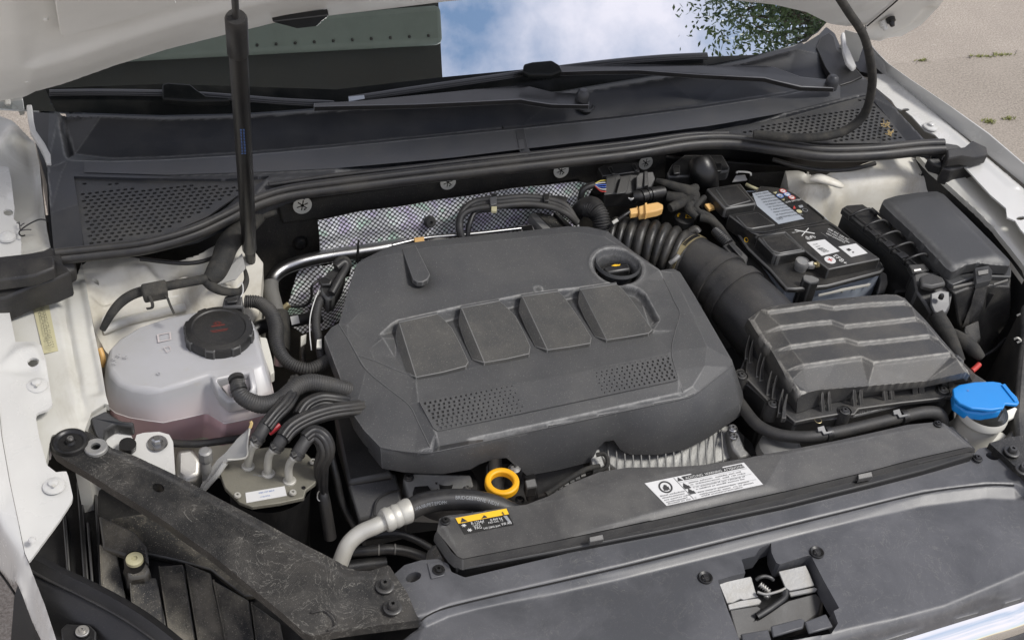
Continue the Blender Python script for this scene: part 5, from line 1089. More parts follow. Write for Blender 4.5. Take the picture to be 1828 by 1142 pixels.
def shroud():
    t = T('radiator_shroud', 'long sloping plastic air duct over the radiator bearing the warning labels', 'air duct', (1250, 900, .72))
    ol = [(780, 948, .798), (784, 926, .799), (794, 921, .800), (870, 912, .801), (940, 900, .803), (980, 885, .805), (1020, 862, .808), (1070, 842, .811), (1120, 834, .812), (1200, 833, .812), (1260, 829, .812), (1340, 816, .812), (1500, 785, .812), (1620, 758, .812), (1670, 753, .812), (1684, 755, .811), (1705, 770, .806), (1738, 800, .800), (1730, 797, .803), (1640, 817, .803), (1550, 841, .802), (1400, 877, .801), (1200, 921, .801), (1000, 963, .801), (826, 997, .800), (816, 992, .800)]
    br = [[(792, 936, .803), (818, 984, .801)], [(1000, 892, .808), (1080, 862, .811), (1200, 843, .8125), (1400, 811, .813), (1640, 764, .813), (1690, 764, .811)]]
    br += [[LABF.w(LABF.p(u, v, 0)) for u, v in [(1146, 858), (1330, 820), (1368, 866), (1190, 908), (1146, 858)]], [LABF2.w(LABF2.p(u, v, 0)) for u, v in [(808, 923), (906, 903), (921, 937), (828, 957), (808, 923)]]]
    relief('duct_top', ol, br, m_['radiator_plastic'], t, res=.0022, blur=.7, skirt=.0, smooth=60)
    R1 = [(780, 946, .798), (806, 984, .800), (816, 993, .800), (826, 998, .800), (1000, 964, .801), (1200, 922, .801), (1400, 878, .801), (1550, 842, .802), (1640, 818, .803), (1730, 798, .803), (1740, 800, .80)]
    loft('front_wall', [R1, [(u - (5 if u < 820 else 0), v + 8 + (2 if u < 830 else 0), z - .009) for u, v, z in R1], [(u - (6 if u < 820 else 0), v + 15 + (4 if u < 830 else 0) - (8 if u > 1720 else 0), z - .018) for u, v, z in R1]], m_['radiator_plastic'], t, bevel=.0015, smooth=60)
    lw = [(780, 950, .796), (806, 998, .786), (816, 1012, .785), (832, 1014, .785), (1000, 983, .785), (1200, 944, .785), (1400, 902, .785), (1550, 865, .786), (1650, 839, .787), (1738, 812, .790), (1742, 800, .796), (1700, 760, .803), (1500, 786, .803), (1200, 838, .803), (1080, 850, .803), (940, 905, .795), (800, 925, .792)]
    prism('duct_base', lw, .030, m_['black_plastic'], t, bevel=.002)
    for x in (0, 1):                            # small clip joints on the front edge
        u = [1052, 1532][x]; v = [958, 846][x]
        prism('clip_joint', [(u, v, .8025), (u + 24, v - 5, .8025), (u + 26, v + 4, .799), (u + 1, v + 9, .799)], .008, m_['radiator_plastic'], t, bevel=.0008)
    torx(795, 930, .804, 6, m_['black_plastic'], t, 1.5); torx(1674, 757, .813, 5, m_['black_plastic'], t, 1.5)
    # white warning label
    W4 = [(1151, 862), (1328, 825), (1362, 864), (1190, 902)]; zl = .8137
    fr = LABF; h = .0006
    lab = prism('warning_label', [(u, v, h) for u, v in W4], .0006, m_['white_label'], t, fr=fr, bevel=0)
    def Q(s, q): a, b, c, d = [np.array(x, float) for x in W4]; return (1 - q) * ((1 - s) * a + s * b) + q * ((1 - s) * d + s * c)
    def bar(s0, q0, s1, q1, mt, hh=h + .0004, nm='printed_bar', par=None):
        p = [Q(s0, q0), Q(s1, q0), Q(s1, q1), Q(s0, q1)]; return prism(nm, [(x[0], x[1], hh) for x in p], .0003, m_[mt], par or t, fr=fr, bevel=0)
    bar(.36, .04, .97, .20, 'ink')
    a = Q(.375, .185); b = Q(.96, .185); txt('ACHTUNG  WARNING  ATTENTION', a[0], a[1], h + .0008, b, 5.4, m_['white_ink'], t, fr=fr, fit=True)
    rnd = random.Random(3)
    for (q0, n, s0, s1) in [(.33, 1, .37, .9), (.42, 1, .37, .93), (.54, 1, .37, .9), (.63, 1, .37, .88), (.76, 1, .37, .9), (.85, 1, .37, .93), (.93, 1, .37, .8), (.60, 1, .02, .27), (.69, 1, .02, .25), (.78, 1, .02, .28), (.87, 1, .02, .24), (.94, 1, .02, .26)]:
        a = Q(s0, q0 + .03); b = Q(s1, q0 + .03); k = int((s1 - s0) * 62)
        s = ''.join(rnd.choice('nomiuerstaldv  ') for _ in range(k)); txt(s, a[0], a[1], h + .0004, b, 3.4, m_['ink'], t, fr=fr, fit=True, name='small_print')
    bar(.285, .02, .289, .98, 'ink')
    for q0 in (.25, .50, .75): bar(.29, q0 - .004, .98, q0 + .004, 'grey_ink', nm='rule')
    # symbols: hand in circle, triangle signs
    c = Q(.145, .30); cc = fr.p(c[0], c[1], h + .0005); m = PXM(c[0], c[1], .81)
    ringo = [np.array([cc[0] + 13 * m * math.cos(x), cc[1] + 13 * m * math.sin(x), cc[2]]) for x in np.arange(28) * 2 * math.pi / 28]; rin = [cc + (q - cc) * .76 for q in ringo]
    plate('hand_symbol_ring', ringo, [rin], .0003, m_['ink'], t, fr=fr, local=True)
    for dx, w_, hgt in ((-4.6, 1.6, 3), (-2.2, 1.6, 6), (0, 1.6, 7), (2.2, 1.6, 6.2), (4.6, 1.6, 2)):
        q = [cc + np.array([dx * m + sx * w_ * .6 * m, (-2 + sy) * m, 0]) for sx, sy in ((-1, -5), (1, -5), (1, hgt), (-1, hgt))]; plate('hand_symbol', q, [], .0003, m_['ink'], t, fr=fr, local=True)
    q = [cc + np.array([dx * m, dy * m, .0001]) for dx, dy in ((-5, 0), (-4, -6), (0, -8), (4, -6), (5.5, 0))]; plate('hand_symbol', q, [], .0004, m_['ink'], t, fr=fr, local=True)
    for s0, q0 in ((.325, .12), (.325, .38), (.325, .62)):
        p = [Q(s0 - .03, q0 + .07), Q(s0 + .025, q0 + .07), Q(s0, q0 - .09)]; plate('warning_triangle', [fr.p(x[0], x[1], h + .0005) for x in p], [], .0003, m_['ink'], t, fr=fr, local=True)
    bar(.295, .42, .355, .54, 'ink', nm='pictogram'); bar(.295, .66, .355, .78, 'ink', nm='pictogram')
    a = Q(.30, .97); txt('\u2299', a[0], a[1], h + .0005, Q(.36, .97), 4, m_['ink'], t, fr=fr)
    # refrigerant label
    W5 = [(813, 924), (904, 907), (917, 936), (829, 953)]
    fr2 = LABF2; h2 = .0006
    def Q2(s, q): a, b, c, d = [np.array(x, float) for x in W5]; return (1 - q) * ((1 - s) * a + s * b) + q * ((1 - s) * d + s * c)
    prism('refrigerant_label', [(u, v, h2) for u, v in W5], .0006, m_['black_label'], t, fr=fr2, bevel=0)
    p = [Q2(0, 0), Q2(1, 0), Q2(1, .34), Q2(0, .34)]; prism('yellow_band', [(x[0], x[1], h2 + .0004) for x in p], .0003, m_['yellow_ink'], t, fr=fr2, bevel=0)
    def TT(s, u, q, size, u1, mt='white_ink'): a = Q2(u, q); b = Q2(u1, q); txt(s, a[0], a[1], h2 + .0009, b, size, m_[mt], t, fr=fr2, fit=True)
    TT('R-1234yf', .22, .56, 6.5, .48); TT('CLASS A', .23, .68, 4, .38); TT('PAG', .24, .86, 6.5, .38); TT('SAE J2845 J639', .40, .95, 4.2, .74); TT('VW AG', .77, .93, 6.2, .97); TT('0,460 kg', .60, .55, 5, .84); TT('ND-OIL 12', .54, .68, 4, .84)
    for s, q0 in ((.05, .32), (.09, .32)): pass
    p = [Q2(.05, .30), Q2(.19, .30), Q2(.12, .05)]; plate('warning_triangle', [fr2.p(x[0], x[1], h2 + .0008) for x in p], [], .0003, m_['ink'], t, fr=fr2, local=True)
    p = [Q2(.46, .30), Q2(.54, .14), Q2(.50, .04), Q2(.57, .22), Q2(.58, .30)]; plate('flame_symbol', [fr2.p(x[0], x[1], h2 + .0008) for x in p], [], .0003, m_['ink'], t, fr=fr2, local=True)
    a = Q2(.86, .31); TT('\u00a7', .87, .30, 6, .92, 'ink')
    for s, q0 in ((.08, .54), (.14, .86)):
        c = Q2(s, q0 - .04)
        for k in range(3):
            x = k * math.pi / 3; d = np.array([math.cos(x), math.sin(x) * .75]) * 4.2; n_ = np.array([-d[1], d[0]]) * .16
            plate('snowflake', [fr2.p(*(c + e * d + f_ * n_), h2 + .0009 + k * .0001) for e, f_ in ((-1, -1), (1, -1), (1, 1), (-1, 1))], [], .0002, m_['white_ink'], t, fr=fr2, local=True)
    p = [Q2(.88, .40), Q2(.95, .40), Q2(.98, .85), Q2(.93, .85)]; prism('printed_bar', [(x[0], x[1], h2 + .0004) for x in p], .0003, m_['grey_ink'], t, fr=fr2, bevel=0)
shroud()
def brace():
    t = T('left_brace', 'scratched dusty black metal brace running diagonally from the left fender to the front cover', 'brace', (400, 950, .76))
    ring = lambda u, v, z, ru, rv, s=0: [(u + ru * math.cos(a), v + rv * math.sin(a) + s * math.cos(a), z) for a in np.arange(16) * 2 * math.pi / 16]
    zf = lambda u: .838 - (u - 90) / 640 * .055
    pts = [(88, 792), (92, 778), (104, 770), (128, 767), (150, 768), (166, 776), (200, 800), (238, 812), (280, 832), (360, 872), (460, 926), (560, 980), (610, 1006), (636, 1018), (660, 1018), (694, 1008), (704, 1024), (728, 1060), (744, 1098), (748, 1106), (690, 1114), (610, 1124), (575, 1130), (556, 1134), (543, 1128), (500, 1090), (440, 1040), (370, 984), (300, 934), (230, 890), (160, 846), (115, 820), (98, 808)]
    br = [[(130, 812, .836), (300, 900, .824), (450, 1010, .809), (520, 1070, .801), (560, 1112, .797), (700, 1092, .785)], [(170, 790, .834), (300, 852, .824), (460, 940, .81), (620, 1030, .797), (690, 1030, .79)]]
    relief('plate', [(u, v, zf(u)) for u, v in pts], br, m_['brace_metal'], t, res=.0028, blur=1.3, skirt=.016, holes=[ring(283, 873, .823, 11, 8, 1), ring(172, 798, .834, 6, 4)], smooth=60,
           fn=lambda X, Y, G: G + .0012 * np.sin(X * 40) * np.sin(Y * 33))
    lathe('rubber_mount', P(125, 788, .840), [(.0001, .003), (.006, .003), (.008, .0), (.016, -.0005), (.018, .002), (.021, .003), (.0235, .002), (.025, -.004)], m_['black_plastic'], t, seg=36)
    torx(126, 785, .847, 6, m_['steel'], t); lathe('washer', P(171, 797, .838), [(.0065, -.003), (.0065, .001), (.014, .0015), (.0155, 0), (.016, -.004)], m_['zinc'], t, seg=28); 
    for u, v in [(687, 1046), (701, 1084)]:
        torx(u, v, .792, 9.5, m_['dark_steel'], t, 1.75, 'screw', h=.009)
    for u, v, l in [(590, 1098, 34)]: tube('pressed_edge', [(556, 1092, .802), (580, 1088, .802), (598, 1100, .801), (600, 1116, .80), (586, 1124, .799)], 2.2, m_['brace_metal'], t, sides=6)
    t2 = T('right_brace', 'black metal brace with two flanged screws entering at the lower right edge', 'brace', (1815, 830, .76))
    relief('plate', [(1766, 790, .79), (1800, 780, .79), (1840, 775, .79), (2000, 770, .80), (2000, 960, .79), (1860, 880, .785), (1828, 846, .785), (1790, 812, .787)], [], m_['brace_metal'], t2, res=.003, skirt=.016)
    torx(1806, 806, .791, 8, m_['dark_steel'], t2, 1.75, h=.008); torx(1826, 838, .789, 8, m_['dark_steel'], t2, 1.75, h=.008)
brace()
def left_front():
    # air guide with slats below the brace
    t = T('headlight_backing', 'dusty black ribbed plastic housing below the left brace', 'plastic housing', (300, 1050, .55))
    prism('backing', [(40, 840, .66), (140, 800, .66), (560, 1060, .60), (620, 1240, .56), (300, 1260, .56), (60, 1100, .58), (30, 1000, .60)], .02, m_['black_plastic'], t, bevel=0)
    prism('side_wall', [(60, 985, .64), (92, 812, .66), (120, 800, .66), (190, 830, .66), (190, 960, .64), (120, 1000, .63)], .05, m_['black_plastic'], t, bevel=0)
    prism('rib_backing', [(62, 990, .655), (96, 862, .685), (128, 842, .69), (180, 850, .69), (300, 905, .685), (420, 975, .675), (560, 1120, .65), (560, 1220, .63), (300, 1190, .635), (60, 1020, .65)], .01, m_['dark_plastic'], t, bevel=0)
    prism('upper_panel', [(196, 925, .693), (262, 915, .69), (330, 950, .688), (420, 1012, .682), (470, 1060, .675), (436, 1064, .672), (376, 1016, .676), (318, 1000, .68), (250, 985, .685), (204, 965, .69)], .01, m_['dirty_plastic'], t, bevel=.002)
    lands = [[(178, 972), (206, 974), (229, 1088), (182, 1078)], [(231, 1030), (279, 1030), (302, 1138), (237, 1106)], [(283, 1010), (327, 1006), (352, 1160), (306, 1160)], [(331, 1004), (376, 1022), (408, 1160), (356, 1160)], [(380, 1034), (444, 1070), (462, 1190), (412, 1190)], [(448, 1074), (500, 1110), (520, 1210), (466, 1210)]]
    for i, l in enumerate(lands):
        z0 = .70 - i * .003; prism('rib', [(*l[0], z0), (*l[1], z0 - .006), (*l[2], z0 - .032), (*l[3], z0 - .026)], .04, m_['dirty_plastic'], t, bevel=.002)
        tube('edge', [(l[0][0] + 1, l[0][1], z0 + .004), (l[3][0] + 1, l[3][1], z0 - .022)], 1.6, m_['dirty_plastic'], t, n=2, sides=6)
    for a, b, w_ in [((110, 905), (120, 1036), 7), ((136, 858), (150, 1056), 10), ((168, 880), (178, 1070), 6), ((154, 930), (164, 1064), 5)]:
        prism('upright_rib', [(a[0], a[1], .70), (a[0] + w_, a[1] + 2, .70), (b[0] + w_, b[1] + 4, .67), (b[0], b[1], .67)], .06, m_['dark_plastic'], t, bevel=.002)
    prism('shelf', [(176, 918, .715), (240, 948, .71), (262, 975, .705), (266, 1004, .70), (222, 990, .70), (184, 978, .70)], .012, m_['dirty_plastic'], t, bevel=.003)
    frustum('screw_boss', [(224, 1000, .72), (256, 996, .72), (268, 1016, .715), (262, 1030, .71), (230, 1034, .71)], [(214, 1030, .66), (262, 1026, .66), (276, 1040, .66), (268, 1060, .65), (226, 1066, .65)], m_['dirty_plastic'], t, bevel=.004)
    lathe('rubber_seat', P(240, 1001, .722), [(.0001, .008), (.012, .008), (.0135, .006), (.0145, -.012)], m_['black_plastic'], t, seg=28)
    lathe('yellow_plug', P(240, 997, .733), [(.0001, -.001), (.0035, -.001), (.0042, .002), (.0095, .002), (.0115, .0008), (.0118, -.004)], m_['tape_cream'], t, seg=28)
    # curved black bumper edge
    t2 = T('bumper_edge', 'black plastic bumper edge curving along the lower left corner', 'bumper edge', (200, 1110, .6))
    a = crom([P(u, v, z) for u, v, z in [(48, 1008, .79), (90, 1030, .785), (150, 1058, .78), (210, 1090, .775), (260, 1122, .77), (320, 1170, .76), (380, 1230, .75)]], 6)
    n = len(a); rows = [a + [.012, .016, 0], a + [.006, .008, .004], a, a + [-.012, -.020, -.006], a + [-.02, -.03, -.02], a + [-.05, -.08, -.14]]
    mesh('edge', np.vstack(rows), [(j * n + i, (j + 1) * n + i, (j + 1) * n + i + 1, j * n + i + 1) for j in range(5) for i in range(n - 1)], m_['black_plastic'], t2, smooth=40)
    tube('ridge', [(52, 1016, .793), (92, 1038, .788), (150, 1066, .783), (210, 1098, .778), (262, 1132, .773), (330, 1185, .765)], 2.6, m_['dark_plastic'], t2, sides=8); tube('ridge', [(70, 1046, .775), (110, 1068, .772), (150, 1092, .769), (200, 1124, .765), (250, 1160, .76)], 2.2, m_['dark_plastic'], t2, sides=8)
    prism('tab', [(108, 1122, .77), (118, 1112, .77), (160, 1114, .77), (172, 1126, .768), (170, 1160, .765), (112, 1160, .765)], .01, m_['black_plastic'], t2, bevel=.002); torx(147, 1126, .772, 6, m_['alu'], t2, 2.0)
left_front()
# ---------------------------------------------------------------- coolant tank and left hoses
def ngon_stack(name, loops, mat, parent, bevel=.004, caps=True, **k):
    L_ = [np.array([P(*q) for q in l]) for l in loops]; n = len(L_[0]); V = np.vstack(L_)
    f = [tuple(range(n))] if caps else []
    for j in range(len(L_) - 1): f += [(j * n + i, (j + 1) * n + i, (j + 1) * n + (i + 1) % n, j * n + (i + 1) % n) for i in range(n)]
    e = np.cross(L_[0] - L_[0].mean(0), np.roll(L_[0], -1, 0) - L_[0].mean(0)).sum(0)[2]
    if e < 0: f = [g[::-1] for g in f]
    return mesh(name, V, f, mat, parent, bevel=bevel, **k)
def tank():
    t = T('coolant_tank', 'translucent grey coolant expansion tank with black screw cap and pink fluid', 'coolant tank', (330, 720, .66))
    top = [(196, 664), (190, 645), (196, 622), (214, 603), (250, 582), (300, 565), (350, 555), (400, 551), (430, 557), (446, 567), (456, 590), (464, 620), (471, 648), (452, 654), (420, 660), (384, 665), (369, 669), (330, 682), (288, 694), (266, 697), (236, 692), (212, 682)]
    zt = [.842] * 22
    for i in (0, 1, 2): zt[i] = .836
    for i in (20, 21, 19): zt[i] = .838
    mid = [(191, 700), (186, 676), (190, 652), (208, 630), (250, 600), (300, 585), (350, 575), (400, 571), (440, 575), (460, 590), (470, 620), (480, 660), (487, 702), (466, 712), (430, 722), (396, 722), (370, 705), (330, 716), (290, 726), (266, 728), (236, 722), (208, 712)]
    low = [(192, 724), (187, 700), (190, 670), (208, 650), (250, 620), (300, 605), (350, 595), (400, 591), (440, 600), (464, 612), (474, 650), (484, 690), (492, 728), (478, 738), (440, 748), (400, 756), (369, 737), (330, 746), (292, 754), (262, 750), (232, 745), (208, 737)]
    L3 = [[(u, v, z) for (u, v), z in zip(top, zt)], [(u, v, .812) for u, v in mid], [(u, v, .788) for u, v in low]]
    ngon_stack('tank_body', L3, m_['tank_plastic'], t, bevel=.007, seg=4, smooth=60)
    def off(l, d, z, dv=0):
        c = np.mean(l, 0); return [(u + (u - c[0]) * d, v + (v - c[1]) * d + dv, z) for u, v in l]
    ngon_stack('weld_flange', [off(low, .006, .7885), off(low, .018, .787), off(low, .018, .781), off(low, .0, .779)], m_['tank_low'], t, bevel=.001)
    ngon_stack('lower_tank', [off(low, -.012, .783), off(low, -.04, .74, 22), off(low, -.12, .70, 48)], m_['tank_pink'], t, bevel=.004)
    # cap
    c = P(391, 594, .848); m = PXM(391, 597, .85); R = 60 * m
    cap = lathe('screw_cap', c, [(R * 1.02, -.012), (R, -.004), (R * 1.0, .006), (R * .96, .010), (R * .80, .012), (R * .76, .0105), (R * .5, .011), (.0001, .011)], m_['dark_plastic'], t, seg=48)
    for i in range(8):
        a = i * math.pi / 4 + .35; p = c + np.array([math.cos(a), math.sin(a), 0]) * R * .97; tv = np.array([-math.sin(a), math.cos(a), 0]); r_ = np.array([math.cos(a), math.sin(a), 0])
        v, f = prism_vf([p - tv * .009 - r_ * .004 + [0, 0, .0105], p + tv * .009 - r_ * .004 + [0, 0, .0105], p + tv * .007 + r_ * .0035 + [0, 0, .009], p - tv * .007 + r_ * .0035 + [0, 0, .009]], .020); o = mesh('cap_grip', v, f, m_['dark_plastic'], t, bevel=.002); o.parent = cap
    lathe('tank_neck', c - [0, 0, .012], [(R * 1.16, -.004), (R * 1.10, .001), (R * 1.04, .003), (R * .9, .003)], m_['tank_plastic'], t, seg=40)
    # faded warning print on the cap
    p = c + [0, 0, .0114]; g = MB()
    for dx, dy, w_, h_ in [(0, .004, .010, .0012), (0, -.006, .013, .0008), (0, -.009, .011, .0007)]: g.add([p + [dx - w_, dy - h_, 0], p + [dx + w_, dy - h_, 0], p + [dx + w_, dy + h_, 0], p + [dx - w_, dy + h_, 0]], [(0, 1, 2, 3)])
    for i in range(12):
        a = i * math.pi / 6; d = np.array([math.cos(a), math.sin(a) * .8, 0]); q = p + [0, .009, .0001]; s = np.array([-d[1], d[0], 0]) * .0006; g.add([q + d * .002 - s, q + d * .007 - s * .4, q + d * .007 + s * .4, q + d * .002 + s], [(0, 1, 2, 3)])
    g.build('cap_print', m_['dull_red_ink'], t, smooth=None)
    # moulded marks on the top
    for pts in ([(280, 597), (305, 592), (306, 606), (282, 611)], [(292, 620), (303, 617), (306, 624), (298, 629)]):
        a = [P(u, v, .8426) for u, v in pts]; n = len(a); c0 = np.mean(a, 0); b = [q + (c0 - q) * .25 for q in a]; mesh('moulded_mark', a + b, [(i, (i + 1) % n, n + (i + 1) % n, n + i) for i in range(n)], m_['hose_rubber'] if False else m_['tank_low'], t)
    for u, v in [(204, 640), (212, 634), (224, 637), (205, 648), (283, 667)]: lathe('moulded_ring', P(u, v, .8405), [(.0030, 0), (.0028, .0008), (.0020, .0008), (.0018, 0)], m_['tank_plastic'], t, seg=12)
    # nipple recess frame
    plate('outlet_frame', [(376, 672, .850), (452, 656, .850), (459, 690, .840), (456, 708, .832), (408, 719, .828), (390, 704, .836)], [[(386, 677, .849), (444, 665, .849), (448, 690, .842), (442, 701, .836), (412, 708, .832), (400, 697, .838)]], .022, m_['tank_plastic'], t, bevel=.003, seg=3)
    prism('outlet_pocket', [(388, 676, .843), (444, 665, .843), (446, 690, .828), (440, 704, .82), (410, 708, .818), (399, 694, .828)], .001, m_['tank_low'], t, bevel=0)
    tube('outlet', [(424, 700, .826), (424, 690, .835), (423, 680, .842)], 8, m_['tank_plastic'], t)
    prism('side_bracket', [(462, 600, .83), (476, 602, .83), (486, 640, .82), (490, 664, .815), (482, 668, .815), (468, 634, .82)], .02, m_['natural_plastic'], t, bevel=.002)
tank()
def tube1(name, lab, pts, r, mat='hose_rubber', **k):
    cat = k.pop('cat', 'hose'); return tube(name, pts, r, m_[mat], label=lab, cat=cat, **k)
def hoses_left():
    t = T('coolant_hose', 'ribbed grey coolant hose curving from the tank outlet to the engine cover', 'hose', (500, 700, .78))
    tube('hose', [(424, 682, .862, 13), (427, 700, .858, 14), (440, 713, .852, 15), (468, 722, .845, 16), (500, 714, .842, 16), (528, 692, .845, 16), (552, 683, .845, 16), (580, 686, .84, 15.5), (612, 694, .828, 15), (650, 705, .80, 14)], 15, m_['hose_rubber'], t, ribs=.0034, amp=.025, n=12, sides=20)
    tube('clamp', [(421, 674, .866), (423, 680, .8655)], 14.5, m_['dark_plastic'], t, n=3, sides=20); tube('clamp', [(425, 691, .862), (427, 697, .860)], 15, m_['dark_plastic'], t, n=3, sides=20)
    prism('clamp_ear', [(429, 668, .872), (437, 672, .87), (436, 682, .868), (430, 680, .868)], .006, m_['dark_plastic'], t)
    t = T('steel_pipe', 'bare steel pipe bending round behind the left of the engine cover', 'pipe', (490, 520, .7))
    tube('pipe', [(720, 436, .80), (680, 444, .80), (640, 450, .80), (590, 457, .80), (540, 467, .80), (506, 480, .795), (486, 498, .79), (484, 520, .785), (492, 550, .775), (500, 580, .765), (503, 610, .755), (500, 650, .72)], 12.5, m_['steel'], t, n=10, sides=20)
    tube('sleeve', [(483, 505, .792), (484, 520, .787), (492, 550, .777), (499, 578, .767), (501, 590, .763)], 14, m_['alu_white'] if False else m_['dust_sleeve'], t, n=8, sides=20)
    tube('tape', [(500, 560, .775), (502, 580, .77), (503, 604, .762), (501, 625, .755)], 15.5, m_['cloth_tape'], t, n=6, sides=14)
    tube1('corrugated_hose', 'black corrugated conduit looping from the coolant tank under the engine cover', [(438, 538, .83, 11), (462, 540, .832, 11), (482, 556, .83, 12), (492, 580, .825, 13), (494, 610, .818, 12), (502, 632, .812, 11), (520, 650, .808, 10.5), (548, 658, .806, 10.5), (570, 652, .805, 10.5), (590, 640, .80, 10.5)], 11, ribs=.0036, amp=.10, n=14, sides=16)
    tube1('corrugated_conduit', 'thin corrugated wiring conduit hanging left of the engine cover', [(578, 526, .83), (568, 545, .828), (564, 575, .822), (568, 605, .815), (574, 640, .80)], 7.5, ribs=.003, amp=.10, n=12)
    tube1('white_cord', 'thin white cord beside the corrugated conduit', [(574, 508, .84), (562, 535, .838), (554, 565, .832), (553, 595, .825), (556, 625, .81)], 1.0, 'wire_white', cat='cord')
    t = T('wiring_connector', 'black clipped wiring connector above the conduit left of the engine cover', 'connector', (590, 500, .8))
    prism('housing', [(572, 500, .85), (586, 484, .855), (606, 470, .86), (618, 476, .86), (612, 500, .85), (596, 530, .84), (584, 536, .838), (572, 520, .845)], .03, m_['dark_plastic'], t, bevel=.004)
    prism('latch', [(568, 497, .856), (580, 492, .858), (594, 498, .857), (590, 508, .853), (574, 508, .853)], .008, m_['black_plastic'], t, bevel=.002); tube('boot', [(600, 478, .862), (614, 468, .864), (618, 476, .860), (606, 498, .856), (592, 524, .848)], 7, m_['dark_plastic'], t, sides=12)
    tube('cable', [(610, 480, .85), (600, 470, .86), (612, 462, .865), (622, 470, .86), (618, 490, .83)], 6, m_['cloth_tape'], t)
    prism('tape_tag', [(566, 606, .828), (574, 605, .828), (574, 620, .824), (565, 620, .824)], .003, m_['natural_plastic'], t, bevel=0)
    # pin standing at the cover's rear left corner
    tube1('cable_tie', 'upright black cable tie end at the rear left corner of the engine cover', [(637, 468, .85, 3), (639, 447, .872, 2.6), (640, 428, .892, 1.4)], 3, 'black_plastic', cat='cable tie', sides=8)
    # small pipes and clutter between tank and engine
    tube1('sensor_pipe', 'short black stub pipe between coolant tank and steel pipe', [(448, 592, .80), (470, 582, .80), (492, 580, .795)], 13, 'black_plastic', cat='pipe', sides=16)
    tube1('brass_pipe', 'short dull metal tube standing beside the coolant conduit loop', [(541, 600, .74), (540, 630, .72), (542, 655, .70)], 5.5, 'dirty_plastic', cat='pipe')
    prism('tape_tag', [(537, 600, .765), (547, 596, .765), (546, 612, .76), (537, 618, .758)], .002, m_['natural_plastic'], None, bevel=0, label='crumpled cream tape tag on the tube beside the conduit loop', cat='tape tag')
    t = T('valve', 'black valve with a printed grey sticker behind the steel pipe', 'valve', (530, 575, .7))
    tube('body', [(508, 572, .76, 11), (530, 572, .76, 11), (548, 568, .76, 10), (560, 560, .76, 9)], 10, m_['dark_plastic'], t, sides=16); prism('sticker', [(518, 565, .775), (532, 562, .775), (535, 576, .772), (521, 580, .772)], .0006, m_['white_label'], t, bevel=0)
    tube('outlet', [(556, 548, .765), (566, 560, .76), (572, 575, .755)], 6, m_['dark_plastic'], t)
    tube1('brake_line', 'thin black line with a small brass union crossing behind the steel pipe', [(506, 552, .77), (516, 547, .772), (545, 545, .77), (556, 530, .775), (562, 505, .78), (620, 480, .79)], 2.6, 'black_plastic', cat='pipe')
    lathe('union_nut', P(511, 547, .775), [(.0001, .006), (.005, .006), (.006, .004), (.006, -.008)], m_['brass'], None, seg=6, label='small metal union nut beside the steel pipe', cat='nut', axis=(.8, .2, .5), smooth=20)
    # taped harness over the tower
    t = T('taped_harness', 'thick black cloth taped wiring harness coming out from under the seal at the left', 'wiring harness', (400, 470, .85))
    tube('trunk', [(462, 378, .90, 18), (436, 405, .905, 20), (408, 435, .905, 20), (396, 465, .90, 19), (384, 488, .895, 18), (372, 500, .89, 13)], 20, m_['cloth_tape'], t, n=10, sides=16)
    tube('branch', [(382, 494, .892, 9), (355, 500, .895, 8.5), (318, 507, .898, 8.5), (282, 514, .898, 8.5), (246, 522, .895, 9), (220, 536, .888, 9), (200, 558, .875, 8), (183, 588, .85, 6)], 8, m_['cloth_tape'], t, n=10, sides=14)
    tube('branch', [(366, 500, .89, 9), (380, 512, .885, 9), (400, 520, .88, 8), (428, 520, .87, 7), (440, 500, .865, 5), (436, 478, .86, 3)], 8, m_['cloth_tape'], t, n=8)
    prism('tape_wrap', [(250, 506, .915), (296, 497, .915), (300, 520, .905), (256, 528, .905)], .016, m_['cloth_tape'], t, bevel=.003)
    for pts in ([(262, 520, .905), (270, 535, .90), (272, 548, .892), (262, 551, .888)], [(290, 518, .905), (298, 530, .895), (304, 545, .885), (311, 560, .875)]): tube('loose_tape_end', pts, 3.0, m_['cloth_tape'], t, sides=8, flat=.4)
    tube('branch', [(440, 388, .90, 9), (470, 384, .905, 7), (492, 378, .905, 6)], 7, m_['cloth_tape'], t)
    t = T('tank_connector', 'black electrical connector standing at the rear corner of the coolant tank', 'connector', (418, 540, .85))
    prism('housing', [(400, 528, .872), (432, 524, .872), (435, 548, .862), (396, 548, .862)], .035, m_['dark_plastic'], t, bevel=.003); prism('catch', [(404, 532, .874), (424, 530, .874), (424, 538, .871), (406, 540, .871)], .004, m_['black_plastic'], t, bevel=.001)
    tube('blue_wire', [(424, 512, .88), (432, 505, .885), (434, 520, .88), (430, 530, .875)], 1, m_['wire_white'], t, sides=5)
    # black twig caught at the cowl's left end
    t = T('twig', 'black twig with curled ends lying on the left inner wing beside the cowl', 'twig', (50, 400, .93))
    tube('stem', [(83, 393, .952), (70, 392, .955), (52, 400, .955), (38, 410, .952), (34, 416, .95), (38, 421, .95), (45, 420, .95)], 1.4, m_['black_plastic'], t, sides=6)
    for a, b in (((36, 412), (34, 396)), ((36, 412), (56, 410)), ((37, 402), (30, 398)), ((37, 404), (43, 399))): tube('side_shoot', [(a[0], a[1], .953), ((a[0] + b[0]) / 2, (a[1] + b[1]) / 2 - 1, .955), (b[0], b[1], .953)], 1.0, m_['black_plastic'], t, sides=5)
MATS_extra = surf('dust_sleeve', (.13, .128, .12), .6, dust=.4, dcol=(.22, .21, .18), grain=.3, specks=.1)
hoses_left()
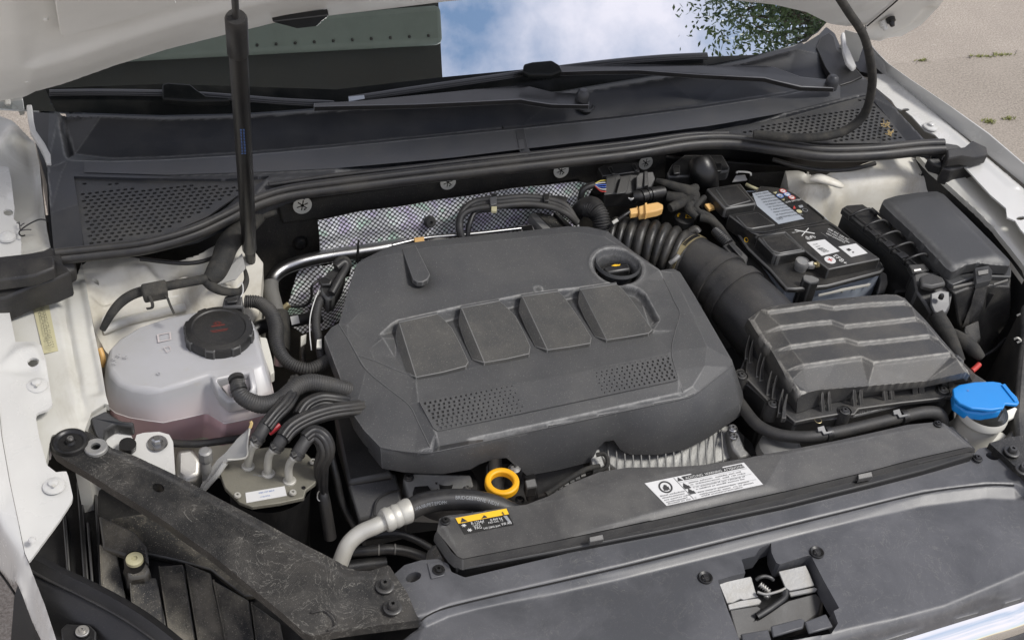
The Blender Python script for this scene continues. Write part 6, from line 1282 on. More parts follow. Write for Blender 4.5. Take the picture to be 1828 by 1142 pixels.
def filt():
    t = T('fuel_filter', 'round fuel filter with a screwed grey metal lid and three bent outlet pipes', 'fuel filter', (480, 850, .5))
    z = .765; ol = [(393, 846), (397, 826), (412, 812), (440, 803), (480, 797), (520, 799), (548, 810), (564, 826), (569, 846), (562, 862), (546, 874), (542, 888), (500, 897), (450, 904), (428, 896), (402, 870)]
    prism('lid', [(u, v, z) for u, v in ol], .007, m_['filter_lid'], t, bevel=.0012)
    prism('lid_rim', [(480 + (u - 480) * 1.012, 850 + (v - 850) * 1.012 + 1.5, z - .006) for u, v in ol], .005, m_['dirty_plastic'], t, bevel=.001)
    c = P(482, 855, z - .010); m = PXM(482, 850, z); lathe('canister', c, [(86 * m * .9, 0), (80 * m * .9, -.02), (78 * m * .9, -.16), (60 * m * .9, -.2)], m_['black_plastic'], t, seg=40)
    for i, (b, p) in enumerate([((443, 832), [(443, 832, .766), (444, 818, .785), (448, 803, .805), (455, 792, .82), (460, 786, .828)]), ((479, 845), [(479, 845, .766), (478, 828, .785), (481, 812, .805), (488, 803, .818), (494, 798, .824)]), ((517, 858), [(517, 858, .766), (515, 841, .785), (518, 826, .803), (525, 817, .816), (531, 812, .822)])]):
        tube('outlet_pipe', p, 7.2, m_['alu_white'], t, n=8, sides=18); mm = PXM(*b, z)
        lathe('pipe_flange', P(b[0], b[1], z), [(7 * mm, .004), (8.5 * mm, .004), (9.5 * mm, .0025), (11 * mm, .002), (12 * mm, .0005), (12 * mm, -.002)], m_['alu_white'], t, seg=28)
        e = p[-2]; tube('pipe_bead', [(e[0] - 1.2, e[1] + 1.2, e[2] - .001), (e[0] + 1.2, e[1] - 1.2, e[2] + .001)], 9.5, m_['alu_white'], t, n=3, sides=20)
    for u, v in [(401, 829), (424, 886), (523, 881), (559, 826), (428, 880)][:4]: torx(u, v, .767, 6.5, m_['alu_white'], t)
    lathe('small_hole', P(542, 870, .7655), [(.0001, .0003), (.003, .0003), (.0032, -.001)], m_['black_plastic'], t, seg=10)
    W = [(438, 879), (508, 867), (512, 884), (440, 897)]
    prism('sticker', [(u, v, z + .0006) for u, v in W], .0005, m_['white_label'], t, bevel=0)
    txt('5Q0 127 400 F', 462, 881, z + .0008, (508, 873), 3.4, m_['blue_ink'], t, name='small_print'); txt('11.06 0734', 464, 888, z + .0008, (508, 881), 3.0, m_['blue_ink'], t, name='small_print')
    txt('EU 0000001 44', 452, 848, z + .0005, (500, 858), 4.0, m_['grey_ink'], t, name='stamped_print')
    # hoses
    def fh(lab, body, sock, fl=4):
        h = T('fuel_hose', lab, 'hose', (body[0][0], body[0][1], .8), 'hoses from the fuel filter')
        tube('hose', body, 12, m_['rubber'], h, n=12, sides=16, flute=fl * 2, amp=.22); tube('end_sleeve', sock, 12, m_['hose_rubber'], h, n=6, sides=18)
        a, b = sock[0], sock[1]; k = .35; tube('clamp', [(a[0] + (b[0] - a[0]) * k, a[1] + (b[1] - a[1]) * k, a[2] + (b[2] - a[2]) * k), (a[0] + (b[0] - a[0]) * (k + .3), a[1] + (b[1] - a[1]) * (k + .3), a[2] + (b[2] - a[2]) * (k + .3))], 13.6, m_['dark_plastic'], h, n=2, sides=18)
        prism('clamp_ear', [(a[0] - 8, a[1] - 12, a[2] + .014), (a[0] + 1, a[1] - 14, a[2] + .014), (a[0] + 4, a[1] - 6, a[2] + .012), (a[0] - 4, a[1] - 3, a[2] + .012)], .006, m_['dark_plastic'], h, bevel=.001)
    fh('left fuel hose, running from the filter up under the coolant hose', [(474, 762, .84, 12), (490, 742, .845, 12), (508, 722, .845, 13), (522, 700, .84, 12), (528, 680, .82, 11)], [(456, 790, .826), (466, 772, .836), (478, 752, .843)])
    fh('middle fuel hose, running from the filter right under the engine cover', [(505, 782, .838, 12), (520, 764, .842, 13), (548, 748, .842, 13), (585, 736, .838, 12.5), (625, 730, .828, 12), (660, 726, .81, 12)], [(490, 804, .822), (500, 788, .832), (508, 776, .838)])
    fh('right fuel hose, looping down from the filter behind its lid', [(545, 784, .836, 12), (560, 774, .838, 13), (576, 784, .832, 14), (582, 806, .815, 14), (574, 830, .79, 12), (575, 870, .74, 9), (578, 890, .72, 8)], [(527, 818, .82), (537, 800, .83), (548, 783, .836)])
    tube('fuel_hose', [(535, 742, .83, 12), (548, 724, .835, 12), (572, 714, .832, 12), (600, 716, .825, 12), (630, 720, .81, 12)], 12, m_['rubber'], None, n=10, sides=16, flute=8, amp=.22, label='fuel hose arching behind the middle one from the filter', cat='hose')
    tube1('quick_coupling', 'dark red pipe coupling between the left and middle fuel hoses', [(480, 772, .828), (490, 765, .832), (498, 758, .834)], 6.5, 'red_plastic', cat='coupling', sides=14)
    # clear protective sleeve
    f = T('clear_sleeve', 'crumpled clear plastic sleeve lying over the fuel filter edge', 'plastic sleeve', (410, 820, .77))
    prism('film', [(446, 762, .835), (442, 790, .818), (440, 812, .80), (438, 818, .798), (405, 822, .79), (390, 845, .77), (368, 868, .74), (356, 872, .73), (366, 850, .75), (388, 820, .785), (402, 808, .80), (424, 782, .825)], .0015, m_['clear_foil'], f, bevel=0)
    tube('film_edge', [(446, 764, .836), (442, 792, .819), (439, 816, .799), (406, 820, .791)], 1.6, m_['natural_plastic'], f, sides=6, n=4); tube('rolled_part', [(402, 826, .786), (388, 846, .772), (372, 864, .75), (360, 878, .73)], 5, m_['clear_foil'], f, sides=10)
    tube1('straw_tip', 'frayed straw coloured tape end at the tip of the clear sleeve', [(446, 764, .842), (449, 756, .846), (447, 752, .848)], 3, 'straw', cat='tape end', sides=6)
filt()
def left_low():
    t = T('wash_bracket', 'white painted bracket with a hex bolt above the left brace', 'bracket', (280, 800, .76))
    relief('plate', [(182, 764, .80), (200, 757, .80), (228, 765, .798), (240, 788, .795), (244, 776, .795), (256, 772, .795), (284, 770, .795), (302, 775, .794), (309, 788, .792), (312, 835, .782), (312, 850, .78), (290, 850, .78), (240, 820, .788), (200, 800, .795), (184, 790, .80)], [], m_['white_paint'], t, res=.003, skirt=.01)
    lathe('bolt_washer', P(281, 790, .795), [(.0001, .002), (.010, .002), (.0135, .0015), (.0145, -.001)], m_['steel'], t, seg=28); lathe('hex_head', P(281, 790, .797), [(.0001, .010), (.0055, .010), (.0075, .0085), (.0078, .0)], m_['steel'], t, seg=6, smooth=20)
    tube1('knurled_knob', 'black toothed knob with a white centre beside the brace', [(228, 800, .80), (228, 792, .81)], 15, 'black_plastic', cat='knob', ribs=0, sides=16)
    t = T('temperature_sensor', 'zinc plated sensor plug with a ribbed head beside the fuel filter', 'sensor', (367, 820, .76))
    lathe('head', P(367, 812, .785), [(.0001, .010), (.006, .010), (.0095, .008), (.010, -.012)], m_['zinc'], t, seg=10, smooth=20); lathe('shank', P(368, 835, .765), [(.007, .014), (.0085, .004), (.0085, -.004), (.007, -.006), (.007, -.03)], m_['zinc'], t, seg=20)
    tube1('lower_hose', 'dusty grey hose passing behind the filter under the coolant tank', [(300, 790, .74), (350, 792, .745), (400, 786, .745), (440, 780, .74)], 7, 'hose_rubber')
    prism('round_housing', [(312, 800, .74), (345, 795, .74), (362, 820, .73), (360, 850, .72), (330, 858, .72), (312, 850, .72)], .05, m_['alu'], None, bevel=.012, seg=4, label='rounded dull metal housing between the white bracket and the fuel filter', cat='housing')
    prism('black_bracket', [(160, 744, .835), (186, 730, .835), (200, 740, .83), (216, 750, .825), (240, 752, .82), (238, 762, .815), (206, 756, .82), (188, 768, .82), (184, 790, .81), (172, 778, .82)], .02, m_['black_plastic'], None, label='black bracket between the left inner wing and the coolant tank', cat='bracket', bevel=.003)
    # belt cover and pipes below the engine cover
    t = T('belt_cover', 'black plastic belt guard under the left front of the engine cover', 'belt guard', (660, 880, .5))
    frustum('upper_guard', [(596, 740, .74), (640, 730, .76), (690, 830, .73), (704, 846, .725), (620, 862, .72)], [(600, 800, .62), (650, 800, .62), (700, 860, .62), (715, 930, .62), (640, 940, .62)], m_['dark_plastic'], t, bevel=.006)
    frustum('lower_guard', [(620, 864, .715), (706, 842, .72), (722, 912, .69), (640, 928, .685)], [(630, 940, .6), (710, 920, .6), (730, 960, .6), (650, 980, .6)], m_['dark_plastic'], t, bevel=.004)
    tube('moulded_rib', [(668, 920, .694), (672, 895, .702), (690, 880, .708), (714, 874, .708)], 2, m_['dark_plastic'], t, sides=6)
    t = T('air_conditioning_hose', 'thick black air conditioning hose with white lettering and crimped metal end', 'hose', (700, 920, .68))
    hp = [(722, 916, .785, 19), (750, 900, .79, 19.5), (790, 892, .792, 19.5), (840, 892, .79, 19), (885, 902, .78, 18.5), (930, 922, .765, 18), (980, 950, .74, 18)]
    tube('hose', hp, 19, m_['rubber'], t, n=12, sides=28)
    tube('metal_pipe', [(700, 924, .783, 15), (672, 938, .778, 15), (645, 950, .770, 15), (624, 968, .76, 15), (612, 992, .745, 15), (602, 1025, .72, 15), (596, 1060, .69, 15)], 15, m_['alu_white'], t, n=10, sides=24)
    tube('crimp', [(684, 930, .783, 15), (686, 929, .783, 21), (694, 926, .784, 22.5), (700, 923, .784, 20), (706, 921, .785, 22), (713, 918, .785, 20.5), (720, 915, .786, 22), (728, 911, .787, 22.5), (731, 910, .787, 21.5)], 20, m_['alu_white'], t, n=5, sides=24)
    # lettering wrapped on the hose
    def wrap(s, u, u1, size, q0):
        pts = []; 
        W_ = crom([list(P(a, b, c)) + [r * PXM(a, b, c)] for a, b, c, r in hp], 24); ds = np.r_[0, np.cumsum(np.linalg.norm(np.diff(W_[:, :3], axis=0), axis=1))]
        cu = bpy.data.curves.new('t', 'FONT'); cu.body = s; cu.size = 1; cu.resolution_u = 2; ob = bpy.data.objects.new('t', cu); COL.objects.link(ob)
        me = bpy.data.meshes.new_from_object(ob.evaluated_get(bpy.context.evaluated_depsgraph_get())); bpy.data.objects.remove(ob)
        s0 = None; pr = [(RW.T @ (w_[:3] - CAM)) for w_ in W_]; us = np.array([p[0] / p[2] * F + CX for p in pr]); s0 = np.interp(u, us, ds); s1 = np.interp(u1, us, ds)
        V = np.array([v.co[:] for v in me.vertices]); sc = (s1 - s0) / V[:, 0].max(); out_ = []
        for x, y, _ in V:
            q = s0 + x * sc; p = np.array([np.interp(q, ds, W_[:, i]) for i in range(4)]); p2 = np.array([np.interp(q + .002, ds, W_[:, i]) for i in range(3)]); tg = p2 - p[:3]; tg /= np.linalg.norm(tg)
            view = CAM - p[:3]; view -= (view @ tg) * tg; view /= np.linalg.norm(view); up = np.cross(view, tg); up = up if up[2] > 0 else -up
            a = q0 + y * sc * 1.0 * size / p[3]; out_.append(p[:3] + (view * math.cos(a) + up * math.sin(a)) * (p[3] + .0004))
        f = [tuple(p.vertices) for p in me.polygons]; mesh('hose_lettering', out_, f, m_['grey_ink'], t, smooth=None)
    wrap('>PA/IIR/PET/EPDM<', 735, 795, 1.15, -.38); wrap('BRIDGESTONE  ND24', 810, 884, 1.1, .02)
    t = T('coolant_lines', 'pair of thin black hoses with white bands below the air conditioning hose', 'hoses', (700, 985, .6))
    tube('hose', [(618, 985, .70), (660, 982, .70), (700, 980, .70), (740, 988, .69), (790, 1010, .68)], 9.5, m_['rubber'], t, n=8)
    for u, v in [(675, 981), (704, 980)]: tube('band', [(u, v, .7005), (u + 2.5, v, .7005)], 10.2, m_['dust_sleeve'], t, n=2, sides=14)
    tube('hose', [(640, 960, .70), (700, 952, .70), (740, 962, .69), (780, 985, .68)], 7, m_['rubber'], t, n=8); tube('stub', [(622, 1012, .68), (650, 1008, .68), (690, 1004, .68)], 12, m_['dark_plastic'], t, n=4)
    tube1('thin_hose', 'thin black hose dropping to the right of the fuel filter', [(585, 790, .76), (600, 850, .72), (612, 900, .68), (640, 950, .64)], 7, 'rubber')
    t = T('clip_hose', 'black hose with a bright spring clip beside the fuel filter', 'hose', (576, 880, .7)); tube('hose', [(572, 830, .76), (574, 870, .735), (580, 900, .715), (590, 960, .66)], 11, m_['rubber'], t); tube('spring_clip', [(570, 876, .742), (567, 880, .741), (567, 890, .738), (571, 894, .736)], 1.2, m_['alu'], t, sides=6)
    prism('shroud_end', [(757, 978, .75), (786, 958, .77), (800, 1000, .765), (770, 1010, .74)], .06, m_['dirty_plastic'], None, bevel=.01, label='dusty rounded duct end at the left end of the radiator duct', cat='duct end')
left_low()
# ---------------------------------------------------------------- battery
def ZP(X, Y): return (1240 + X / 4.758, 300 + Y / 4.758)
def battery():
    t = T('battery', 'black topped car battery with stickers and a clamped terminal behind the air filter box', 'battery', (1440, 440, .66))
    ledge = [ZP(140, 250), ZP(300, 200), ZP(800, 190), ZP(900, 240), ZP(1100, 410), ZP(1330, 610), ZP(1590, 800), ZP(1615, 850), ZP(1585, 880), ZP(1130, 1000), ZP(860, 1025), ZP(780, 1022), ZP(640, 860), ZP(450, 680), ZP(280, 430), ZP(230, 350)]
    prism('lid_base', [(u, v, .838) for u, v in ledge], .010, m_['battery_lid'], t, bevel=.003)
    c = np.mean(ledge, 0)
    prism('case', [(u + (u - c[0]) * -.02, v - 2, .829) for u, v in ledge], .17, m_['battery_case'], t, bevel=.003)
    # raised L shaped top
    rz = .860
    Lp = [ZP(560, 150), ZP(700, 165), ZP(770, 175), ZP(850, 215), ZP(960, 300), ZP(1100, 420), ZP(1210, 490), ZP(1320, 590), ZP(1340, 600), ZP(1578, 770), ZP(1140, 860), ZP(950, 710), ZP(770, 545), ZP(560, 575), ZP(480, 540), ZP(290, 400), ZP(300, 330), ZP(430, 300)]
    prism('raised_top', [(u, v, rz) for u, v in Lp], .030, m_['battery_lid'], t, bevel=.002)
    prism('left_block', [(u, v, .860) for u, v in [ZP(528, 585), ZP(765, 548), ZP(948, 700), ZP(720, 742), ZP(680, 735)]], .028, m_['battery_lid'], t, bevel=.003)
    prism('left_cover', [(u, v, .8625) for u, v in [ZP(570, 590), ZP(760, 560), ZP(920, 690), ZP(725, 725), ZP(660, 700), ZP(610, 650)]], .004, m_['battery_lid'], t, bevel=.002)
    prism('mid_cover', [(u, v, .8625) for u, v in [ZP(345, 405), ZP(540, 372), ZP(690, 480), ZP(490, 515), ZP(440, 505)]], .004, m_['battery_lid'], t, bevel=.002)
    # lifted flap at the rear left with rounded inset
    prism('terminal_cover', [(u, v, .876) for u, v in [ZP(98, 172), ZP(390, 128), ZP(528, 300), ZP(262, 345), ZP(235, 320)]], .022, m_['battery_lid'], t, bevel=.003)
    prism('terminal_cover_pad', [(u, v, .8775) for u, v in [ZP(178, 176), ZP(360, 145), ZP(480, 275), ZP(300, 325), ZP(270, 310)]], .003, m_['battery_lid'], t, bevel=.002)
    tube('strap_groove', [(*ZP(440, 520), .8615), (*ZP(560, 545), .8615), (*ZP(800, 505), .8615), (*ZP(1060, 455), .8615), (*ZP(1100, 430), .8615), (*ZP(1060, 390), .8615), (*ZP(960, 310), .8615)], 1.6, m_['battery_lid'], t, sides=6)
    tube('strap_groove', [(*ZP(530, 600), .8615), (*ZP(545, 575), .8615), (*ZP(850, 515), .8615), (*ZP(1090, 475), .8615), (*ZP(1160, 480), .8615), (*ZP(1310, 590), .8615)], 1.6, m_['battery_lid'], t, sides=6)
    # stickers
    zz = rz + .0006
    def st(nm, pts, mt, z=zz): return prism(nm, [(*ZP(*q), z) for q in pts], .0005, m_[mt], t, bevel=0)
    st('grey_sticker', [(490, 215), (620, 192), (930, 430), (712, 475), (530, 320)], 'grey_label'); rnd = random.Random(5)
    def tx(s, X, Y, X2, Y2, size, mt, z=zz + .0004, sx=.9, nm='small_print'): a = ZP(X, Y); b = ZP(X2, Y2); txt(s, a[0], a[1], z, b, size, m_[mt], t, name=nm, sx=sx)
    for i in range(10):
        X, Y = 545 + i * 20, 240 + i * 23; X, Y = 520 + i * 22, 232 + i * 21.5
        tx(''.join(rnd.choice('NHEMITAORSBL0 ') for _ in range(17)), X, Y, X + 130, Y - 22, 4.0, 'ink')
    tx('\u2297\u2297', 700, 440, 800, 420, 4, 'ink')
    cols = ['red_ink', 'white_ink', 'blue_ink', 'blue_ink', 'red_ink', 'white_ink']
    for (X, Y, a, b) in [(750, 195, 'red_ink', 'white_ink'), (725, 236, 'blue_ink', 'white_ink'), (785, 224, 'blue_ink', 'white_ink'), (825, 250, 'red_ink', 'white_ink')]:
        u, v = ZP(X, Y); c = P(u, v, zz); m = PXM(u, v, zz)
        lathe('round_symbol', c, [(6.3 * m, 0), (5.6 * m, .0004), (4.4 * m, .0004), (.0001, .0004)], m_[b], t, seg=20, smooth=None); lathe('symbol_ring', c, [(6.5 * m, .0005), (4.8 * m, .0007)], m_[a], t, seg=20, smooth=None)
        q = c + [0, 0, .0008]; mesh('symbol_mark', [q + [-.003, -.001, 0], q + [.003, .0005, 0], q + [.003, .002, 0], q + [-.003, .0008, 0]], [(0, 1, 2, 3)], m_[a], t, smooth=None)
    for (X, Y, mt, r) in [(888, 368, 'tape_cream', 5.2), (938, 358, 'grey_ink', 5)]:
        u, v = ZP(X, Y); c = P(u, v, zz); m = PXM(u, v, zz)
        lathe('round_symbol', c, [(r * m, .0003), ((.0001 if mt == 'tape_cream' else r * m * .8), .0004)], m_[mt], t, seg=18, smooth=None)
    for tri_, mt in (([(665, 205), (700, 200), (692, 222)], 'tape_cream'), ([(735, 265), (765, 258), (762, 276)], 'tape_cream'), ([(845, 318), (862, 345), (835, 348)], 'red_ink'), ([(880, 320), (915, 312), (925, 330), (895, 338)], 'grey_ink')): st('symbol', tri_, mt)
    tx('LEAD BATTERY', 775, 298, 880, 278, 4.2, 'white_ink'); 
    tx('Pb', 900, 405, 950, 395, 5, 'grey_ink')
    # crossed bin, recycling text
    for a, b in (((850, 525), (1020, 555)), ((910, 575), (968, 510))):
        a, b = np.array(a, float), np.array(b, float); d = (b - a) / np.linalg.norm(b - a); n_ = np.array([-d[1], d[0]]) * 3.2; st('crossed_bin_stroke', [tuple(a - n_), tuple(b - n_), tuple(b + n_), tuple(a + n_)], 'white_ink', zz + (.0003 if a[0] > 900 else 0))
    tx('\u2679 Pb', 945, 605, 1050, 590, 8, 'white_ink'); tx('@&', 950, 608, 1050, 590, 7, 'white_ink')
    tx('TRG 0815', 830, 556, 960, 530, 3.0, 'white_ink')
    for i, s in enumerate(['000 915 105 FC', '12V 69Ah 420A DIN', '680A EN/SAE/GS']):
        tx(s, 1128 - i * 12 + i * 4, 520 + i * 19, 1270, 612 + i * 19 - 12, 5.4 if i == 0 else 4.4, 'white_ink')
    tx('--------------', 1070, 550, 1160, 610, 3, 'white_ink')
    st('white_sticker', [(952, 630), (1105, 605), (1232, 706), (1080, 745)], 'white_label', zz + .0002)
    for i in range(3): tx('III|I|HIII', 1010 + i * 20, 655 + i * 18, 1110 + i * 20, 638 + i * 18, 2.6, 'ink', zz + .0006)
    for i in range(4): tx('8#%$#', 1048 + i * 16, 690 + i * 9, 1130 + i * 16, 676 + i * 9, 3.4, 'ink', zz + .0006)
    st('date_sticker', [(1222, 668), (1370, 640), (1470, 722), (1330, 755)], 'white_label', zz + .0002); st('date_mark', [(1285, 690), (1310, 680), (1335, 695), (1310, 706)], 'ink', zz + .0004); st('date_mark', [(1335, 712), (1348, 708), (1358, 716), (1344, 722)], 'ink', zz + .0004)
    tx('EFB+', 1170, 745, 1245, 800, 10.5, 'white_ink', sx=1, nm='lettering')
    u, v = ZP(1150, 780); c = P(u, v, zz); m = PXM(u, v, zz); lathe('plus_disc', c, [(10.5 * m, 0), (10 * m, .0004), (.0001, .0004)], m_['white_label'], t, seg=24, smooth=None)
    for dx, dy in ((.0048, .0010), (.0010, .0048)): c2 = c + [0, 0, .0007 + dx * .02]; mesh('plus_sign', [c2 + [-dx, -dy, 0], c2 + [dx, -dy, 0], c2 + [dx, dy, 0], c2 + [-dx, dy, 0]], [(0, 1, 2, 3)], m_['red_ink'], t, smooth=None)
    # front face details
    fr_c = P(*ZP(1345, 838), .846); lathe('vent_hole', fr_c + [0, -.004, 0], [(.0042, 0), (.0042, .001), (.0022, .001), (.0020, 0)], m_['white_ink'], t, seg=16, axis=(0, -1, 0))
    prism('handle_rib', [(*ZP(1050, 1068), .818), (*ZP(1150, 1048), .818), (*ZP(1250, 1020), .818), (*ZP(1500, 975), .818), (*ZP(1490, 990), .815), (*ZP(1260, 1036), .815), (*ZP(1060, 1080), .815)], .004, m_['natural_plastic'], t, bevel=.001)
    for X in (1130, 1255, 1360, 1470): prism('handle_tab', [(*ZP(X, 1045 - (X - 1130) * .21), .809), (*ZP(X + 12, 1043 - (X - 1130) * .21), .809), (*ZP(X + 14, 1065 - (X - 1130) * .21), .805), (*ZP(X, 1068 - (X - 1130) * .21), .805)], .006, m_['natural_plastic'], t, bevel=.001)
    u, v = ZP(455, 606); c = P(u + 1, v, .845); ringv, rf = lathe_vf(c + [-.005, 0, 0], [(.0032, 0), (.0045, .0004)], 16, (-1, -.35, .2)); mesh('yellow_eye', ringv, rf, m_['yellow_ink'], t, smooth=None)
    # terminal clamp
    k = T('terminal_clamp', 'bright metal battery terminal clamp with bolt at the front of the battery', 'clamp', (*ZP(905, 830), .83))
    c = P(*ZP(905, 830), .845); m = PXM(1430, 470, .85)
    lathe('clamp_ring', c, [(.0001, .010), (10 * m, .010), (10.5 * m, .008), (11.5 * m, .008), (12.5 * m, .011), (13 * m, .009), (13 * m, .002), (11 * m, -.002), (11 * m, -.014)], m_['zinc'], k, seg=32)
    prism('clamp_jaw', [(*ZP(950, 800), .857), (*ZP(1000, 785), .857), (*ZP(1030, 800), .857), (*ZP(1030, 830), .853), (*ZP(975, 830), .853)], .009, m_['zinc'], k, bevel=.002)
    tube('clamp_bolt', [(*ZP(1010, 812), .855), (*ZP(1060, 822), .852), (*ZP(1082, 828), .851)], 3, m_['brass'], k, sides=10); tube('clamp_nut', [(*ZP(1035, 818), .854), (*ZP(1058, 822), .852)], 6, m_['brass'], k, n=2, sides=6)
    l = T('terminal_boot', 'black rubber boot on the cable leaving the battery terminal', 'cable boot', (*ZP(985, 1000), .80))
    prism('boot', [(*ZP(915, 915), .856), (*ZP(935, 898), .858), (*ZP(1000, 908), .858), (*ZP(1058, 935), .855), (*ZP(1062, 955), .853), (*ZP(1040, 975), .850), (*ZP(985, 980), .850), (*ZP(925, 950), .853)], .06, m_['dark_plastic'], l, bevel=.004, seg=3)
    prism('foot', [(*ZP(865, 1010), .83), (*ZP(915, 935), .835), (*ZP(950, 1000), .825), (*ZP(930, 1080), .82), (*ZP(870, 1060), .82)], .03, m_['black_plastic'], l, bevel=.004)
    # battery tray wall at the left and the right edge
    q = T('battery_tray', 'black battery tray and insulating wall round the battery', 'battery tray', (1400, 520, .6))
    prism('left_wall', [(1262, 352, .80), (1300, 392, .825), (1400, 530, .815), (1396, 545, .81), (1360, 520, .81), (1280, 420, .81), (1250, 365, .81)], .10, m_['dark_plastic'], q, bevel=.003)
    prism('right_wall', [(1568, 480, .82), (1584, 488, .82), (1586, 505, .81), (1580, 520, .80), (1566, 524, .80), (1572, 500, .81)], .08, m_['dark_plastic'], q, bevel=.003)
    prism('rear_insulation', [(*ZP(470, 40), .835), (*ZP(770, 30), .84), (*ZP(780, 40), .84), (*ZP(745, 160), .80), (*ZP(560, 175), .80), (*ZP(440, 120), .80)], .02, m_['felt'], q, bevel=.002)
    tube('wire', [(*ZP(440, 140), .85), (*ZP(480, 160), .852), (*ZP(540, 185), .85)], 3.2, m_['tape_cream'], q)
    prism('metal_tab', [(*ZP(350, 60), .86), (*ZP(430, 55), .862), (*ZP(450, 100), .855), (*ZP(320, 115), .855)], .003, m_['zinc'], q, bevel=.001); tube('tab_rim', [(*ZP(355, 45), .868), (*ZP(370, 32), .87), (*ZP(440, 35), .87), (*ZP(475, 45), .868), (*ZP(478, 65), .865)], 1.8, m_['natural_plastic'], q, sides=6)
battery()

# ---------------------------------------------------------------- fuse box and its cable channel
def fusebox():
    t = T('fuse_box', 'large black fuse box with a smooth sloping lid near the right fender', 'fuse box', (1720, 500, .62))
    top = [(1574, 364, .893), (1578, 357, .895), (1600, 350, .898), (1640, 344, .90), (1672, 342, .90), (1684, 347, .90), (1720, 382, .90), (1770, 432, .895), (1803, 466, .89), (1802, 476, .887), (1770, 474, .888), (1741, 473, .888), (1722, 478, .886), (1700, 488, .884), (1690, 482, .885), (1650, 440, .889), (1610, 400, .892), (1582, 374, .893)]
    relief('lid', top, [[(1590, 362, .899), (1640, 352, .903), (1674, 350, .904), (1720, 394, .904), (1780, 456, .898), (1740, 464, .896), (1706, 476, .893), (1660, 430, .898), (1600, 372, .900)]], m_['fuse_plastic'], t, res=.003, blur=1.4, skirt=.018)
    def sh(l, du, dv, z): return [(u + du, v + dv, z) for u, v in l]
    b = [(1572, 372), (1584, 360), (1660, 350), (1690, 354), (1806, 478), (1805, 494), (1745, 492), (1702, 508), (1694, 504)]
    prism('lid_skirt', [(u, v, .868) for u, v in b], .012, m_['fuse_plastic'], t, bevel=.002)
    frustum('body', [(u, v, .858) for u, v in [(1574, 384), (1660, 362), (1692, 364), (1804, 496), (1802, 512), (1746, 508), (1704, 524), (1696, 518)]], [(u, v, .70) for u, v in [(1584, 500), (1660, 470), (1700, 480), (1806, 610), (1790, 612), (1756, 634), (1716, 626), (1700, 600)]], m_['dirty_box'], t, bevel=.003)
    prism('lid_clip', [(1741, 478, .893), (1765, 474, .893), (1772, 484, .888), (1770, 500, .872), (1744, 506, .870)], .012, m_['fuse_plastic'], t, bevel=.001); prism('clip_slot', [(1746, 484, .8935), (1764, 481, .8935), (1764, 488, .890), (1747, 491, .890)], .002, m_['black_plastic'], t, bevel=0)
    prism('skirt_bead', [(1702, 510, .868), (1745, 500, .868), (1745, 503, .867), (1702, 514, .867)], .004, m_['dust_sleeve'], t, bevel=.001); prism('skirt_bead', [(1774, 505, .868), (1800, 497, .868), (1800, 500, .867), (1774, 508, .867)], .004, m_['dust_sleeve'], t, bevel=.001)
    prism('side_web', [(1742, 512, .86), (1764, 508, .86), (1756, 545, .83), (1738, 566, .80), (1722, 572, .79), (1734, 545, .83)], .02, m_['dirty_box'], t, bevel=.002); prism('side_web', [(1764, 522, .85), (1776, 524, .848), (1762, 548, .82)], .01, m_['black_plastic'], t, bevel=.001)
    prism('foot_bracket', [(1722, 582, .79), (1748, 570, .795), (1752, 604, .77), (1740, 618, .765), (1724, 592, .78)], .03, m_['dirty_box'], t, bevel=.003)
    tube('rim', [(1755, 636, .74), (1775, 624, .745), (1795, 604, .75)], 3, m_['dark_plastic'], t)
    c = T('cable_channel', 'black ladder shaped cable channel running along the left of the fuse box', 'cable channel', (1590, 430, .75))
    base = [(1502, 372, .862), (1512, 366, .868), (1540, 364, .87), (1552, 372, .87), (1600, 415, .866), (1660, 462, .862), (1672, 474, .858), (1664, 480, .855), (1634, 480, .855), (1580, 436, .857), (1530, 396, .86)]
    prism('channel_lid', base, .012, m_['dark_plastic'], c, bevel=.002)
    prism('channel_wall', [(1504, 376, .855), (1530, 400, .852), (1580, 440, .85), (1632, 482, .848), (1632, 520, .80), (1600, 520, .80), (1540, 460, .80), (1505, 410, .82)], .04, m_['dark_plastic'], c, bevel=.003)
    for i in range(5):
        s = i / 4; a = np.array([1520, 388]) + s * np.array([98, 80]); b = a + np.array([36, -12])
        tube('hoop', [(a[0] - 3, a[1] + 4, .858), (a[0] - 2, a[1] - 2, .874), (a[0] + 12, a[1] - 10, .884), (b[0] - 4, b[1] - 3, .884), (b[0] + 6, b[1] + 5, .874), (b[0] + 8, b[1] + 10, .862)], 2.4, m_['dark_plastic'], c, n=6, sides=8)
        if 0 < i < 4: prism('slot', [(a[0] + 6, a[1] - 22 + 26, .8715), (a[0] + 20, a[1] + 1, .8715), (a[0] + 30, a[1] + 9, .871), (a[0] + 16, a[1] + 13, .871)], .002, m_['black_plastic'], c, bevel=0)
    tube('side_rail', [(1508, 372, .873), (1560, 412, .87), (1600, 444, .866), (1640, 476, .862)], 2.4, m_['dark_plastic'], c, sides=8); tube('side_rail', [(1556, 372, .874), (1600, 408, .87), (1640, 440, .868), (1672, 470, .864)], 2.4, m_['dark_plastic'], c, sides=8)
    d = T('main_connector', 'black battery cable connector with a grey locking slide at the corner of the fuse box', 'connector', (1670, 560, .72))
    prism('shell', [(1630, 488, .862), (1648, 484, .864), (1682, 486, .866), (1700, 498, .864), (1702, 520, .855), (1696, 548, .84), (1690, 560, .83), (1662, 560, .83), (1650, 540, .84), (1636, 520, .85)], .05, m_['dark_plastic'], d, bevel=.004)
    prism('top_step', [(1642, 492, .875), (1662, 486, .877), (1684, 494, .876), (1690, 506, .872), (1664, 512, .87), (1646, 508, .872)], .012, m_['dark_plastic'], d, bevel=.004)
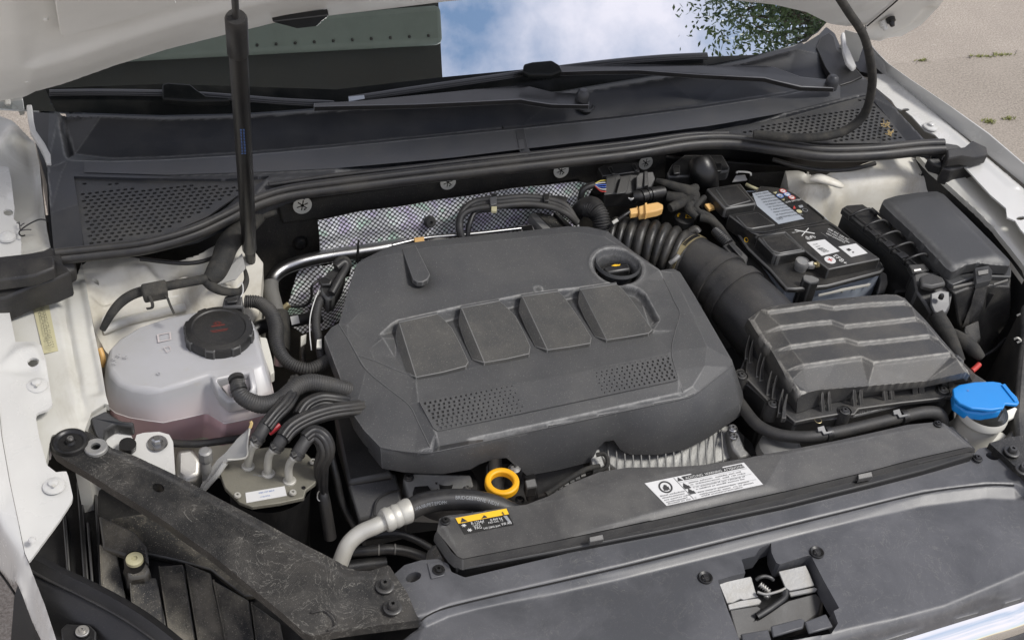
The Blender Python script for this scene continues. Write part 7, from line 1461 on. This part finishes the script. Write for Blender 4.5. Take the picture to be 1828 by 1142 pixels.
    prism('locking_slide', [(1662, 523, .862), (1678, 517, .864), (1695, 520, .862), (1696, 545, .85), (1690, 556, .846), (1678, 562, .843), (1668, 556, .846), (1662, 544, .85)], .006, m_['dust_sleeve2'], d, bevel=.002)
    lathe('slide_pin', P(1680, 530, .866), [(.0001, .006), (.003, .006), (.0045, .003), (.0045, -.003)], m_['black_plastic'], d, seg=12)
    tube('cable', [(1670, 560, .84, 14), (1682, 580, .83, 15), (1694, 600, .82, 14), (1705, 625, .81, 12), (1716, 645, .80, 8)], 14, m_['cloth_tape'], d, n=8, sides=14)
    tube('boot', [(1700, 594, .82, 9), (1714, 604, .82, 12), (1732, 618, .815, 13), (1744, 630, .81, 11), (1752, 638, .805, 8)], 12, m_['cloth_tape'], d, n=8, sides=14); 
    tube('red_cable', [(1735, 662, .79), (1742, 656, .792), (1748, 650, .794)], 5, m_['red_ink'], d)
    prism('fuse_holder', [(1622, 472, .87), (1650, 470, .87), (1660, 482, .865), (1632, 488, .865)], .012, m_['dark_plastic'], d, bevel=.002); tube('metal_stud', [(1630, 484, .872), (1642, 482, .872)], 4, m_['alu'], d, n=2, sides=10)
surf('dirty_box', (.028, .028, .028), .5, dust=.8, dcol=(.15, .14, .12), dscale=9, grain=.4, gscale=400, specks=.3)
surf('dust_sleeve2', (.085, .087, .092), .4, dust=.1, specks=.05)
fusebox()

# ---------------------------------------------------------------- air filter box
def Z2(X, Y): return (1208 + X / 2.927, 380 + Y / 2.927)
def airbox():
    t = T('air_filter_box', 'black air filter housing with five stepped ribs across its lid', 'air filter box', (1530, 650, .62))
    S = [(372, 556, .850), (440, 506, .860), (548, 478, .862), (800, 452, .864), (960, 436, .866), (1100, 425, .867), (1150, 428, .867), (1192, 446, .865), (1300, 560, .858), (1400, 678, .850), (1470, 765, .845), (1532, 836, .838), (1530, 850, .834), (1300, 880, .832), (1000, 905, .832), (740, 925, .832), (690, 936, .832), (650, 956, .830), (632, 968, .826), (560, 860, .832), (480, 730, .838), (415, 630, .846)]
    ol = [(*Z2(X, Y), z) for X, Y, z in S]
    br = [[(*Z2(X, Y), z) for X, Y, z in [(415, 560, .858), (480, 520, .866), (560, 505, .867)]]]
    # five steps: each a small drop facing the viewer, with an inclined run between
    steps = [([(412, 582), (478, 532), (640, 510), (740, 496), (820, 510), (1000, 492), (1192, 482), (1232, 492)]), ([(470, 676), (545, 612), (700, 592), (810, 582), (880, 606), (1060, 588), (1250, 566), (1302, 580)]),
             ([(532, 772), (600, 712), (760, 690), (880, 676), (950, 696), (1130, 678), (1320, 656), (1376, 668)]), ([(600, 874), (665, 812), (830, 788), (965, 770), (1030, 800), (1230, 776), (1430, 750), (1470, 766)])]
    base = [.8625, .858, .853, .848]
    zl_ = lambda Y: .8635 - (Y - 480) * .0000395 * 1.25
    br = [[(*Z2(X, Y), zl_(Y + 60) - .002) for X, Y in [(402, 562), (412, 582), (440, 630), (470, 676), (500, 725), (532, 772), (565, 825), (600, 874), (640, 930)]], [(*Z2(X, Y), zl_(Y) - .001) for X, Y in [(1200, 456), (1232, 492), (1302, 580), (1376, 668), (1470, 766), (1520, 830)]]]
    for k, l in enumerate(steps):
        zb = base[k]; n = len(l)
        lo = [(*Z2(X, Y), zb - (.0018 if 0 < i < n - 1 else .0)) for i, (X, Y) in enumerate(l)]
        hi = [(*Z2(X + (4 if i == 0 else 0), Y - (22 if 0 < i < n - 1 else 6)), zb + .0022) for i, (X, Y) in enumerate(l)]
        fl = [(*Z2(X, Y + 12), zb - .0035) for i, (X, Y) in enumerate(l[1:-1])]
        br += [lo[1:-1], hi[1:-1]] if True else []
    relief('lid', ol, br, m_['box_plastic'], t, res=.0018, blur=.5, skirt=.014)
    # sloping walls from the lid edge to the flange
    W1 = np.array([P(*q) for q in ol]); 
    fl = [(330, 640), (380, 560), (540, 500), (800, 470), (960, 455), (1100, 445), (1160, 448), (1215, 470), (1310, 575), (1415, 695), (1490, 775), (1560, 850), (1545, 880), (1310, 905), (1010, 955), (760, 1000), (700, 1020), (660, 1035), (626, 1045), (540, 930), (450, 800), (380, 700)]
    zl = [.80] * 22
    W2 = np.array([P(*Z2(X, Y), .800) for X, Y in fl]); W2[3:9] = W1[3:9] + [0, .012, -.05]; n = 22
    e = np.cross(W1 - W1.mean(0), np.roll(W1, -1, 0) - W1.mean(0)).sum(0)[2]
    f = [(i, (i + 1) % n, n + (i + 1) % n, n + i) for i in range(n)]
    if e > 0: f = [g[::-1] for g in f]
    mesh('lid_wall', np.vstack([W1, W2]), f, m_['box_plastic'], t, smooth=30)
    # flange
    fp = [(300, 832), (318, 815), (345, 812), (360, 830), (378, 660), (420, 600), (800, 500), (1200, 500), (1400, 700), (1490, 770), (1560, 840), (1622, 880), (1500, 905), (1450, 925), (1436, 960), (1410, 955), (1380, 968), (1180, 990), (950, 1022), (930, 1050), (880, 1058), (858, 1048), (700, 1075), (620, 1092), (560, 1040), (520, 1022), (482, 1012), (472, 975), (420, 920), (372, 870), (320, 862)]
    prism('flange', [(*Z2(X, Y), .798) for X, Y in fp], .008, m_['box_plastic'], t, bevel=.0015)
    lp = [(306, 870), (340, 872), (400, 920), (470, 985), (480, 1020), (620, 1100), (700, 1085), (930, 1062), (1180, 1002), (1430, 965), (1440, 960), (1560, 850), (1400, 720), (800, 560), (400, 650)]
    prism('lower_housing', [(*Z2(X, Y), .789) for X, Y in lp], .10, m_['dark_plastic'], t, bevel=.003)
    for X, Y in [(338, 850), (505, 1000), (878, 1035), (1392, 926)]: 
        u, v = Z2(X, Y); torx(u, v, .802, 6.5, m_['dark_steel'], t, 1.5); lathe('screw_post', P(u, v, .80), [(.011, 0.001), (.0115, -.02), (.011, -.03)], m_['box_plastic'], t, seg=20)
    # vertical fins on the front and left walls
    for X, Y, h in [(762, 1005, 70), (797, 1000, 70), (928, 975, 62), (962, 970, 62), (1090, 945, 50), (1125, 940, 50), (1248, 912, 36), (1282, 906, 36), (1405, 880, 24), (1438, 876, 24)]:
        a = [(*Z2(X - 5, Y - h), .830), (*Z2(X + 5, Y - h - 2), .830), (*Z2(X + 12, Y - h * .5), .820), (*Z2(X + 14, Y + 28), .800), (*Z2(X, Y + 32), .800), (*Z2(X - 6, Y - h * .4), .820)]
        prism('fin', a, .012, m_['box_plastic'], t, bevel=.0012)
    for X, Y in [(372, 650), (392, 670), (430, 745), (448, 765), (485, 840), (512, 862), (545, 935), (566, 960)]:
        a = [(*Z2(X + 8, Y - 18), .828), (*Z2(X + 16, Y - 16), .828), (*Z2(X + 4, Y + 60), .806), (*Z2(X + 8, Y + 110), .80), (*Z2(X - 16, Y + 112), .80), (*Z2(X - 10, Y + 50), .812)]
        prism('fin', a, .010, m_['box_plastic'], t, bevel=.0012)
    u, v = Z2(955, 1050); txt('VW AG', u, v, .7905, Z2(1040, 1032), 6.2, m_['grey_dark_ink'], t)
    u, v = Z2(1060, 1028); txt('04F 129 601 A', u, v, .7905, Z2(1180, 1000), 4, m_['grey_dark_ink'], t)
    u, v = Z2(740, 1084); c = P(u, v, .7992); lathe('stamp_ring', c, [(.0058, 0), (.0052, .0003)], m_['brass'], t, seg=20, smooth=None)
    for (X, Y) in [(1462, 745), (1470, 762), (1480, 770)]: lathe('corner_hole', P(*Z2(X, Y), .846), [(.0001, .0006), (.0022, .0006)], m_['black_plastic'], t, seg=10, smooth=None)
    prism('corner_tab', [(*Z2(1440, 735), .846), (*Z2(1470, 740), .845), (*Z2(1502, 770), .842), (*Z2(1498, 790), .840), (*Z2(1470, 780), .842)], .006, m_['box_plastic'], t, bevel=.001)
    k = T('front_hose', 'black coolant hose clipped along the front of the air filter box', 'hose', (1450, 770, .74))
    tube('hose', [(1318, 716, .765, 11), (1334, 738, .77, 11), (1352, 758, .775, 11), (1378, 772, .78, 11), (1410, 779, .785, 11), (1450, 779, .79, 11), (1500, 770, .79, 11), (1560, 756, .79, 11), (1610, 744, .79, 11), (1650, 736, .79, 11.5), (1674, 738, .785, 12), (1682, 752, .77, 12), (1684, 775, .74, 11)], 11, m_['hose_rubber'], k, n=10, sides=18)
    for u, v in [(1477, 774), (1612, 744), (1700, 0)][:2]:
        tube('clip', [(u - 4, v + 1, .791), (u + 5, v - 1, .791)], 13, m_['dark_plastic'], k, n=2, sides=18); prism('clip_plate', [(u - 18, v - 12, .806), (u - 6, v - 15, .806), (u - 2, v - 4, .803), (u + 8, v - 6, .803), (u + 9, v - 2, .801), (u - 6, v + 1, .801), (u - 10, v - 5, .803), (u - 16, v - 4, .803)], .003, m_['dust_sleeve2'], k, bevel=.0006)
    lathe('pump_housing', P(1395, 795, .762), [(.0001, .004), (.02, .004), (.028, .002), (.034, -.004), (.036, -.02)], m_['cast_alu'], None, seg=32, label='round dull metal housing half hidden between the front hose and the radiator duct', cat='housing')
surf('grey_dark_ink', (.10, .10, .10), .6, dust=0, grain=0, specks=0)
airbox()

# ---------------------------------------------------------------- intake duct
def intake():
    t = T('intake_bellows', 'thick corrugated rubber intake bellows right of the engine cover rear', 'intake hose', (1150, 430, .72))
    path = crom([list(P(u, v, z)) + [r * PXM(u, v, z)] for u, v, z, r in [(1078, 432, .80, 42), (1110, 436, .805, 46), (1145, 442, .81, 49), (1180, 450, .812, 50), (1215, 462, .812, 48), (1228, 468, .812, 46)]], 10)
    ps, s = resamp(path, .0011); pitch = s[-1] / 9.2; rad = ps[:, 3] * (1 + .20 * (np.abs(np.cos(math.pi * s / pitch)) ** .5 - .6)); v, f = sweep_vf(ps[:, :3], rad, 40); mesh('bellows', v, f, m_['duct_rubber'], t, smooth=80)
    d = T('intake_duct', 'smooth black intake elbow leading down into the air filter box', 'intake duct', (1300, 520, .7))
    tube('elbow', [(1216, 458, .812, 46), (1245, 474, .815, 48), (1275, 496, .817, 52), (1305, 522, .815, 56), (1335, 552, .81, 62), (1365, 586, .80, 66), (1400, 630, .79, 66)], 52, m_['duct_plastic'], d, n=12, sides=44)
    tube('collar', [(1222, 462, .812, 49), (1236, 470, .814, 50)], 50, m_['duct_plastic'], d, n=3, sides=44)
    for a, b, r in (((1276, 497, .817), (1288, 507, .8168), 56), ((1304, 521, .8152), (1316, 533, .8135), 60)): tube('rib', [(*a, r + .5), (*b, r + 2.5)], r, m_['duct_plastic'], d, n=4, sides=44)
    prism('catch_wing', [(1240, 520, .80), (1262, 520, .802), (1276, 532, .80), (1270, 546, .795), (1252, 544, .795)], .02, m_['box_plastic'], d, bevel=.003)
    k = T('hose_clamp', 'bright worm drive clamp round the end of the intake bellows', 'hose clamp', (1235, 445, .8))
    a = P(1216, 459, .812); b = P(1232, 468, .8135); ax = (b - a) / np.linalg.norm(b - a); m = PXM(1230, 460, .81)
    lathe('band', P(1229, 467, .813), [(49.5 * m, -.005), (51.5 * m, -.005), (51.5 * m, .005), (49.5 * m, .005)], m_['brass'], k, seg=56, axis=ax)
    # worm housing on the upper face, slots
    u_ = np.cross(ax, [0, 0, 1.]); u_ /= np.linalg.norm(u_); w_ = np.cross(u_, ax); c0 = P(1229, 467, .813); sgn = 1 if w_[2] > 0 else -1
    for i in range(15):
        an = .35 + i * .055; q = c0 + (u_ * (-math.cos(an + .9)) * sgn * sgn + w_ * sgn * math.sin(an + .9)) * 51.9 * m
        vv, ff = sweep_vf(np.array([q - ax * .0035, q + ax * .0035]), .0009, 5); mesh('worm_slot', vv, ff, m_['black_plastic'], k)
    tube('worm_screw', [(1196, 470, .835), (1204, 464, .842), (1212, 456, .848)], 4.5, m_['zinc'], k, sides=8)
    # oval sensor
    tube('vent_stub', [(1226, 420, .84), (1240, 410, .85), (1246, 416, .846)], 8, m_['duct_rubber'], d, sides=14)
intake()
def washer_bottle():
    t = T('washer_bottle', 'white washer fluid bottle neck with an open-tabbed blue cap at the right', 'washer bottle', (1750, 780, .66))
    
    top = [(1701, 693), (1712, 686), (1740, 681), (1772, 680), (1786, 682), (1800, 692), (1816, 708), (1820, 718), (1816, 722), (1795, 720), (1792, 728), (1770, 731), (1735, 728), (1712, 718), (1703, 708)]
    cap = prism('cap', [(u, v, .822) for u, v in top], .006, m_['blue_cap'], t, bevel=.002, seg=3)
    prism('cap_ring', [(1702, 700, .815), (1720, 692, .815), (1760, 690, .815), (1790, 700, .815), (1794, 720, .812), (1786, 734, .808), (1755, 739, .806), (1724, 735, .808), (1704, 720, .812)], .016, m_['blue_cap'], cap, bevel=.003, seg=3)
    prism('raised_tab', [(1788, 686, .8245), (1794, 684, .8245), (1818, 714, .8245), (1812, 716, .8245)], .002, m_['blue_cap'], cap, bevel=.0008)
    lathe('cap_dot', P(1728, 697, .8222), [(.0001, .0005), (.002, .0003)], m_['blue_ink'], cap, seg=12)
    prism('front_lug', [(1719, 726, .805), (1734, 728, .805), (1735, 736, .80), (1720, 734, .80)], .012, m_['blue_cap'], cap, bevel=.001)
    lathe('neck', P(1752, 742, .786), [(.038, .014), (.040, .008), (.040, .0), (.037, -.004), (.035, -.012), (.0355, -.018), (.034, -.03), (.042, -.05)], m_['natural_plastic'], t, seg=40)
    prism('strap', [(1790, 735, .790), (1812, 726, .792), (1820, 732, .79), (1818, 742, .786), (1800, 750, .782), (1782, 750, .784)], .004, m_['natural_plastic'], t, bevel=.001)
    ngon_stack('bottle', [[(1718, 770, .765), (1750, 764, .768), (1790, 770, .765), (1800, 782, .76), (1796, 790, .755), (1750, 796, .75), (1722, 788, .755)], [(1710, 800, .70), (1750, 790, .70), (1800, 790, .70), (1815, 800, .70), (1806, 830, .69), (1750, 840, .68), (1716, 830, .69)]], m_['natural_plastic'], t, bevel=.004)
    prism('dark_pillar', [(1700, 690, .76), (1716, 690, .76), (1716, 800, .70), (1704, 800, .70)], .05, m_['dark_plastic'], None, bevel=.002, label='dark plastic strut beside the washer bottle', cat='strut')
    h = T('headlight_housing', 'grey speckled plastic edge of the headlamp housing at the far right edge', 'headlamp housing', (1825, 700, .6))
    prism('edge', [(1826, 540, .84), (1850, 540, .84), (1870, 700, .80), (1880, 820, .78), (1816, 790, .78), (1812, 740, .79), (1816, 680, .80), (1824, 600, .82)], .2, m_['dirty_box'], h, bevel=.006)
    prism('top_cover', [(1790, 782, .772), (1806, 765, .775), (1860, 760, .775), (1900, 800, .77), (1830, 800, .77), (1800, 800, .77)], .02, m_['dirty_box'], h, bevel=.006)
    for u, v in [(1822, 566), (1817, 608)]: tube('clip', [(u - 6, v - 3, .82), (u, v - 5, .825), (u + 5, v, .82), (u - 1, v + 3, .815)], 2, m_['natural_plastic'], h, sides=8)
washer_bottle()

# ---------------------------------------------------------------- wiring cluster at the rear
def rear_wiring():
    t = T('rear_loom', 'bundle of dusty black wires in a holder above the rear of the engine cover', 'wiring loom', (900, 370, .83))
    for k, (dz, dv) in enumerate([(0, 0), (.006, -7), (.003, 6)]):
        tube('wire', [(826, 430, .83), (820, 405, .85), (826, 380 + dv * .5, .862 + dz), (850, 366 + dv, .868 + dz), (890, 362 + dv, .872 + dz), (940, 358 + dv, .872 + dz), (985, 364 + dv, .868 + dz), (1012, 376 + dv, .862 + dz), (1030, 398, .845)], 5.5 if k else 7, m_['hose_rubber'], t, n=8, sides=12)
    tube('wire', [(834, 426, .83), (838, 400, .85), (850, 378, .862), (880, 374, .866)], 5, m_['rubber'], t)
    prism('white_tie', [(877, 368, .88), (887, 368, .88), (887, 376, .878), (877, 376, .878)], .006, m_['tape_cream'], t, bevel=.001); prism('violet_tie', [(874, 352, .886), (886, 350, .886), (887, 364, .882), (876, 366, .882)], .006, m_['dust_sleeve2'], t, bevel=.001)
    prism('holder', [(846, 350, .862), (1000, 348, .862), (1014, 352, .860), (1010, 366, .855), (850, 366, .855)], .01, m_['black_plastic'], t, bevel=.002); 
    for u in (882, 976): prism('holder_clip', [(u - 6, 345, .885), (u + 6, 345, .885), (u + 4, 358, .884), (u - 4, 358, .884)], .01, m_['dark_plastic'], t, bevel=.001)
    tube('wire', [(826, 430, .83), (840, 428, .83), (848, 434, .82)], 4, m_['rubber'], t)
    tube1('breather_hose', 'black corrugated breather hose dropping behind the right of the engine cover', [(1040, 372, .85, 14), (1056, 372, .86, 16), (1070, 384, .858, 15), (1074, 402, .845, 15), (1076, 425, .82, 15)], 15, 'hose_rubber', ribs=.0034, amp=.12, n=12, sides=20)
    tube1('breather_boot', 'smooth black rubber boot on the breather hose', [(1028, 380, .84, 12), (1040, 370, .855, 15), (1056, 368, .862, 18), (1066, 378, .860, 18)], 16, 'rubber', cat='rubber boot', sides=18)
    tube1('loom_sleeve', 'black sleeve feeding the coloured wires into the connector block', [(1034, 392, .82), (1036, 360, .85), (1042, 338, .872), (1062, 330, .878)], 6, 'dark_plastic', cat='sleeve')
    tube1('elbow_boot', 'glossy black rubber elbow boot behind the battery', [(1248, 284, .90, 20), (1252, 296, .892, 24), (1256, 310, .88, 25), (1260, 324, .862, 23), (1264, 340, .84, 20)], 24, 'black_plastic', cat='rubber boot', n=8, sides=28)
    p = T('pulley_bracket', 'black moulded bracket with two clips behind the rubber elbow', 'bracket', (1240, 300, .84))
    prism('body', [(1190, 310, .872), (1200, 292, .88), (1222, 276, .885), (1290, 276, .885), (1304, 300, .875), (1300, 306, .87), (1240, 314, .87), (1194, 316, .87)], .02, m_['dark_plastic'], p, bevel=.003)
    for u, v in [(1208, 300), (1282, 296)]: prism('clip', [(u - 6, v - 4, .885), (u + 6, v - 5, .885), (u + 6, v + 9, .88), (u - 5, v + 10, .88)], .006, m_['black_plastic'], p, bevel=.001)
    # connector block
    def con(nm, lab, pts, d, mat='dark_plastic', extra=(), cat='connector'):
        q = T('wiring_connector', lab, cat, pts[0]); prism(nm, pts, d, m_[mat], q, bevel=.002)
        for n2, pp, dd, mm in extra: prism(n2, pp, dd, m_[mm], q, bevel=.001)
        return q
    c = con('housing', 'large black multi-pin connector block at the rear with coloured wires on its left', [(1082, 312, .885), (1104, 308, .887), (1108, 314, .885), (1125, 311, .886), (1150, 312, .884), (1142, 340, .870), (1122, 345, .868), (1080, 346, .868)], .03, extra=[('back_shell', [(1068, 300, .888), (1080, 294, .892), (1138, 290, .893), (1142, 306, .888), (1076, 314, .885)], .02, 'dark_plastic'), ('rib', [(1086, 298, .8945), (1092, 297, .8945), (1098, 310, .89), (1093, 311, .89)], .003, 'black_plastic'), ('rib', [(1128, 293, .8955), (1134, 292, .8955), (1140, 304, .891), (1134, 305, .891)], .003, 'black_plastic'),
            ('front_panel', [(1108, 316, .888), (1126, 313, .888), (1118, 344, .874), (1100, 346, .874)], .003, 'black_plastic'), ('side_panel', [(1083, 318, .888), (1100, 316, .888), (1094, 346, .874), (1078, 348, .874)], .003, 'black_plastic')])
    for i, mt in enumerate(['wire_yellow', 'wire_white', 'wire_blue', 'wire_blue', 'wire_white', 'red_ink']): tube('wire', [(1062, 328 + i * .8, .880), (1072, 323 + i * 3.6, .882), (1082, 322 + i * 4, .882)], 1.1, m_[mt], c, sides=5)
    c = con('housing', 'small rounded black connector at the right of the multi-pin block', [(1136, 314, .893), (1142, 308, .895), (1166, 306, .895), (1170, 318, .89), (1162, 334, .88), (1136, 336, .88)], .02, extra=[('collar', [(1150, 306, .898), (1156, 305, .898), (1158, 330, .886), (1150, 332, .886)], .02, 'black_plastic')])
    c = T('wiring_connector', 'round black connector with white seals below the multi-pin block', 'connector', (1155, 345, .86))
    tube('barrel', [(1130, 350, .872, 9), (1146, 350, .873, 11), (1166, 345, .873, 11), (1184, 342, .872, 11)], 11, m_['dark_plastic'], c, n=4, sides=16)
    for a, b in (((1144, 351), (1148, 350)), ((1154, 348), (1158, 347)), ((1160, 347), (1164, 346))): tube('collar', [(*a, .873), (*b, .873)], 12.8, m_['black_plastic'], c, n=2, sides=16)
    for i in range(4): tube('seal', [(1122 + i * 2, 353 - i * .5 + i * 1.5, .876), (1127 + i * 2, 358 - i * 2, .872)], 1.1, m_['wire_white'], c, sides=5)
    c = T('wiring_connector', 'orange brown plastic connector above the intake bellows', 'connector', (1150, 372, .86))
    prism('plug', [(1124, 372, .880), (1136, 370, .880), (1138, 366, .881), (1140, 380, .876), (1126, 382, .876)], .01, m_['orange_plastic'], c, bevel=.0015); prism('body', [(1140, 368, .884), (1152, 364, .885), (1174, 360, .886), (1184, 365, .884), (1184, 372, .882), (1174, 376, .88), (1154, 380, .879), (1142, 382, .878)], .014, m_['orange_plastic'], c, bevel=.002); prism('rib', [(1151, 362, .889), (1155, 361, .889), (1157, 379, .883), (1153, 381, .883)], .014, m_['orange_plastic'], c, bevel=.001)
    tube('cable', [(1124, 378, .876), (1112, 386, .872), (1096, 398, .86), (1080, 412, .84)], 3, m_['rubber'], c); tube('white_tie', [(1103, 392, .872), (1094, 398, .866)], 3.5, m_['natural_plastic'], c, n=2)
    # cloth taped bundle toward the battery
    h = T('battery_harness', 'tangle of black taped wires between the intake bellows and the battery', 'wiring harness', (1230, 370, .84))
    for pts in ([(1172, 322, .885, 4), (1186, 326, .887, 6), (1210, 334, .885, 8), (1228, 342, .88, 12), (1238, 350, .872, 12), (1230, 372, .86, 9), (1244, 388, .855, 6)], [(1190, 350, .868, 9), (1212, 352, .87, 11), (1236, 340, .88, 10), (1242, 334, .88, 7)], [(1196, 372, .86, 8), (1220, 360, .866, 10), (1238, 352, .875, 9)],
                [(1222, 366, .862, 5), (1240, 376, .86, 6), (1262, 384, .856, 6), (1276, 396, .85, 6), (1284, 410, .846, 7)], [(1258, 352, .868, 5), (1246, 362, .866, 6), (1242, 372, .862, 6), (1256, 386, .858, 6)], [(1250, 388, .856, 8), (1266, 392, .856, 7), (1282, 404, .85, 7), (1294, 422, .842, 8), (1306, 440, .834, 9)]):
        tube('cable', pts, 7, m_['cloth_tape'], h, n=8, sides=12)
    c2 = T('wiring_connector', 'long black connector hanging over the intake duct beside the battery', 'connector', (1305, 440, .83)); prism('housing', [(1290, 436, .850), (1304, 426, .853), (1316, 438, .848), (1336, 458, .838), (1332, 474, .832), (1318, 470, .836)], .02, m_['dark_plastic'], c2, bevel=.003); prism('latch', [(1300, 434, .8555), (1306, 431, .8555), (1326, 452, .8455), (1322, 458, .8445)], .003, m_['black_plastic'], c2, bevel=.001)
    tube('plug_boot', [(1276, 412, .85, 8), (1288, 424, .85, 10), (1300, 436, .848, 11)], 10, m_['dark_plastic'], c2, ribs=.004, amp=.1)
    prism('orange_clip', [(1258, 364, .862), (1268, 362, .862), (1278, 370, .858), (1266, 374, .858)], .006, m_['orange_plastic'], None, bevel=.001, label='small orange plastic clip at the rear left corner of the battery', cat='clip')
    g = T('warning_disc', 'black pump cap with a yellow printed warning ring behind the intake bellows', 'cap', (1222, 388, .83)); c = P(1222, 390, .838); m = PXM(1222, 390, .838)
    lathe('disc', c, [(.0001, .003), (14 * m, .003), (18 * m, .001), (19 * m, -.01)], m_['dark_plastic'], g, seg=32)
    q = c + [0, 0, .0034]; tri_ = [q + np.array([0, .008, 0]) + np.array([.006, 0, 0]), q + np.array([.013, -.006, 0]), q + np.array([-.001, -.004, 0])]; ce = np.mean(tri_, 0); mesh('warning_triangle', tri_ + [ce + (x - ce) * .68 for x in tri_], [(0, 1, 4, 3), (1, 2, 5, 4), (2, 0, 3, 5)], m_['yellow_ink'], g, smooth=None)
    a = [(c + [math.cos(x) * 14 * m, math.sin(x) * 14 * m, .0034]) for x in np.linspace(1.9, 2.9, 8)]; b = [(c + [math.cos(x) * 11 * m, math.sin(x) * 11 * m, .0034]) for x in np.linspace(1.9, 2.9, 8)]; mesh('yellow_arc', a + b, [(i, i + 1, 8 + i + 1, 8 + i) for i in range(7)], m_['yellow_ink'], g, smooth=None)
    # black cavity floor behind the engine
    tube1('under_seal_cable', 'thin black cable sagging under the seal in front of the right tower', [(1380, 285, .885), (1420, 296, .89), (1470, 304, .895), (1520, 302, .895), (1562, 292, .895)], 4, 'rubber', cat='cable')
    tube1('under_seal_trim', 'thin black trim edge sagging under the seal above the left tower', [(250, 462, .885), (330, 470, .885), (380, 460, .885), (420, 430, .885), (450, 400, .885)], 4, 'rubber', cat='trim edge')
rear_wiring()
